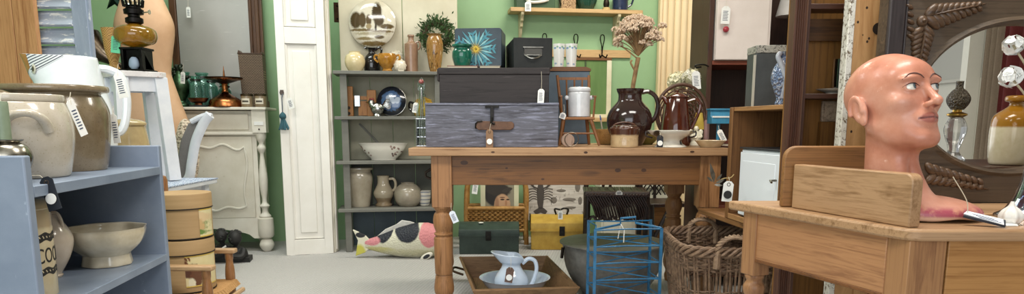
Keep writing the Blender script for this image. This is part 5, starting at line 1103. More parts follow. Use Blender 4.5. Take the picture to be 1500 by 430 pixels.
m = MB(); m.box(-1*k,1.5*k,.006,.022,5*k,h); m.build('glazing_bar', paint('4a5a38','37452a',.5), o)
o = thing('wall_ledge', 'narrow pine ledge under the green glass door', 'ledge', (pa.x-30*k, pa.y-.05, zb_-.002), AY); MB().box(0, 95*k, -.03, .11, -.03, 0).build('board', WS, o, bevel=.003); [MB().prism([(.02,-.03),(.11,-.03),(.11,-.12)], x*k, (x+6)*k, 'yz').build('bracket', WS, o) for x in (8,76)]
# ribbed cream panel at the right of the green wall
def ribs(o, x0, x1, z0, z1, mat, n):
    m = MB(); w = (x1-x0)/n; P = []
    for i in range(n):
        for t in range(6): a = PI*t/6; P.append((x0+w*(i+t/6), -.016*math.sin(a)))
    P += [(x1,0),(x1,.03),(x0,.03)]; m.prism(P, z0, z1, 'xy'); return m.build('ribbed_board', mat, o, smooth=50)
pa = wpt(966, 120, .06); pb = wpt(1062, 120, .06); o = thing('ribbed_screen', 'tall cream ribbed wooden screen between the green wall and dark bookcase', 'screen', (pa.x, pa.y, 0), AY); Ls = (pb-pa).length
CRM = paint('ecd6b0','dcc298',.55,scale=4,axis='z')
for i in range(2): ribs(o, Ls*i/2+.002, Ls*(i+1)/2-.002, .02, 2.3, CRM, 5)
MB().box(-.02,0,-.02,.03,0,2.32).build('edge_post', CRM, o, bevel=.003)
# ================================================================ under and behind the pine table
# green trunk
def trunk(name, label, px0, px1, yb, Y, dep, ytop, ylid, mat, rz, latch, cat='chest'):
    a, b = on(px0, Y, 0), on(px1, Y, 0); w = b.x-a.x; o = thing(name, label, cat, ((a.x+b.x)/2, Y, 0.001), rz); z1 = zat(ylid, Y); z2 = zat(ytop, Y+dep*.4)
    MB().box(-w/2, w/2, 0, dep, 0, z1).build('body', mat, o, bevel=.004)
    P = [(-.004, z1), (-.004, z1+(z2-z1)*.30)]
    for i in range(9): t = i/8; P.append((.0+dep*t, z1+(z2-z1)*(.36+.64*math.sin(PI*(.08+.84*t)))))
    P += [(dep+.004, z1+(z2-z1)*.30), (dep+.004, z1)]
    ld = MB().prism(P, -w/2-.004, w/2+.004, 'yz').build('lid', mat, o, bevel=.003)
    MB().box(-w/2-.005, w/2+.005, -.009, -.004, z1-.004, z1+.008).build('lid_edge', mat, ld)
    k = scale_of(Y, ylid); lx = latch*k
    MB().box(lx-4*k, lx+4*k, -.012, -.0095, z1-7*k, z1+7*k).build('hasp', IR, o, bevel=.001); MB().box(lx-2*k, lx+2*k, -.018, -.012, z1-6*k, z1-1*k).build('lock', IR, o, bevel=.001)
    return o, k, z1, z2, w
TG = paint('35443c','25322c',.45,wear='5b6659',worn=.70,scale=9,bump=.5); TY = paint('c9a548','ab8530',.4,wear='7c5d22',worn=.69,scale=9)
o, k, z1, z2, w = trunk('metal_chest', 'dark green dented metal trunk on the carpet under the table', 673, 760, 371, 4.60, .26, 325, 345, TG, .02, -1)
MB().sphere((-12*k,.08,z2-.001),(4*k,.02,.004),10,6).build('paper_label', flat('e9e6dc'), o)
o, k, z1, z2, w = trunk('metal_chest', 'mustard yellow metal trunk with black handle beside the green trunk', 778, 860, 365, 4.76, .24, 314, 338, TY, -.02, 4)
MB().prism([(-.006,z1),(-.006,z1+.01)]+[(.0+.24*t/8, z1+(z2-z1)*(.40+.66*math.sin(PI*(.08+.84*t/8)))) for t in range(9)]+[(.246,z1+.01),(.246,z1)], -w/2-.012, -w/2-.0045, 'yz').build('end_cap', metal('3a3020','221b10'), o)
MB().tube(bez([(-4*k,.11,z2),(-6*k,.10,z2+.04),(2*k,.10,z2+.035),(8*k,.10,z2+.045),(14*k,.10,z2+.035),(12*k,.11,z2)],5), 1.4*k, 8).build('handle', IR, o)
price_tag(821, 308, 4.70, 'white tag on the black handle of the yellow trunk', 7, 13)
# rattan rack with portrait
RT = paint('b98b4a','8f6430',.5,scale=25); Yr = 4.98; k = scale_of(Yr, 300); a = on(684, Yr, 0); o = thing('rattan_rack', 'honey coloured rattan magazine rack behind the green trunk', 'rack', a, .02); Zr = lambda y: zat(y, Yr)
wr = 88*k
for x in (0, wr):
    for y in (0, .20): MB().tube(bez([(x,y,0),(x-.004,y,Zr(330)),(x,y,Zr(285)),(x+(.012 if x==0 else -.012),y,Zr(268)),(x+(.03 if x==0 else -.03),y,Zr(258))],5), 3.6*k, 10).build('post', RT, o)
for y in (0,.20): MB().tube([(0,y,Zr(305)),(wr,y,Zr(305))], 3.2*k, 10).build('rail', RT, o); MB().tube([(0,y,Zr(337)),(wr,y,Zr(337))], 2.6*k, 10).build('rail', RT, o)
for y in (0,.20):
    m = MB()
    for j in range(9):
        z = Zr(309+3*j); m.tube([(wr*i/44, y+.007*math.sin(i*PI/2+j*PI), z) for i in range(45)], 1.5*k, 6)
    for i in range(1,12): m.tube([(wr*i/12, y, Zr(337)),(wr*i/12, y, Zr(306))], 1*k, 5)
    m.build('woven_panel', paint('a97f45','7a5426',.6,scale=30), o)
MB().box(.01, wr-.01, .0, .20, Zr(340), Zr(337)).build('bottom', RT, o)
o = thing('portrait_panel', 'portrait of a woman in a dark cap standing in the rattan rack', 'picture', on(732, Yr+.10, Zr(337)+.001)); 
F = Zr(337); zz = lambda y: zat(y, Yr+.10)-F; kk = scale_of(Yr+.1, 285); hp = zz(250)
por = [( 1*kk, zz(285),20*kk,30*kk,'8d8672',.4),(-6*kk,zz(284),17*kk,18*kk,'2e2a27',.15),(-3*kk,zz(277),19*kk,10*kk,'3a332d',.2,-.2),(4*kk,zz(301),12*kk,17*kk,'c79f7c',.12),(1*kk,zz(318),9*kk,12*kk,'b98f6d',.2),(11*kk,zz(278),8*kk,3*kk,'403a34',.2,.3),(4*kk,zz(292),3.2*kk,1.2*kk,'3b2a22',.2),(12*kk,zz(292),2.4*kk,1.1*kk,'3b2a22',.2),(4*kk,zz(289),4*kk,.8*kk,'6b4a38',.3),(9.4*kk,zz(297),1.6*kk,4.5*kk,'b5835f',.4),(8*kk,zz(304.5),4*kk,1.2*kk,'a8605a',.3),(0*kk,zz(330),22*kk,10*kk,'4a3d36',.2),(-4*kk,zz(298),3*kk,9*kk,'a97f60',.5)]
MB().box(-21*kk, 21*kk, 0, .006, 0, hp).build('painting', blobs('a39c84', por, (0,2), .06, 30, .5, base2='8c866f'), o)
for s in (-1,1): MB().box(s*24.5*kk-3.5*kk, s*24.5*kk+3.5*kk, -.004, .012, 0, hp).build('side_strip', flat('dcd9b8'), o, bevel=.002)
MB().box(-28*kk, 28*kk, -.004, .012, hp, hp+.02).build('top_strip', flat('dcd9b8'), o)
price_tag(698, 262, 4.90, 'white label hanging inside the left post of the rattan rack', 8, 22, tilt=.15)
# crayfish chart
Yp = 5.28; a, b = on(767, Yp, 0), on(856, Yp, 0); o = thing('crayfish_chart', 'old natural history chart printed with a large crayfish', 'poster', a, AY*.2); Zp = lambda y: zat(y, Yp); k = scale_of(Yp, 290); w = b.x-a.x
def chartpaper():
    n = NT('aged_paper'); f = n.noise(n.map((5,5,40)), 1.5, 5); g = n.noise(n.map((30,30,8)), 1.4, 4); c = n.ramp(f, [(.35,'b9b0a6'),(.6,'d5cec6')]); c = n.mix(n.step(g, .60, .66), c, lin('8d857c')); return n.done(c, .8)
MB().box(0, w, 0, .008, .14, Zp(248)).build('paper', chartpaper(), o)
PR = flat('4f4844'); X = lambda px: (px-767)*k
def relief(m, poly, t=.0015): m.prism([(X(x), Zp(y)) for x, y in poly], -t, -.0002)
m = MB(); relief(m, [(788,270),(795,270),(797,280),(796,296),(795,305),(789,305),(787,296),(786,280)]); relief(m, [(789,304),(796,304),(802,309),(799,314),(792,311),(785,314),(781,309)])
m.build('crayfish_body', PR, o)
for s in (-1,1):
    m = MB(); q = lambda x, y: (791.5+s*x, y)
    m.tube([Vector((X(q(x,y)[0]),-.001,Zp(y))) for x,y in ((3,276),(9,274),(13,270),(12,264))], [.9*k,1.3*k,1.8*k,2.2*k], 6); relief(m, [q(10,266),q(15,266),q(17,258),q(14,254),q(12,258),q(10,256)])
    m.build('claw', PR, o)
    for i in range(5): MB().tube(bez([(X(q(4,0)[0]),-.001,Zp(279+3.2*i)),(X(q(11,0)[0]),-.001,Zp(276+3.6*i)),(X(q(18,0)[0]),-.001,Zp(277+4.6*i))],4), .55*k, 5).build('leg', PR, o)
for (x, y, rx, ry) in ((822,279,7,2.2),(811,293,5,5),(834,292,10,2.6),(846,274,4,7),(836,304,8,2),(850,294,3,6)):
    m = MB(); m.sphere((X(x),0,Zp(y)),(rx*k,.0014,ry*k),14,8)
    for i in range(4): m.tube([(X(x+R.uniform(-rx,rx)),-.001,Zp(y)),(X(x+R.uniform(-rx,rx)),-.001,Zp(y+R.uniform(-1,1)*(ry+2)))], .35*k, 4)
    m.build('small_creature', flat('7d756c'), o)
# white cupboard and board behind the rattan chairs
Yw = 5.12; a, b = on(880, Yw, 0), on(988, Yw, 0); w = b.x-a.x; o = thing('low_cupboard', 'low white painted cupboard against the wall behind the rattan chairs', 'cupboard', a, AY*.5); Zw = lambda y: zat(y, Yw); WP = paint('e4e2d3','d4d1bf',.5)
MB().box(0, w, 0, .22, 0, Zw(275)).build('carcass', WP, o, bevel=.003); MB().box(-.02, w+.02, -.03, .24, Zw(275), Zw(269)).build('top', WP, o, bevel=.004)
for i in range(2): MB().box(w*i/2+.015, w*(i+1)/2-.015, -.012, 0, .05, Zw(280)).build('door', WP, o, bevel=.003)
o = thing('tan_board', 'brown wooden board leaning low behind the rattan chair legs', 'board', on(962, 5.04, 0)); MB().box(-.16, .10, 0, .02, 0, zat(300,4.95)).build('board', wood('a4713f','6f4823','x',1,.6), o, bevel=.003); MB().box(-.16,.10,-.012,0,zat(306,4.95),zat(302,4.95)).build('edge_lip', wood('a4713f','6f4823','x',1,.6), o)
# dark rattan chairs
DR = paint('2e221c','191210',.35,wear='6a4030',worn=.68,scale=40); DRW = paint('3a251d','1c1310',.4,wear='7a4836',worn=.62,scale=60)
Yx = 4.32; a = on(856, Yx, 0); k = scale_of(Yx, 295); o = thing('rattan_bench', 'dark woven rattan seat with fringed apron under the table, left of two', 'chair', a, -.08); Zx = lambda y: zat(y, Yx); w = 92*k; zs = Zx(283)
for x in (.015, w-.015):
    for y in (.02, .40): MB().tube([(x,y,0),(x,y,zs if y<.1 else Zx(252))], 4.2*k, 10).build('leg', DR, o)
MB().tube([(0,.02,zs),(w,.02,zs)], 3.4*k, 8).build('front_rail', DRW, o)
m = MB()
for i in range(30): t = i/29; m.tube([(w*t,.02+.004*math.sin(i*2),zs),(w*t,.25,zs+.006*math.sin(i*1.7)),(w*t,.40,zs)], 2.4*k, 6)
m.build('woven_seat', DRW, o)
for side in range(3):
    m = MB(); n_ = 26 if side == 0 else 18
    for i in range(n_):
        t = i/(n_-1); lo = zs-.155-.02*abs(math.sin(t*9)); 
        if side == 0: m.tube([(w*t,.012,zs),(min(w,w*t+.05),.005,(zs+lo)/2),(min(w,w*t+.075),.012,lo)], 1.7*k, 6)
        else: x = .008 if side == 1 else w-.008; m.tube([(x,.02+.38*t,zs),(x,min(.4,.07+.38*t),lo)], 1.7*k, 6)
    if side == 0: m.tube([(w*i/30,.012,zs-.16-.014*math.sin(i*1.3)) for i in range(31)], 2*k, 6); m.tube([(w*i/60,.006,zs-.012+.004*math.sin(i*2.1)) for i in range(61)], 2.2*k, 6)
    m.build('woven_apron', DRW, o)
MB().tube([(0,.40,Zx(255)),(w,.40,Zx(255))], 3.4*k, 8).build('back_rail', DR, o)
for x in (.33*w,.45*w,.9*w): MB().tube([(x,.40,zs),(x,.40,Zx(256))], 2.4*k, 8).build('back_spindle', DR, o)
price_tag(907, 279, 4.27, 'round white tag lying on the dark rattan seat', 10, 6, yaw=0)
Yx = 4.62; a = on(952, Yx, 0); k = scale_of(Yx, 295); o = thing('rattan_chair', 'dark rattan chair with lattice back under the table, right of two', 'chair', a, .06); w = 55*k; Zx = lambda y: zat(y, Yx); zs = Zx(299)
for x in (0, w):
    MB().tube([(x*.9+.05*w,.0,0),(x,.0,zs)], 4*k, 10).build('leg', DR, o); MB().tube([(x,.34,0),(x,.34,zs),(x*1.05,.36,Zx(250))], 4*k, 10).build('back_post', DR, o)
MB().box(-.01, w+.01, -.01, .35, zs-.02, zs+.006).build('seat', DRW, o, bevel=.006)
for s in (0,1): MB().tube([(w*.5,0,zs-.02),(w*(.08 if s==0 else .92),0,.10)], 3.2*k, 8).build('brace', DR, o)
m = MB()
for i in range(-6, 9):
    for d in (-1, 1):
        x0 = w*.5*0 + i*w/8; P = [(min(max(x0+d*t*w*.5,0),w), .345+.004*d, zs+.03+t*(Zx(252)-zs-.03)) for t in (0,.25,.5,.75,1)]
        if all(0 < p[0] < w for p in P[1:4]): m.tube(P, 1.1*k, 5)
m.build('lattice_back', DR, o); MB().tube([(0,.36,Zx(251)),(w,.36,Zx(251))], 3.2*k, 8).build('top_rail', DR, o)
MB().tube([(w*.45,.345,zs),(w*.45,.36,Zx(251))], 2.6*k, 8).build('back_splat', DR, o)

# dough trough with pitcher and bowl
TRW = wood('8a6b4a','523a24','x',1.2,.6,wear='a58762',worn=.64); TRY = wood('8a6b4a','523a24','y',1.2,.6,wear='a58762',worn=.64)
zr = .128; A = onfloor(672, 376, zr); B = onfloor(803, 374.5, zr); C = onfloor(850, 421, zr); D_ = onfloor(692, 425.5, zr)
o = thing('dough_trough', 'brown wooden trough with sloping sides on the carpet under the table', 'trough', ((A.x+D_.x)/2+.2, (A.y+D_.y)/2, 0.001))
ctr = (A+B+C+D_)/4; T4 = [A,B,C,D_]; org = o.location
bot = [Vector((ctr.x+(p.x-ctr.x)*.76, ctr.y+(p.y-ctr.y)*.88, 0.0)) for p in T4]
rim = [Vector((p.x,p.y,zr)) for p in T4]
def board(p, q, r, s, t, name, mat, ext=0):
    p, q, r, s = [Vector(v)-org for v in (p,q,r,s)]; n = (q-p).cross(s-p).normalized()*t; MB().add
    m = MB(); m.add([p,q,r,s,p+n,q+n,r+n,s+n], [(0,1,2,3),(7,6,5,4),(0,4,5,1),(1,5,6,2),(2,6,7,3),(3,7,4,0)]); return m.build(name, mat, o, bevel=.002)
board(bot[0],bot[1],rim[1],rim[0],.014,'end_board',TRW); board(bot[2],bot[3],rim[3],rim[2],.014,'end_board',TRW)
board(bot[1],bot[2],rim[2],rim[1],.014,'side_board',TRY); board(bot[3],bot[0],rim[0],rim[3],.014,'side_board',TRY)
bq = [ctr.copy()*0+Vector((ctr.x+(p.x-ctr.x)*1.04, ctr.y+(p.y-ctr.y)*1.03, .012)) for p in bot]; board(bq[0],bq[3],bq[2],bq[1],.008,'bottom',TRY)
hpt = rim[3]*.45+rim[0]*.55 - org
MB().tube(bez([hpt+Vector((0,.06,-.01)),hpt+Vector((-.05,.05,.006)),hpt+Vector((-.06,0,.006)),hpt+Vector((-.05,-.05,.006)),hpt+Vector((0,-.06,-.01))],5), .006, 8).build('handle', metal('4a3a2c','2a2019',.5), o)
BWc = ceramic('cfdbe8','bccbdc',.1,6)
o, k = pot('wash_basin', 'pale blue-white basin in the wooden trough under the pitcher', 'bowl', 754, 3.36, .0215, [(22,0),(23,1.5),(30,5),(42,16),(49,26),(52,29)], BWc, py=420)
o, k = pot('water_pitcher', 'pale blue-white pitcher standing in the basin', 'pitcher', 749, 3.36, .0225+4*k, [(16,0),(17,2),(22,9),(25,18),(23,27),(16,37),(13.5,43),(15.5,48)], BWc, py=400, t=1.6)
kp = k
def lip(u, v):
    a = 2*PI*u; f = max(0, math.cos(a-PI))**2.2; g = max(0, math.cos(a))**3; r = 15.5+v*(3+11*f); z = 47.4+v*(12-6*abs(math.cos(a))**2*0+4*f-9*g); return (r*math.cos(a)*kp, r*math.sin(a)*.85*kp, z*kp)
MB().surf(lip, 48, 8, cu=True).build('lip', BWc, o, solid=.004, smooth=70)
handle(o, k, [(16,45),(25,52),(34,49),(37,38),(34,24),(29,13),(22,9)], 3.0, BWc)
price_tag(748, 391, 3.25, 'brown kraft tag with white roundel on the pale pitcher', 11.5, 23, '6b5347', style='dot', tilt=.15, up=14)

# dark metal basin
Yv = 3.50; k = scale_of(Yv, 370); o = thing('metal_basin', 'large dark metal basin on the carpet behind the blue rack', 'basin', on(896, Yv, 0.001)); BA = metal('8d8b86','55524d',.42,6,.35); hb = zat(354, Yv)
MB().lathe(shell(smooth_prof([(.12,0),(.15,.012),(.20,.06),(.245,.15),(.262,hb-.012),(.272,hb)],4), .006), 56).build('body', BA, o)
MB().lathe([(.268,hb-.006),(.276,hb-.003),(.276,hb+.003),(.268,hb+.004)], 56).build('rim', BA, o)
P = [W(x,y,Yv-.05)-o.location for x,y in ((843,377),(834,372),(828,362),(832,357),(841,358))]
MB().tube(bez(P,6), .007, 8).build('handle', metal('3a322c','201b18',.5), o); MB().tube([P[2]+Vector((-.012,0,0)),P[2]+Vector((-.018,-.004,-.055))], .008, 8).build('handle_end', metal('3a322c','201b18',.5), o)
MB().tube(bez([(.26,-.05,hb-.04),(.31,-.05,hb-.02),(.31,.05,hb-.02),(.26,.05,hb-.04)],6), .007, 8).build('handle', metal('3a322c','201b18',.5), o)
# blue wire stand
BL = paint('2f6f98','245577',.4,scale=20); Yz = 2.95; cs = [W(872,337,2.82), W(969,337,2.86), W(953,327,3.12), W(862,327,3.10)]
cx, cy = sum(p.x for p in cs)/4, sum(p.y for p in cs)/4; o = thing('wire_stand', 'blue painted metal bottle drying stand in front of the dark basin', 'stand', (cx, cy, 0.001)); zt_ = zat(335, 2.84)
for p in cs: MB().cbox((p.x-cx,p.y-cy,zt_/2), (.012,.012,zt_)).build('upright', BL, o)
lv = [zt_-.004-i*.072 for i in range(7)]
for i, z in enumerate(lv):
    m = MB(); Q4 = [Vector((p.x-cx,p.y-cy,z)) for p in cs]; c0 = Vector((0,0,z+.0))
    for j in range(4): m.tube([Q4[j], (Q4[j]+Q4[(j+1)%4])/2*.86+c0*.14, Q4[(j+1)%4]], .0032, 6)
    if i > 0: m.tube([Q4[0],Q4[2]], .0028, 6); m.tube([Q4[1],Q4[3]], .0028, 6)
    m.build('wire_tier', BL, o)
MB().tube([Vector((cs[0].x-cx,cs[0].y-cy,zt_)), Vector((-.02,-.03,zt_+.004)), Vector((-.02,-.03,zt_+.030)), Vector((.045,-.03,zt_+.036)), Vector((.045,-.03,zt_+.010)), Vector((cs[1].x-cx,cs[1].y-cy,zt_))], .005, 6).build('carry_handle', BL, o)
MB().tube([(-.02,-.036,zt_+.006),(-.005,-.04,zt_-.02),(-.006,-.04,zt_-.075)], .0022, 6).tube([(-.02,-.034,zt_+.006),(-.03,-.03,zt_-.06)], .0018, 6).build('white_string', flat('e9e6dd'), o)

# big log basket
WI = paint('7f6550','4c3829',.6,wear='a38b73',worn=.64,scale=40); WI2 = paint('8f745d','5a4433',.6,scale=40)
o = thing('log_basket', 'large grey-brown wicker log basket at the right under the bench', 'basket', (.90, 2.79, 0.001), math.radians(-3)); hb = .415
def rrp(hx, hy, r, n=80):
    """rounded rectangle path, equally spaced"""
    P = []
    for i in range(n):
        a = 2*PI*i/n; c, s = math.cos(a), math.sin(a); e = 5.0; q = (abs(c)**e+abs(s)**e)**(-1/e); P.append(Vector((hx*c*q, hy*s*q, 0)))
    return P
def hx(z): return .195+.045*(z/hb), .235+.045*(z/hb)
N = 120
def ringtubes(m, z0, z1, rows, amp, r, freq=30):
    for j in range(rows):
        z = z0+(z1-z0)*j/max(1,rows-1); X_, Y_ = hx(z); P = rrp(X_, Y_, 0, N)
        m.tube([p*(1+amp*math.sin(2*PI*freq*i/N + j*PI)) + Vector((0,0,z+.003*math.sin(i*.9+j))) for i, p in enumerate(P)], r*R.uniform(.85,1.15), 5, closed=True)
m = MB(); ringtubes(m, hb-.085, hb-.03, 7, .020, .0046); m.build('upper_weave', WI, o)
m = MB(); ringtubes(m, .20, .245, 6, .020, .0046); m.build('middle_weave', WI, o)
m = MB(); ringtubes(m, .01, .09, 9, .020, .0046); m.build('lower_weave', WI, o)
m = MB()
for j in range(4):
    X_, Y_ = hx(hb); P = rrp(X_, Y_, 0, N)
    m.tube([p*(1+.030*math.cos(2*PI*14*i/N+j*PI/2)) + Vector((0,0,hb-.012+.016*math.sin(2*PI*14*i/N+j*PI/2))) for i, p in enumerate(P)], .0078, 6, closed=True)
m.build('rim_braid', WI2, o)
for i in range(44):
    a = i/44; Pt = rrp(*hx(hb), 0, 440)[i*10]; Pb = rrp(*hx(0), 0, 440)[i*10]; m = MB()
    for q in (-.006,.006):
        t = Pt.cross(Vector((0,0,1))).normalized()*q; m.tube([Pb+t, Pb.lerp(Pt,.5)+t*1.2, Pt+t+Vector((0,0,hb))] if False else [Pb+t, Pb.lerp(Pt,.5)+t*1.2+Vector((0,0,hb*.5)), Pt+t+Vector((0,0,hb-.02))], .0042, 5)
    m.build('stake', WI2, o)
MB().prism([(p.x,p.y) for p in rrp(.19,.23,0,40)], .004, .016, 'xy').build('base', WI, o)
def bhandle(c, d, w, h):
    c = Vector(c); d = Vector(d)
    m = MB()
    for q in range(3):
        P = []
        for i in range(31):
            t = i/30; a = PI*t; p = c + d*(-w*math.cos(a)) + Vector((0,0,h*math.sin(a)**.8)); P.append(p + Vector((.007*math.cos(t*26+q*2.1), .007*math.sin(t*26+q*2.1), .004*math.sin(t*26+q*2.1))))
        m.tube(P, .006, 6)
    for s in (-1,1): m.tube([c+d*s*w, c+d*s*w*1.02+Vector((0,0,-.06))], .013, 8)
    m.build('handle', paint('a58a70','6f5744',.6,scale=40), o)
bhandle((-.05,-.285,hb-.012),(1,0,0),.066,.062); bhandle((-.05,.275,hb-.01),(1,0,0),.06,.05)
o = thing('bench', 'low pine bench along the right carrying the open crate', 'bench', (.924, 2.264, 0), math.radians(5.2)); BN = wood('93683e','58381c','y',1,.55)
MB().box(0, .42, 0, .83, .480, .502).build('seat', BN, o, bevel=.003)
for x, y in ((.02,.02),(.37,.02),(.345,.77),(.375,.70)):
    MB().box(x, x+.04, y, y+.04, 0, .48).build('leg', BN, o, bevel=.003)
MB().box(.385,.40,.06,.77,.42,.48).build('apron', BN, o)
o = thing('open_crate', 'open wooden crate on its side holding the white bread bin', 'crate', (.922, 2.32, .503), math.radians(5.2)); KW = wood('835a34','472b14','y',1,.6,knots=.7); KZ = wood('835a34','472b14','z',1,.6); Lk, Hk, Dk = .465, .443, .34
MB().box(0, Dk, 0, Lk, 0, .020).build('bottom_board', KW, o, bevel=.002); MB().box(0, Dk, 0, Lk, Hk-.016, Hk).build('top_board', wood('a87c4e','70492a','y',1,.5), o, bevel=.002)
MB().box(0, Dk, Lk-.026, Lk, .020, Hk-.016).build('end_board', KZ, o, bevel=.002); MB().box(0, Dk, 0, .022, .020, Hk-.016).build('end_board', KZ, o, bevel=.002)
MB().box(Dk-.012, Dk, .022, Lk-.026, .020, Hk-.016).build('back_board', wood('563619','2c190b','y',1,.6,knots=.8), o)
MB().box(-.006, 0, Lk-.030, Lk+.001, 0, Hk).build('corner_batten', wood('8d6238','553518','z',1,.6), o, bevel=.002); MB().box(-.006,0,0,Lk-.03,0,.022).build('edge_batten', wood('b08354','7a4f2a','y',1,.6), o, bevel=.002)
EW = (lambda n: n.done(lin('e9eef5'), .25, coat=.3))(NT('white_enamel')); BE = flat('2b2d31', .4)
cM = Matrix.Rotation(math.radians(5.2), 3, 'Z'); bl = o.location + cM @ Vector((.006, .030, .0215))
o = thing('bread_bin', 'white enamel bread bin standing inside the open crate', 'bread bin', bl, math.radians(5.2)); Wb, Hb = .335, .262
MB().box(.004, .22, 0, Wb, 0, Hb).build('body', EW, o, bevel=.006); f = MB().box(-.004, .004, .006, Wb-.006, .006, Hb-.012).build('door', EW, o, bevel=.003)
MB().box(-.0062, -.0035, .035, Wb-.035, .035, Hb-.045).build('raised_panel', EW, f, bevel=.0025); MB().box(-.004, .225, -.004, Wb+.004, Hb, Hb+.006).build('lid', BE, o, bevel=.002); MB().tube([(-.006,.02,Hb*.62),(-.03,.015,Hb*.62),(-.032,.0,Hb*.60)], .004, 6).build('latch', STEEL, o)
lp = bl + cM @ Vector((-.02, Wb-.02, Hb*.62))
# feathered metal hook hanging by the bin
o = thing('leaf_hook', 'bunch of dark metal leaves wired to the crate corner', 'ornament', W(1046, 268, 2.66)); k = scale_of(2.66, 260); m = MB()
for (x0,y0,x1,y1,wd) in ((0,0,-8,30,3),(0,2,-4,22,2.5),(2,0,14,6,2.5),(0,-2,12,-3,2),(-2,2,-12,10,2),(3,4,10,14,2)):
    d = Vector((x1-x0,0,y1-y0)); n_ = Vector((-d.z,0,d.x)).normalized(); m.add([(x0*k,0,y0*k)]+[tuple(Vector((x0*k,-.003,y0*k))+d*k*t+n_*wd*k*math.sin(PI*t)*s+Vector((0,-.006*t,0))) for t in (.3,.6,.9) for s in (-1,1)]+[(x1*k,-.008,y1*k)], [(0,1,2),(1,3,4,2),(3,5,6,4),(5,7,6)])
m.build('leaves', metal('8f8b80','57534a',.35), o); MB().tube(bez([(4*k,0,2*k),(14*k,.002,7*k),(24*k,.002,8*k),tuple(lp-o.location+Vector((-.012,0,0)))],5), .0016, 6).build('wire', flat('b59a63'), o)
price_tag(1068, 265, 2.58, 'white luggage tag with black mark hanging before the bread bin', 15, 30, style='dot', tilt=.08, up=6)
# grey box and fish vase on the crate
zk = .503+Hk+.001; p = on(1104, 2.655, zk); k = scale_of(2.655, 110); o = thing('grey_box', 'dark grey box with marbled lid standing on top of the crate', 'box', p, math.radians(-2)); h = zat(66, 2.655)-zk; GB = paint('4e5152','3f4243',.5,scale=8)
MB().box(0, 64*k, 0, .115, 0, h-11*k).build('body', GB, o, bevel=.002); 
def marbled():
    n = NT('marbled_paper'); f = n.noise(n.map((40,40,40)), 1.6, 5, .7, 1.0); return n.done(n.ramp(f, [(.38,'3a3a38'),(.5,'b9b5aa'),(.6,'5a5955')]), .5)
MB().box(-.001, 64.5*k, -.002, .117, h-11*k, h).build('lid', marbled(), o, bevel=.002); MB().box(-3.5*k, -.0005, -.002, .004, 0, h-14*k).build('painted_highlight', flat('b9b4a6'), o)  # pale strip added as the highlight along the left edge
def scalesm():
    n = NT('scaled_glaze'); v = n.node('TexVoronoi', {'Vector': n.map((1,1,1)), 'Scale': 95.0}); n.bump(v.outputs['Distance'], 1.0, .012); c = n.ramp(v.outputs['Distance'], [(.1,'8fa3c4'),(.5,'5c6f95'),(.8,'aab0bd')]); return n.done(c, .12, coat=.5)
o = thing('fish_vase', 'silvery blue scaled fish-shaped jug in front of the grey box', 'jug', on(1145, 2.52, zk)); k = scale_of(2.60, 120)
MB().lathe(shell(smooth_prof([(9*k,0),(10*k,3*k),(8*k,10*k),(13*k,24*k),(17*k,38*k),(14*k,52*k),(8*k,62*k),(7*k,68*k),(10*k,74*k)],4), 1.5*k), 32).build('body', scalesm(), o)
MB().tube(bez([(-8*k,-.012,72*k),(-12*k,-.02,66*k),(-6*k,-.032,50*k),(-2*k,-.034,30*k),(-3*k,-.024,10*k)],5), 3.6*k, 10).build('handle', ceramic('b9bcc6','8f95a5',.12), o)
# ================================================================ right: bookcase, cabinet, post, washstand
DK = wood('4a2c1e','2a1710','z',1,.45); DKX = wood('4a2c1e','2a1710','x',1,.45); RED = wood('7a3f2c','52261a','x',1.2,.45)
Yk1 = 3.64; a = on(1035, Yk1, 1.1); o = thing('dark_bookcase', 'tall dark wooden bookcase with a white cabinet on its shelf', 'bookcase', (a.x, Yk1, 0)); WB = .66; HB_ = 1.95; DB_ = .36; kB = scale_of(Yk1, 90)
MB().box(0, 7*kB, 0, DB_, 0, HB_).build('side', DK, o, bevel=.003); MB().box(WB-.03, WB, 0, DB_, 0, HB_).build('side', DK, o, bevel=.003)
MB().box(7*kB, WB-.03, DB_-.012, DB_, 0, HB_).build('back', wood('3a2318','22130c','z',1,.5), o); MB().box(0, WB, 0, DB_, HB_, HB_+.04).build('top', DKX, o, bevel=.004)
zsh1 = zat(88.5, Yk1)
for z in (zsh1, zat(205,Yk1), .45, .08): MB().box(7*kB, WB-.03, .0, DB_-.012, z-.022, z).build('shelf', RED, o, bevel=.002)
p = on(1047, Yk1-.02, zsh1+.001); w = on(1128, Yk1-.02, zsh1).x-p.x; h = zat(-2, Yk1)-zsh1; o = thing('white_cabinet', 'small white cabinet with a red knob on the bookcase shelf', 'cabinet', p); WC2 = paint('e6dad2','dccfc6',.4)
MB().box(0, w, .016, .25, 0, h).build('carcass', WC2, o, bevel=.003); d_ = MB().box(.002, w-5*kB, 0, .016, .002, h-.006).build('door', WC2, o, bevel=.002)
MB().sphere((13*kB,-.014,zat(44.5,Yk1)-zsh1), .0155, 18, 12).build('knob', paint('b03a46','96303a',.25), d_)
price_tag(1064, 9, Yk1-.05, 'white tag hanging on the small white cabinet door', 13, 25, tilt=.04)
o = thing('iron_hook', 'dark iron hook sticking out of the bookcase side', 'hook', W(1038, 97, Yk1-.01)); MB().tube(bez([(0,0,0),(-.03,-.01,.008),(-.07,-.01,.004),(-.066,-.01,-.006),(-.04,-.01,-.004)],5), .004, 6).build('arm', IR, o)
price_tag(1019, 104, Yk1-.03, 'white tag with blue print hanging from the bookcase hook', 12, 26, tilt=-.12, up=5)
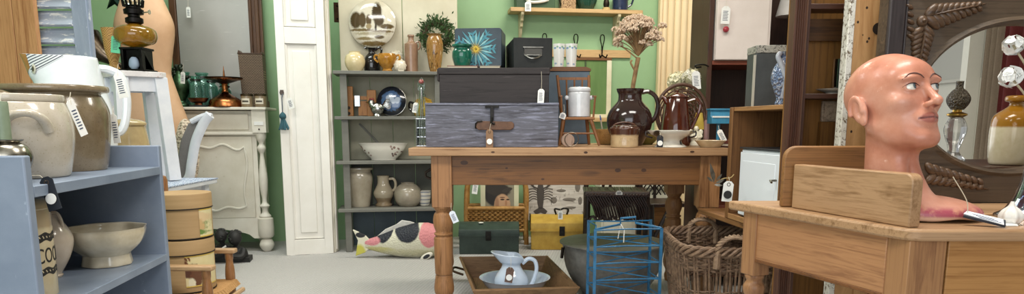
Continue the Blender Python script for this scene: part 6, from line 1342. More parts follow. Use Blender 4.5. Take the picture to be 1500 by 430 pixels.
# odds and ends on the shelf right of the white cabinet
o = thing('white_lampshade', 'white cone lampshade high on the dark bookcase', 'lampshade', W(1157, 24, 3.82)); k = scale_of(3.82, 10); MB().lathe([(10*k,0),(20*k,-0*k),(12*k,34*k),(11.4*k,34*k),(19*k,.6*k)], 32).build('shade', paint('d8d4cf','c5c0ba',.6), o); MB().lathe([(0,-22*k),(3*k,-22*k),(3*k,30*k),(0,30*k)], 12).build('stem', IR, o); MB().lathe([(0,zsh1-o.location.z+.001),(12*k,zsh1-o.location.z+.001),(10*k,zsh1-o.location.z+4*k),(3*k,zsh1-o.location.z+6*k),(3*k,-20*k),(0,-20*k)], 20).build('foot', IR, o)
# second cabinet (dark, fluted pilaster)
Yc2 = 2.11; kc = scale_of(Yc2, 110); a = W(1158, 110, Yc2); o = thing('pilaster_cabinet', 'dark cabinet with fluted pilaster standing behind the washstand', 'cabinet', (a.x, Yc2, 0)); wp = 19*kc; WD2 = .62
flu = []
for i in range(5):
    x0 = wp*(.1+.8*i/5); x1 = wp*(.1+.8*(i+1)/5); flu += [(x0,-.004),(x0+.001,.001),(x1-.001,.001)]
MB().prism([(0,-.004)]+flu+[(wp,-.004),(wp,.035),(0,.035)], 0, 1.95, 'xy').build('fluted_pilaster', wood('5a3a2a','35201a','z',1,.45), o, smooth=0)
MB().box(wp+.0, wp+.012, .006, .11, 0, 1.95).build('side', DK, o); MB().box(WD2-.02, WD2, 0, .11, 0, 1.95).build('side', DK, o)
OB = wood('8a5f2a','5a3a16','z',.7,.55,seed=2.0); MB().box(wp+.012, WD2-.02, .175, .11, 0, 1.95).build('back', OB, o); MB().box(0, WD2, 0, .11, 1.95, 1.99).build('top', DKX, o)
zc1 = zat(136.5, Yc2); zc0 = zat(4, Yc2)
for z in (zc1, zc0, .66, .30): MB().box(wp+.012, WD2-.02, .012, .096, z-.016, z).build('shelf', DKX, o, bevel=.002)
MB().box(wp+.02, WD2-.04, .084, .096, zat(60,2.2), zat(28,2.2)).build('inner_rail', wood('5c3c1c','3a2410','x'), o)
o_, k = pot('side_plate', 'pale plate lying on the shelf of the pilaster cabinet', 'plate', 1219, 2.166, zc1+.001, [(9,0),(10,1.5),(20,5),(23,7)], ceramic('cfc7bb','b9b0a2',.2), py=120)
o_ = pot('drinking_glass', 'dark glass tumbler standing on the pale plate', 'glass', 1228, 2.166, zc1+.001+4.5*k, [(7,0),(8,2),(9,20),(9,45)], clearglass('9aa3a8', 1.5), root=False, py=100)
o = thing('stone_tile', 'mottled square tile leaning under the cabinet shelf', 'tile', on(1216, 2.185, zat(178,2.185))); k = scale_of(2.185,160)
def tilem():
    n = NT('mottled_tile'); f = n.noise(n.map((35,35,35)), 1.6, 5, .7); return n.done(n.ramp(f, [(.35,'5d4a3a'),(.55,'a3907a'),(.7,'7c6a56')]), .6)
MB().box(-13*k, 13*k, 0, .012, 0, 30*k).build('slab', tilem(), o, bevel=.003); MB().box(-10*k,10*k,-.002,.0,3*k,27*k).build('face', tilem(), o)
o2 = thing('tile_stand', 'plain wooden block holding the mottled tile', 'block', (o.location.x, 2.182, .661)); MB().box(-.03,.03,0,.018,0,o.location.z-.662).build('block', OB, o2)
# pine post with flaking white edge
Yp2 = 2.02; kp2 = scale_of(Yp2, 110); a = W(1240, 110, Yp2); o = thing('pine_post', 'old worm-eaten pine post with a flaking white edge behind the head', 'post', (a.x, Yp2, 0))
def wormy():
    n = NT('worm_eaten_pine'); f = n.noise(n.map((14,14,1.4)), 1.6, 6, .6, 1.2); c = n.ramp(f, [(.3,'8d6136'),(.5,'c09462'),(.7,'9d6f40')])
    v = n.node('TexVoronoi', {'Vector': n.map((1,1,.8)), 'Scale': 42.0}).outputs['Distance']; c = n.mix(n.step(v, .16, .11), c, lin('2a190c')); n.bump(f, .3, .004); return n.done(c, .6)
MB().box(5*kp2, 58*kp2, 0, .05, 0, 1.75).build('post', wormy(), o, bevel=.004)
MB().lathe([(0,-.002),(7*kp2,-.002),(8.5*kp2,0)], 20, M=lookrot(PI/2), c=(41*kp2,-.0008,zat(42,Yp2))).build('knot_hole', flat('23160c'), o)
MB().box(-4*kp2, 5*kp2, -.006, .03, 0, 1.75).build('white_edge', paint('e2dfd6','cfcabd',.6,wear='6d5f4c',worn=.56,scale=22,bump=.5), o, bevel=.002)

# washstand
zw = .66; A = onfloor(1121, 302, zw); B = onfloor(1333, 336, zw); o = thing('washstand', 'stripped pine washstand with low gallery, carrying the painted head', 'washstand', (B.x, B.y, 0))
yb_ = 1.985; t_ = (yb_-B.y)/(A.y-B.y); PLx = lambda y: (A.x-B.x)*(y-B.y)/(A.y-B.y)     # left edge, local x at world y
Lb = PLx(yb_); RX = .66; Ld = yb_-B.y
WA = wood('b18c68','82603f','x',.9,.42,wear='8f7f72',worn=.70); WAY = wood('b08058','83573a','y',.9,.42); GS = wood('b18c68','82603f','y',.9,.42,turn=-.335); WAY = wood('b08058','83573a','y',.9,.42,turn=-.335); WAZ = wood('a67a52','785036','z',.9,.45); WAP = wood('b0804b','845527','x',.9,.42)
def outline(ins, rad=.035):
    P = [(Lb+ins, Ld-ins)]; 
    c = Vector((PLx(B.y+rad)+ins*1.05, rad)); 
    P.append((PLx(B.y+rad*1.6)+ins*1.05, rad*1.6)); P.append((PLx(B.y+rad*.6)+ins*1.05+.004, rad*.6+ins*.6)); P.append((.006+ins*1.05, .008+ins*.9)); P.append((rad*.8+ins, ins)); P.append((RX-ins, ins)); P.append((RX-Lb*.5-ins, Ld-ins)); return P
MB().prism(outline(0), zw-.026, zw, 'xy').build('top', WA, o, bevel=.006)
# carcass panels under the top
zb_ = zw-.026; za_ = zat(388, A.y) - .01; ins = .022
def panel(p, q, z0, z1, t, name, mat, bev=.002):
    m = MB(); P = Vector((p[0],p[1],0)); Q_ = Vector((q[0],q[1],0)); d = (Q_-P).normalized(); n_ = Vector((-d.y, d.x, 0))*t
    m.add([P+Vector((0,0,z0)),Q_+Vector((0,0,z0)),Q_+n_+Vector((0,0,z0)),P+n_+Vector((0,0,z0)),P+Vector((0,0,z1)),Q_+Vector((0,0,z1)),Q_+n_+Vector((0,0,z1)),P+n_+Vector((0,0,z1))], [(0,3,2,1),(4,5,6,7),(0,1,5,4),(1,2,6,5),(2,3,7,6),(3,0,4,7)]); return m.build(name, mat, o, bevel=bev)
sv = lambda y: (PLx(B.y+y)+ins*1.05, y)          # points along the inset left side
s_far = sv(Ld-.03); s_fl = sv(Ld-.085); s_n1 = sv(.075); s_n0 = sv(.03)
z_ap = zb_-.135
panel(s_n1, s_fl, z_ap, zb_, -.016, 'side_apron', WAY); m = panel((s_n1[0]-.004,s_n1[1]), (s_fl[0]-.004,s_fl[1]), z_ap-.004, z_ap+.005, -.02, 'side_bead', wood('7a4d28','4f3018','y'))
# square corner posts running into turned legs
def leg(cx, cy, w, rot=0):
    g = MB().cbox((0,0,(z_ap-.045+zb_)/2), (w,w,zb_-z_ap+.045)); z0 = z_ap-.045
    g.lathe(smooth_prof([(.016,0),(.020,.05),(.017,.09),(.024,.16),(.026,z0-.10),(.020,z0-.075),(.028,z0-.055),(.030,z0-.035),(.022,z0-.02),(w*.48,z0-.008),(w*.48,z0)],3), 24); M = Matrix.Translation((cx,cy,0)) @ Matrix.Rotation(rot,4,'Z'); g.xf(M); g.build('leg', WAZ, o, bevel=.002)
an = math.atan2(-(A.x-B.x), A.y-B.y)
leg((s_far[0]+s_fl[0])/2+.024, (s_far[1]+s_fl[1])/2, .055, an)
leg(.046, .064, .092, an*.5); leg(RX-.06, .06, .07); leg(RX-.06, Ld-.07, .07)
panel((.105,.030), (RX-.10,.030), z_ap-.06, zb_, .016, 'drawer_front', WAP)
panel((.09,Ld-.03),(RX-.09,Ld-.03), z_ap, zb_, .016, 'back_apron', WAP); panel((RX-.035,.10),(RX-.035,Ld-.1), z_ap, zb_, .016, 'side_apron', WAY)
panel((Lb+.08,Ld-.03),(.09,Ld-.03), z_ap, zb_, .016, 'back_apron', WAP)
# gallery: side board and back board
gA = onfloor(1159, 304, zw); gB = onfloor(1331, 333.5, zw); gB = Vector((gA.x+(gB.x-gA.x), gB.y, zw)); hg = zat(240.5, gA.y)-zw
def gallery(P, Q_, h, t, rad, name, mat):
    L = (Q_-P).length; M = Matrix.Translation(P-o.location) @ Matrix.Rotation(math.atan2(Q_.y-P.y, Q_.x-P.x), 4, 'Z'); pts = [(0,0),(L,0)]+[(L-rad+rad*math.cos(a), h-rad+rad*math.sin(a)) for a in [PI/2*i/6 for i in range(7)]]+[(0,h)]
    m = MB().prism(pts, 0, t); m.xf(M); return m.build(name, mat, o, bevel=.003)
gallery(gA+Vector((0,0,.0005)), gB+Vector((0,0,.0005)), hg, .030, .02, 'gallery_side', GS)
yg = gA.y+.012; gl = W(1150, 225, yg+.0); hgb = zat(213.5, yg+.02)-zw
pts = [(0,0),(.24,0),(.24,hgb)]+[(.035-.035*math.sin(PI/2*i/6), hgb-.035+.035*math.cos(PI/2*i/6)) for i in range(7)]
m = MB().prism(pts, 0, .02); m.xf(Matrix.Translation(Vector((gl.x,yg+.002,zw+.0005))-o.location)); m.build('gallery_back', wood('94683c','5f3f20','x',.9,.45), o, bevel=.004)

# carved frame with mirror
Yf = 1.915; kf = scale_of(Yf, 143); c = W(1490, 143, Yf); zb0 = zw+.002; o = thing('carved_mirror', 'large dark carved wooden frame with oval mirror behind the head', 'mirror', (c.x, Yf, zb0)); cz = c.z-zb0
rx, rz = 140*kf, 105*kf; x0, x1 = W(1297,60,Yf).x-c.x, .42; z0, z1 = 0.0, zat(-75, Yf)-zb0
FW = wood('584838','2e2319','x',.8,.42,wear='75604a',worn=.66)
N = 96; m = MB(); fr = []; 
def rectp(a):
    c_, s_ = math.cos(a), math.sin(a); t = 1e9
    if c_ > 1e-6: t = min(t, x1/c_)
    if c_ < -1e-6: t = min(t, x0/c_)
    if s_ > 1e-6: t = min(t, (z1-cz)/s_)
    if s_ < -1e-6: t = min(t, (z0-cz)/s_)
    return (t*c_, cz+t*s_)
rings = [(lambda a: rectp(a), .045),(lambda a: rectp(a), 0.0),(lambda a: (1.10*rx*math.cos(a), cz+1.10*rz*math.sin(a)), 0.0),(lambda a: (1.05*rx*math.cos(a), cz+1.05*rz*math.sin(a)), -.008),(lambda a: (1.0*rx*math.cos(a), cz+1.0*rz*math.sin(a)), .010),(lambda a: (1.0*rx*math.cos(a), cz+1.0*rz*math.sin(a)), .045)]
angs = sorted([2*PI*i/N for i in range(N)] + [math.atan2(q-cz, p) % (2*PI) for p in (x0,x1) for q in (z0,z1)])
n_ = len(angs); vs = []; 
for f, y in rings:
    for a in angs:
        p = f(a); 
        if f is rings[2][0] : 
            r_ = rectp(a); 
            if p[0]**2+(p[1]-cz)**2 > (r_[0]**2+(r_[1]-cz)**2)*.96: p = (r_[0]*.98, cz+(r_[1]-cz)*.98)
        vs.append((p[0], y, p[1]))
K = len(rings); m.add(vs, [(i*n_+j, i*n_+(j+1)%n_, ((i+1)%K)*n_+(j+1)%n_, ((i+1)%K)*n_+j) for i in range(K) for j in range(n_)])
m.build('frame', FW, o, smooth=35)
mm = MB(); mm.lathe([(0,0),(1,0),(1,.004),(0,.004)], 64); mm.xf(Matrix.Translation((0,.030,cz)) @ Matrix.Diagonal((rx*1.01,1,rz*1.01,1)) @ Matrix.Rotation(-PI/2,4,'X'))
def mirm():
    n = NT('mirror_glass'); return n.done(lin('e4e2de'), .0, 1.0)
mm.build('mirror_glass', mirm(), o, smooth=0)
st_ = MB().box(x0-.001, x0+22*kf, -.014, 0, 0, z1).box(x0+24*kf,x0+28*kf,-.008,0,0,z1).build('left_stile', wood('3c3434','231d1d','z',1,.4), o, bevel=.004)
LFm = wood('5f4733','2c2018','x',2,.38,wear='7d6047',worn=.64)
def carve(name, lobes, mat=LFm):
    g = MB()
    for (px, py, rx_, rz_, th, dep) in lobes:
        p = W(px, py, Yf); g.sphere((p.x-c.x, -.002, p.z-zb0), (rx_*kf, dep*kf, rz_*kf), 14, 8, lookrot(0, th, 0))
    return g.build(name, mat, o)
carve('rosette', [(1350,31,8,8,0,6),(1350,31,4,4,0,9)])
# leaf running to the right
lob = [(1398,15,46,2.4,-.20,7)]
for i in range(9):
    t = i/8; x = 1362+68*t; y = 23-14*t; s = 1-.72*t; lob += [(x+2, y-6*s-1, 5.2*s+1.8, 11*s+1.8, .75, 6), (x+3, y+7*s+2, 5.2*s+1.8, 13*s+1.8, -.85, 6)]
carve('carved_leaf', lob)
lob = [(1348,72,2.4,34,.12,6)]
for i in range(8):
    t = i/7; x = 1350-6*t; y = 46+52*t; s = 1-.45*t; lob += [(x-7*s, y, 11*s, 4.2*s+1.2, -.6, 6), (x+9*s, y, 12*s, 4.2*s+1.2, .75, 6)]
carve('carved_leaf', lob)
lob = []
for i in range(5): t = i/4; lob += [(1331+3*t, 10+11*i, 7, 3, .5, 5)]
carve('carved_border', lob)
# lower left carving: rising scalloped leaf
lob = [(1400,268,52,2.6,.18,6)]
for i in range(9):
    t = i/8; x = 1362+72*t; y = 252+16*t; s = 1-.45*t; lob += [(x, y-5*s, 5*s+1.4, 12*s, -.7, 6), (x, y+9*s, 5*s+1.4, 11*s, .8, 6)]
carve('carved_leaf', lob)
# vase with white blossoms at the frame's right
o = thing('glass_vase', 'tall clear glass vase with blue glints at the right picture edge', 'vase', on(1506, 1.62, zw+.001)); k = scale_of(1.62, 200)
MB().lathe(shell(smooth_prof([(42*k,0),(43*k,3*k),(30*k,12*k),(18*k,40*k),(11*k,75*k),(10*k,115*k),(13*k,150*k)],4), 3*k), 36).build('body', clearglass('dfe9f6', 1.4), o)
MB().lathe([(0,4*k),(30*k,5*k),(22*k,14*k),(13*k,32*k),(0,32*k)], 28).build('blue_reflection_core', clearglass('7f9ad8', .9), o)  # tinted inner piece added for the blue reflection in the clear foot
vb = o.location.copy()
for (x, y, r, lab) in ((1484, 66, 17, 'upper white blossom against the carved mirror'), (1480, 112, 19, 'lower white blossom against the carved mirror')):
    o = thing('white_blossom', lab, 'flower', vb+Vector((.004*(1 if y>100 else -1),0,.05))); c0 = W(x, y, 1.60)-o.location; k = scale_of(1.6, y); MB().tube(bez([(0,0,0),(0,0,.15),(c0.x*.5,c0.y,c0.z*.8),tuple(c0)],5), .0025, 6).build('stem', paint('b9ae93','8f8468',.7), o); m = MB()
    for i in range(34):
        d = Vector((R.gauss(0,1),R.gauss(0,1),R.gauss(0,1))).normalized(); q = c0+d*r*k*.62; u = d.orthogonal().normalized(); v = d.cross(u); rr_ = r*k*R.uniform(.30,.45)
        a0 = R.uniform(0,6.3); P = [q+d*rr_*.1]
        for j in range(8): a = a0+2*PI*j/8; P.append(q+(u*math.cos(a)+v*math.sin(a))*rr_*(1+.18*math.sin(3*a))+d*rr_*.35)
        m.add(P, [(0,j+1,(j+1)%8+1) for j in range(8)])
    m.build('petals', paint('f1f1ee','dddcd6',.7), o, smooth=60)
GAL = ceramic('e9e6e0','d5d0c8',.45)
for (px, Y, r, lab) in ((1480, 1.505, 15, 'white garlic-like bulb ornament at the right edge of the washstand'),):
    o = thing('bulb_ornament', lab, 'ornament', on(px, Y, zw+.001)); k = scale_of(Y, 310); MB().lathe(smooth_prof([(0,0),(8*k,0),(r*k,9*k),(r*.8*k,19*k),(5*k,26*k),(2*k,33*k)],4)+[(0,33*k)], 40, lobe=.10, nl=7).build('bulb', GAL, o)
    MB().lathe([(0,0),(20*k,0),(19*k,2*k),(0,2*k)], 6, c=(-12*k,-4*k,0), sx=.8).build('paper_scrap', flat('f0efea'), o)
tg = thing('price_tag', 'white tag lying flat beside the neck of the head', 'price tag', on(1440, 1.475, zw+.018), 0, 'price tags'); tg.rotation_euler = (math.radians(22),0,0); k = scale_of(1.475, 325)
MB().prism([(-22*k,.018),(-12*k,.030),(26*k,-.008),(18*k,-.030)], 0, .0016, 'xy').build('card', flat('f1f3f6'), tg); MB().prism([(-24*k,.012),(-14*k,.026),(30*k,-.008),(20*k,-.032)], -.005, -.0002, 'xy').build('backing', flat('2b2f3a'), tg)
m = MB(); 
for i in range(3): m.bar((-10*k+2*k*i,.016-.008*i,.0018),(13*k+2*k*i,-.008-.008*i,.0018), .0022, .0004)
m.build('writing', flat('3f4a66'), tg); MB().tube(bez([(-14*k,.022,.001),(-20*k,.03,.03),(-42*k,.05,.075)],5), .0011, 5).build('string', flat('d9cdb4'), tg)
o = thing('paper_strip', 'thin brown paper strip lying beside the white bulb', 'paper', on(1447, 1.66, zw+.001)); MB().box(-.04,.04,-.006,.006,0,.002).build('strip', flat('b98f63'), o)

# what the mirror shows: right wall with curtain and post, a table with oil lamp and jug
mY = Yf+.030+.000
def mir(px, py, Yv): p = W(px, py, Yv); return Vector((p.x, 2*mY-p.y, p.z))
def wallhit(px, Xw=2.9):
    lo, hi = 2.0, 9.0
    for _ in range(40):
        mid = (lo+hi)/2
        if W(px,150,mid).x < Xw: lo = mid
        else: hi = mid
    return 2*mY-lo
ya, yb2 = wallhit(1453), wallhit(1500); yt_ = wallhit(1424)
o = thing('taupe_curtain', 'taupe curtain strip beside the white post in the mirror', 'curtain', (2.95, 0, 0)); P = [(-.02+.02*math.sin(i*.9), yt_+.02+(ya-yt_-.02)*i/24) for i in range(25)]+[(.03,ya),(.03,yt_+.02)]; MB().prism(P, .02, 2.6, 'xy').build('drape', fabric('9a8a7a','75675a',120), o, smooth=60); MB().tube([(0,yt_,2.62),(0,ya-.01,2.62)], .012, 10).build('rod', IR, o)
o = thing('velvet_curtain', 'maroon curtain seen in the mirror at its right', 'curtain', (2.95, 0, 0)); P = []; n2 = 60
for i in range(n2+1): t = i/n2; P.append((-.03+.03*math.sin(t*44), ya+.02+(yb2+.5-ya)*t))
P += [(.03,P[-1][1]),(.03,P[0][1])]; MB().prism(P, .02, 2.6, 'xy').build('drape', fabric('6b2626','4a1717',120), o, smooth=60); MB().tube([(0,ya+.01,2.62),(0,yb2+.6,2.62)], .012, 10).build('rod', IR, o)
yp = wallhit(1419, 2.97); struct('trim_2', MB().box(2.93, 3.019, yp-.05, yp+.012, 0, 2.88), flat('efece4'), smooth=0)
q = mir(1397, 215, 3.0); zt2 = .72; o = thing('lamp_table', 'small dark table with the oil lamp, seen in the mirror', 'table', (q.x+.05, q.y+.12, 0)); MB().box(-.26,.26,-.30,.30,zt2-.025,zt2).build('tabletop', DKX, o, bevel=.005); [MB().box(x,x+.04,y,y+.04,0,zt2-.025).build('leg', DK, o) for x in (-.23,.19) for y in (-.27,.23)]
o = thing('oil_lamp', 'oil lamp with textured smoked shade and crystal foot seen in the mirror', 'oil lamp', (q.x, q.y, zt2+.001)); k = .003; zz = lambda y: mir(1397, y, 3.0).z-zt2
CRY = (lambda n: n.done(lin('f2f2f0'), .03, trans=.9))(NT('crystal'))
MB().lathe(smooth_prof([(15*k,0),(16*k,3*k),(8*k,12*k),(9*k,zz(212)),(13*k,zz(200)),(15*k,zz(188)),(11*k,zz(176)),(7*k,zz(171))],3)+[(0,zz(171))], 16).build('foot', CRY, o, smooth=0); MB().lathe([(8*k,zz(172)),(13*k,zz(169)),(13*k,zz(167)),(6*k,zz(164)),(6*k,zz(160))], 20).build('burner', metal('c9a258','8a6a2e',.3), o)
MB().lathe(shell(smooth_prof([(8*k,zz(161)),(14*k,zz(152)),(15*k,zz(143)),(9*k,zz(133)),(5*k,zz(129)),(5*k,zz(119))],4),1*k), 28).build('shade', (lambda n: (n.bump(n.node('TexVoronoi', {'Vector': n.co, 'Scale': 120.0}).outputs['Distance'], 1, .01), n.done(lin('6b6154'), .2, trans=.4))[1])(NT('smoked_shade')), o)
q = mir(1478, 250, 2.72); zz = lambda y: mir(1478, y, 2.72).z-zt2; k = .00272
o = thing('stoneware_flagon', 'stoneware flagon with amber glazed shoulder seen in the mirror', 'flagon', (q.x, q.y, zt2+.001)); MB().lathe([(0,0)]+smooth_prof([(24*k,0),(27*k,4*k),(29*k,zz(215)),(29*k,zz(188)),(26*k,zz(170)),(14*k,zz(160)),(9*k,zz(155)),(9*k,zz(150)),(14*k,zz(148)),(14*k,zz(142)),(10*k,zz(140))],3)+[(0,zz(140))], 32).build('body', ceramic('d6cbb4','c3b698',.15,split=zz(186),c3='9a6a1e'), o); MB().tube(bez([(10*k,0,zz(156)),(26*k,0,zz(158)),(32*k,0,zz(172)),(29*k,0,zz(190))],5), 4*k, 10).build('handle', ceramic('9a6a1e','7a5014',.15), o)
# ================================================================ the painted head
import numpy as np
def sd_ell(P, c, r):
    q = (P - np.array(c)); r = np.array(r); k0 = np.linalg.norm(q/r, axis=-1); k1 = np.linalg.norm(q/(r*r), axis=-1); return k0*(k0-1)/np.maximum(k1, 1e-9)
def sd_cap(P, a, b, ra, rb):
    a = np.array(a); b = np.array(b); ab = b-a; t = np.clip(((P-a)@ab)/(ab@ab), 0, 1); return np.linalg.norm(P-a-t[..., None]*ab, axis=-1) - (ra+(rb-ra)*t)
def smin(a, b, k):
    h = np.clip(.5+.5*(b-a)/k, 0, 1); return b*(1-h)+a*h - k*h*(1-h)
def smax(a, b, k): return -smin(-a, -b, k)
TILT = math.radians(-15); PIV = np.array((0, .03, .05)); cT, sT = math.cos(TILT), math.sin(TILT)
def untilt(P):
    q = P-PIV; y = q[..., 1]*cT + q[..., 2]*sT; z = -q[..., 1]*sT + q[..., 2]*cT; return np.stack((q[..., 0], y, z), -1)+PIV
def tiltp(p):
    q = np.array(p, dtype=float)-PIV; return Vector((q[0], q[1]*cT - q[2]*sT, q[1]*sT + q[2]*cT)) + Vector(PIV)
EYE = (.0305, -.0735, .118)
def headsdf(P0):
    """P0 in bust coordinates; the skull is tilted back a little"""
    P = untilt(P0); S = P.copy(); S[..., 0] = np.abs(S[..., 0])
    d = sd_ell(S, (0,.014,.139), (.0745,.098,.080))
    d = smin(d, sd_ell(S, (0,-.028,.088), (.062,.062,.082)), .025)
    d = smin(d, sd_ell(S, (0,-.028,.030), (.053,.055,.043)), .025)
    d = smin(d, sd_cap(S, (.050,.010,.056), (.018,-.068,.008), .017, .016), .022)
    d = smin(d, sd_ell(S, (0,-.079,.008), (.021,.015,.017)), .014)
    d = smin(d, sd_ell(S, (.040,-.060,.090), (.022,.020,.017)), .018)
    d = smin(d, sd_ell(S, (0,-.058,.146), (.050,.030,.034)), .025)
    d = smin(d, sd_ell(S, (.029,-.0815,.1345), (.025,.010,.0065)), .012)
    d = smax(d, -sd_ell(S, (.031,-.097,.1175), (.0185,.0155,.0115)), .010)
    d = smin(d, sd_cap(S, (0,-.083,.128), (0,-.111,.082), .0065, .0085), .010)
    d = smin(d, sd_ell(S, (0,-.1125,.0785), (.0105,.0095,.0085)), .007)
    d = smin(d, sd_ell(S, (.0110,-.099,.0755), (.0062,.0105,.0065)), .005)
    d = smax(d, -sd_ell(S, (.0060,-.1030,.0688), (.0036,.0062,.0042)), .003)
    d = smin(d, sd_ell(S, (0,-.081,.051), (.027,.015,.018)), .012)
    d = smin(d, sd_cap(S, (.0,-.0965,.0528), (.020,-.0860,.0492), .0046, .0020), .004)
    d = smin(d, sd_cap(S, (.0,-.0945,.0438), (.017,-.0860,.0470), .0054, .0024), .004)
    d = smax(d, -sd_cap(S, (.0,-.1015,.0485), (.025,-.0865,.0478), .0020, .0014), .0018)
    d = smax(d, -sd_ell(S, (0,-.1045,.063), (.0028,.006,.0075)), .005)
    E = np.linalg.norm(S-np.array(EYE), axis=-1)
    d = smin(d, E-.0168, .0035); d = smax(d, -sd_ell(S, (EYE[0], EYE[1]-.0155, EYE[2]-.0010), (.0178,.0120,.0068)), .0015)
    # ears
    ear = sd_ell(np.stack((S[...,0], (S[...,1]-.016)*.96-(S[...,2]-.093)*.22, (S[...,2]-.093)*.97+(S[...,1]-.016)*.22), -1), (.0775,0,0), (.0085,.0195,.0315))
    ear = smax(ear, -sd_ell(S, (.087,.0125,.094), (.0085,.0105,.0205)), .004)
    rim = np.abs(np.sqrt(((S[...,1]-.021)/.0175)**2+((S[...,2]-.0945)/.0285)**2)-1)*.018
    ear = smin(ear, np.sqrt(rim**2+(S[...,0]-.0845)**2)-.0042 + np.clip((.086-S[...,2])*1.2, 0, .02), .004)
    ear = smin(ear, sd_ell(S, (.080,.006,.0665), (.0055,.0085,.0105)), .006); ear = smin(ear, sd_ell(S, (.0805,.0005,.088), (.004,.005,.007)), .004)
    d = smin(d, ear, .006)
    # neck and shoulders, not tilted
    N = P0.copy(); N[..., 0] = np.abs(N[..., 0])
    d = smin(d, sd_cap(N, (0,.022,.08), (0,.006,-.09), .045, .051), .020)
    ca_, sa_ = math.cos(.95), math.sin(.95); Q = np.stack((P0[...,0]*ca_+P0[...,1]*sa_, -P0[...,0]*sa_+P0[...,1]*ca_, P0[...,2]), -1)
    d = smin(d, sd_ell(Q, (0,-.055,-.129), (.085,.130,.040)), .055); d = smin(d, sd_cap(N, (.012,-.02,.0), (.030,-.070,-.104), .016, .012), .03)
    d = smin(d, sd_ell(Q, (0,.03,-.139), (.070,.060,.036)), .045)
    d = smax(d, -P0[...,0]-.064-np.clip((P0[...,2]+.06)*3,0,1), .012)
    wob = .0035*np.sin(N[...,0]*60+1)+.004*np.sin(N[...,1]*48)
    return smax(d, -(N[..., 2]+.137+wob*.6), .006)
def surface_net(f, lo, hi, h):
    n = [int(math.ceil((b-a)/h))+1 for a, b in zip(lo, hi)]; ax = [lo[i]+h*np.arange(n[i]) for i in range(3)]
    G = np.empty(n, dtype=np.float32)
    for i in range(0, n[0], 12): 
        X, Y, Z = np.meshgrid(ax[0][i:i+12], ax[1], ax[2], indexing='ij'); G[i:i+12] = f(np.stack((X, Y, Z), -1))
    ins = G < 0; c = np.zeros([q-1 for q in n], dtype=np.int8)
    for dx in (0,1):
        for dy in (0,1):
            for dz in (0,1): c += ins[dx:n[0]-1+dx, dy:n[1]-1+dy, dz:n[2]-1+dz]
    act = (c > 0) & (c < 8); idx = -np.ones(act.shape, dtype=np.int64); I = np.argwhere(act); idx[act] = np.arange(len(I))
    acc = np.zeros((len(I), 3)); cnt = np.zeros(len(I)); cor = [(a,b,e) for a in (0,1) for b in (0,1) for e in (0,1)]
    for a in cor:
        for ax_ in range(3):
            if a[ax_]: continue
            b = list(a); b[ax_] = 1; va = G[I[:,0]+a[0], I[:,1]+a[1], I[:,2]+a[2]]; vb = G[I[:,0]+b[0], I[:,1]+b[1], I[:,2]+b[2]]
            s = (va < 0) != (vb < 0); t = np.where(s, va/np.where(s, va-vb, 1), 0); p = np.tile(np.array(a, float), (len(I), 1)); p[:, ax_] += t; acc[s] += p[s]; cnt[s] += 1
    V = np.array(lo) + h*(I + acc/cnt[:, None]); F = []
    for ax_ in range(3):
        u, w = (ax_+1) % 3, (ax_+2) % 3; sl0 = [slice(1, -1)]*3; sl0[ax_] = slice(0, n[ax_]-1); A = ins[tuple(sl0)]; sl1 = list(sl0); sl1[ax_] = slice(1, n[ax_]); B = ins[tuple(sl1)]
        E = np.argwhere(A != B); E = E + np.array([0 if q == ax_ else 1 for q in range(3)]); o1 = A[A != B]
        q = [];
        for du, dw in ((0,0),(-1,0),(-1,-1),(0,-1)):
            e = E.copy(); e[:, u] += du; e[:, w] += dw; q.append(idx[e[:,0], e[:,1], e[:,2]])
        q = np.stack(q, 1); q[~o1] = q[~o1][:, ::-1]; F.append(q)
    return V, np.concatenate(F)
HS = 1.05; YAW = math.radians(17)
hp = on(1301, 1.625, zw+.001)
head = thing('mannequin_head', 'life-size painted bald head on a neck, looking up to the right on the washstand', 'mannequin head', hp, YAW)
V, F = surface_net(headsdf, (-.160,-.190,-.170), (.190,.150,.262), .0023)
OFF = np.array((0, 0, .1425)); Vs = (V+OFF)*HS
me = bpy.data.meshes.new('bust'); me.from_pydata([tuple(p) for p in Vs], [], [tuple(int(i) for i in q) for q in F])
U = untilt(V)
lipm = np.clip(1.3 - (np.abs(U[:,0])/.0235)**2 - ((U[:,2]-.0483)/.0108)**2, 0, 1)*(U[:,1] < -.080); lipm = np.clip(lipm*2.6, 0, 1)
rawm = np.clip((-.107-V[:,2])/.010, 0, 1); creamm = np.clip((-.128-V[:,2])/.005, 0, 1)
linem = np.clip(1.7-np.abs(U[:,2]-.0482)/.0014, 0, 1)*(np.abs(U[:,0]) < .027)*(U[:,1] < -.076)
nosem = np.clip(2.0-np.linalg.norm((np.stack((np.abs(U[:,0]),U[:,1],U[:,2]),1)-np.array((.0060,-.1025,.0695)))/np.array((.0036,.0062,.004)), axis=1)*1.2, 0, 1); linem = np.maximum(linem, nosem)
ca = me.color_attributes.new('paint', 'FLOAT_COLOR', 'POINT'); arr = np.stack((lipm, rawm, creamm, np.ones(len(V))), 1).astype(np.float32).ravel(); ca.data.foreach_set('color', arr)
cb = me.color_attributes.new('line', 'FLOAT_COLOR', 'POINT'); arr = np.stack((linem, linem, linem, np.ones(len(V))), 1).astype(np.float32).ravel(); cb.data.foreach_set('color', arr)
n = NT('painted_skin'); a = n.sep(n.node('Attribute', attribute_name='paint').outputs[0]); ln = n.sep(n.node('Attribute', attribute_name='line').outputs[0])
c = n.ramp(n.noise(n.map((6,6,6)), 1.3, 6, .62), [(.3,'ab6a52'),(.5,'c4846c'),(.7,'d39d88')]); c = n.mix(n.step(n.noise(n.map((26,26,26)), 1.6, 6, .7), .64, .74), c, lin('dcae9b'))
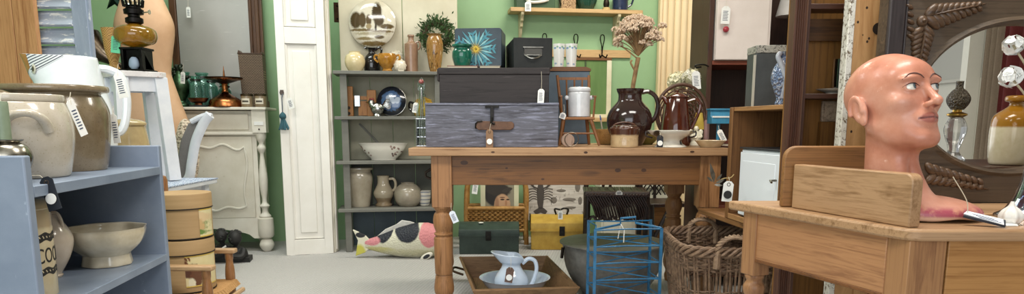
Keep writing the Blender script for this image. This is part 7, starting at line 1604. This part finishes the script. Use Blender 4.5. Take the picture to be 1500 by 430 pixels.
c = n.mix(n.math('MULTIPLY', a[0], .75), c, lin('a0574e')); c = n.mix(n.math('MULTIPLY', ln[0], .8), c, lin('5e2f30')); c = n.mix(n.math('MULTIPLY', a[1], n.step(n.noise(n.map((30,30,30)), 1.5, 4), .38, .55)), c, lin('a84e5c')); c = n.mix(n.math('MULTIPLY', a[2], .9), c, lin('d9b79c'))
n.bump(n.noise(n.map((45,45,45)), 1.5, 4), .12, .004); me.materials.append(n.done(c, .38, coat=.12))
bm = bmesh.new(); bm.from_mesh(me)
for _ in range(2): bmesh.ops.smooth_vert(bm, verts=bm.verts, factor=.4, use_axis_x=True, use_axis_y=True, use_axis_z=True)
bm.to_mesh(me); bm.free(); me.polygons.foreach_set('use_smooth', [True]*len(me.polygons))
bo = bpy.data.objects.new('bust', me); COL.objects.link(bo); bo.parent = head
def loc_(p): return (tiltp(p)+Vector(OFF))*HS
def onface(x, z, lift=.0005):
    """head-local point on the face surface above column (x,z)"""
    lo, hi = -.16, -.03
    ys = np.linspace(lo, hi, 260); P = np.stack((np.full(260, x), ys, np.full(260, z)), -1); T = np.array([list(tiltp(p)) for p in P]); s = headsdf(T); i = int(np.argmax(s < 0)); return (x, ys[i]-lift, z)
EYW = ceramic('e9e4da','ddd5c8',.06)
for s in (-1, 1):
    c0 = loc_((s*EYE[0], EYE[1], EYE[2])); e = MB().sphere(c0, (.0146*HS), 28, 18).build('eyeball', EYW, head)
    g = Vector((.30, -1, .06)).normalized(); tm = Matrix.Rotation(TILT, 3, 'X'); g = tm @ g; Mq = g.to_track_quat('Z','Y').to_matrix()
    MB().lathe([(0,.0003),(.0030,.0002),(.0066,-.0012)], 24, M=Mq, c=c0+g*.0151*HS).build('iris', ceramic('5c6a72','3d4a52',.05), e); MB().lathe([(0,.0004),(.0026,.0001)], 18, M=Mq, c=c0+g*.01545*HS).build('pupil', ceramic('121315','121315',.05), e)
    P = [onface(s*x, z, .0010+.012*max(0,x-.040)) for x, z in ((.008,.1335),(.015,.1405),(.026,.1450),(.038,.1440),(.047,.1385),(.0535,.1325))]
    P = [loc_(p) for p in P]; B_ = bez(P, 6); MB().tube(B_, [.0006+.0009*math.sin(PI*(i/(len(B_)-1))**.75)**.8 for i in range(len(B_))], 8).build('eyebrow', flat('5a3d38'), head)
    P = []
    for i in range(11):
        t = -1+2*i/10; x = EYE[0]+.0172*t; z = EYE[2]-.001+.0068*math.sqrt(max(0,1-t*t*.97))+.0004; P.append(loc_(onface(s*x, z, .0002)))
    MB().tube(P, [.0005+.0007*math.sin(PI*i/10) for i in range(11)], 6).build('eyelid_line', flat('3f2a2a'), head)
0 and MB().tube(bez([loc_((.03,-.10,-.104))]+[Vector(p) for p in ((.06,-.165,.04),(.075,-.20,.012))],4), .0009, 5).build('tag_string', flat('d9cdb4'), head)
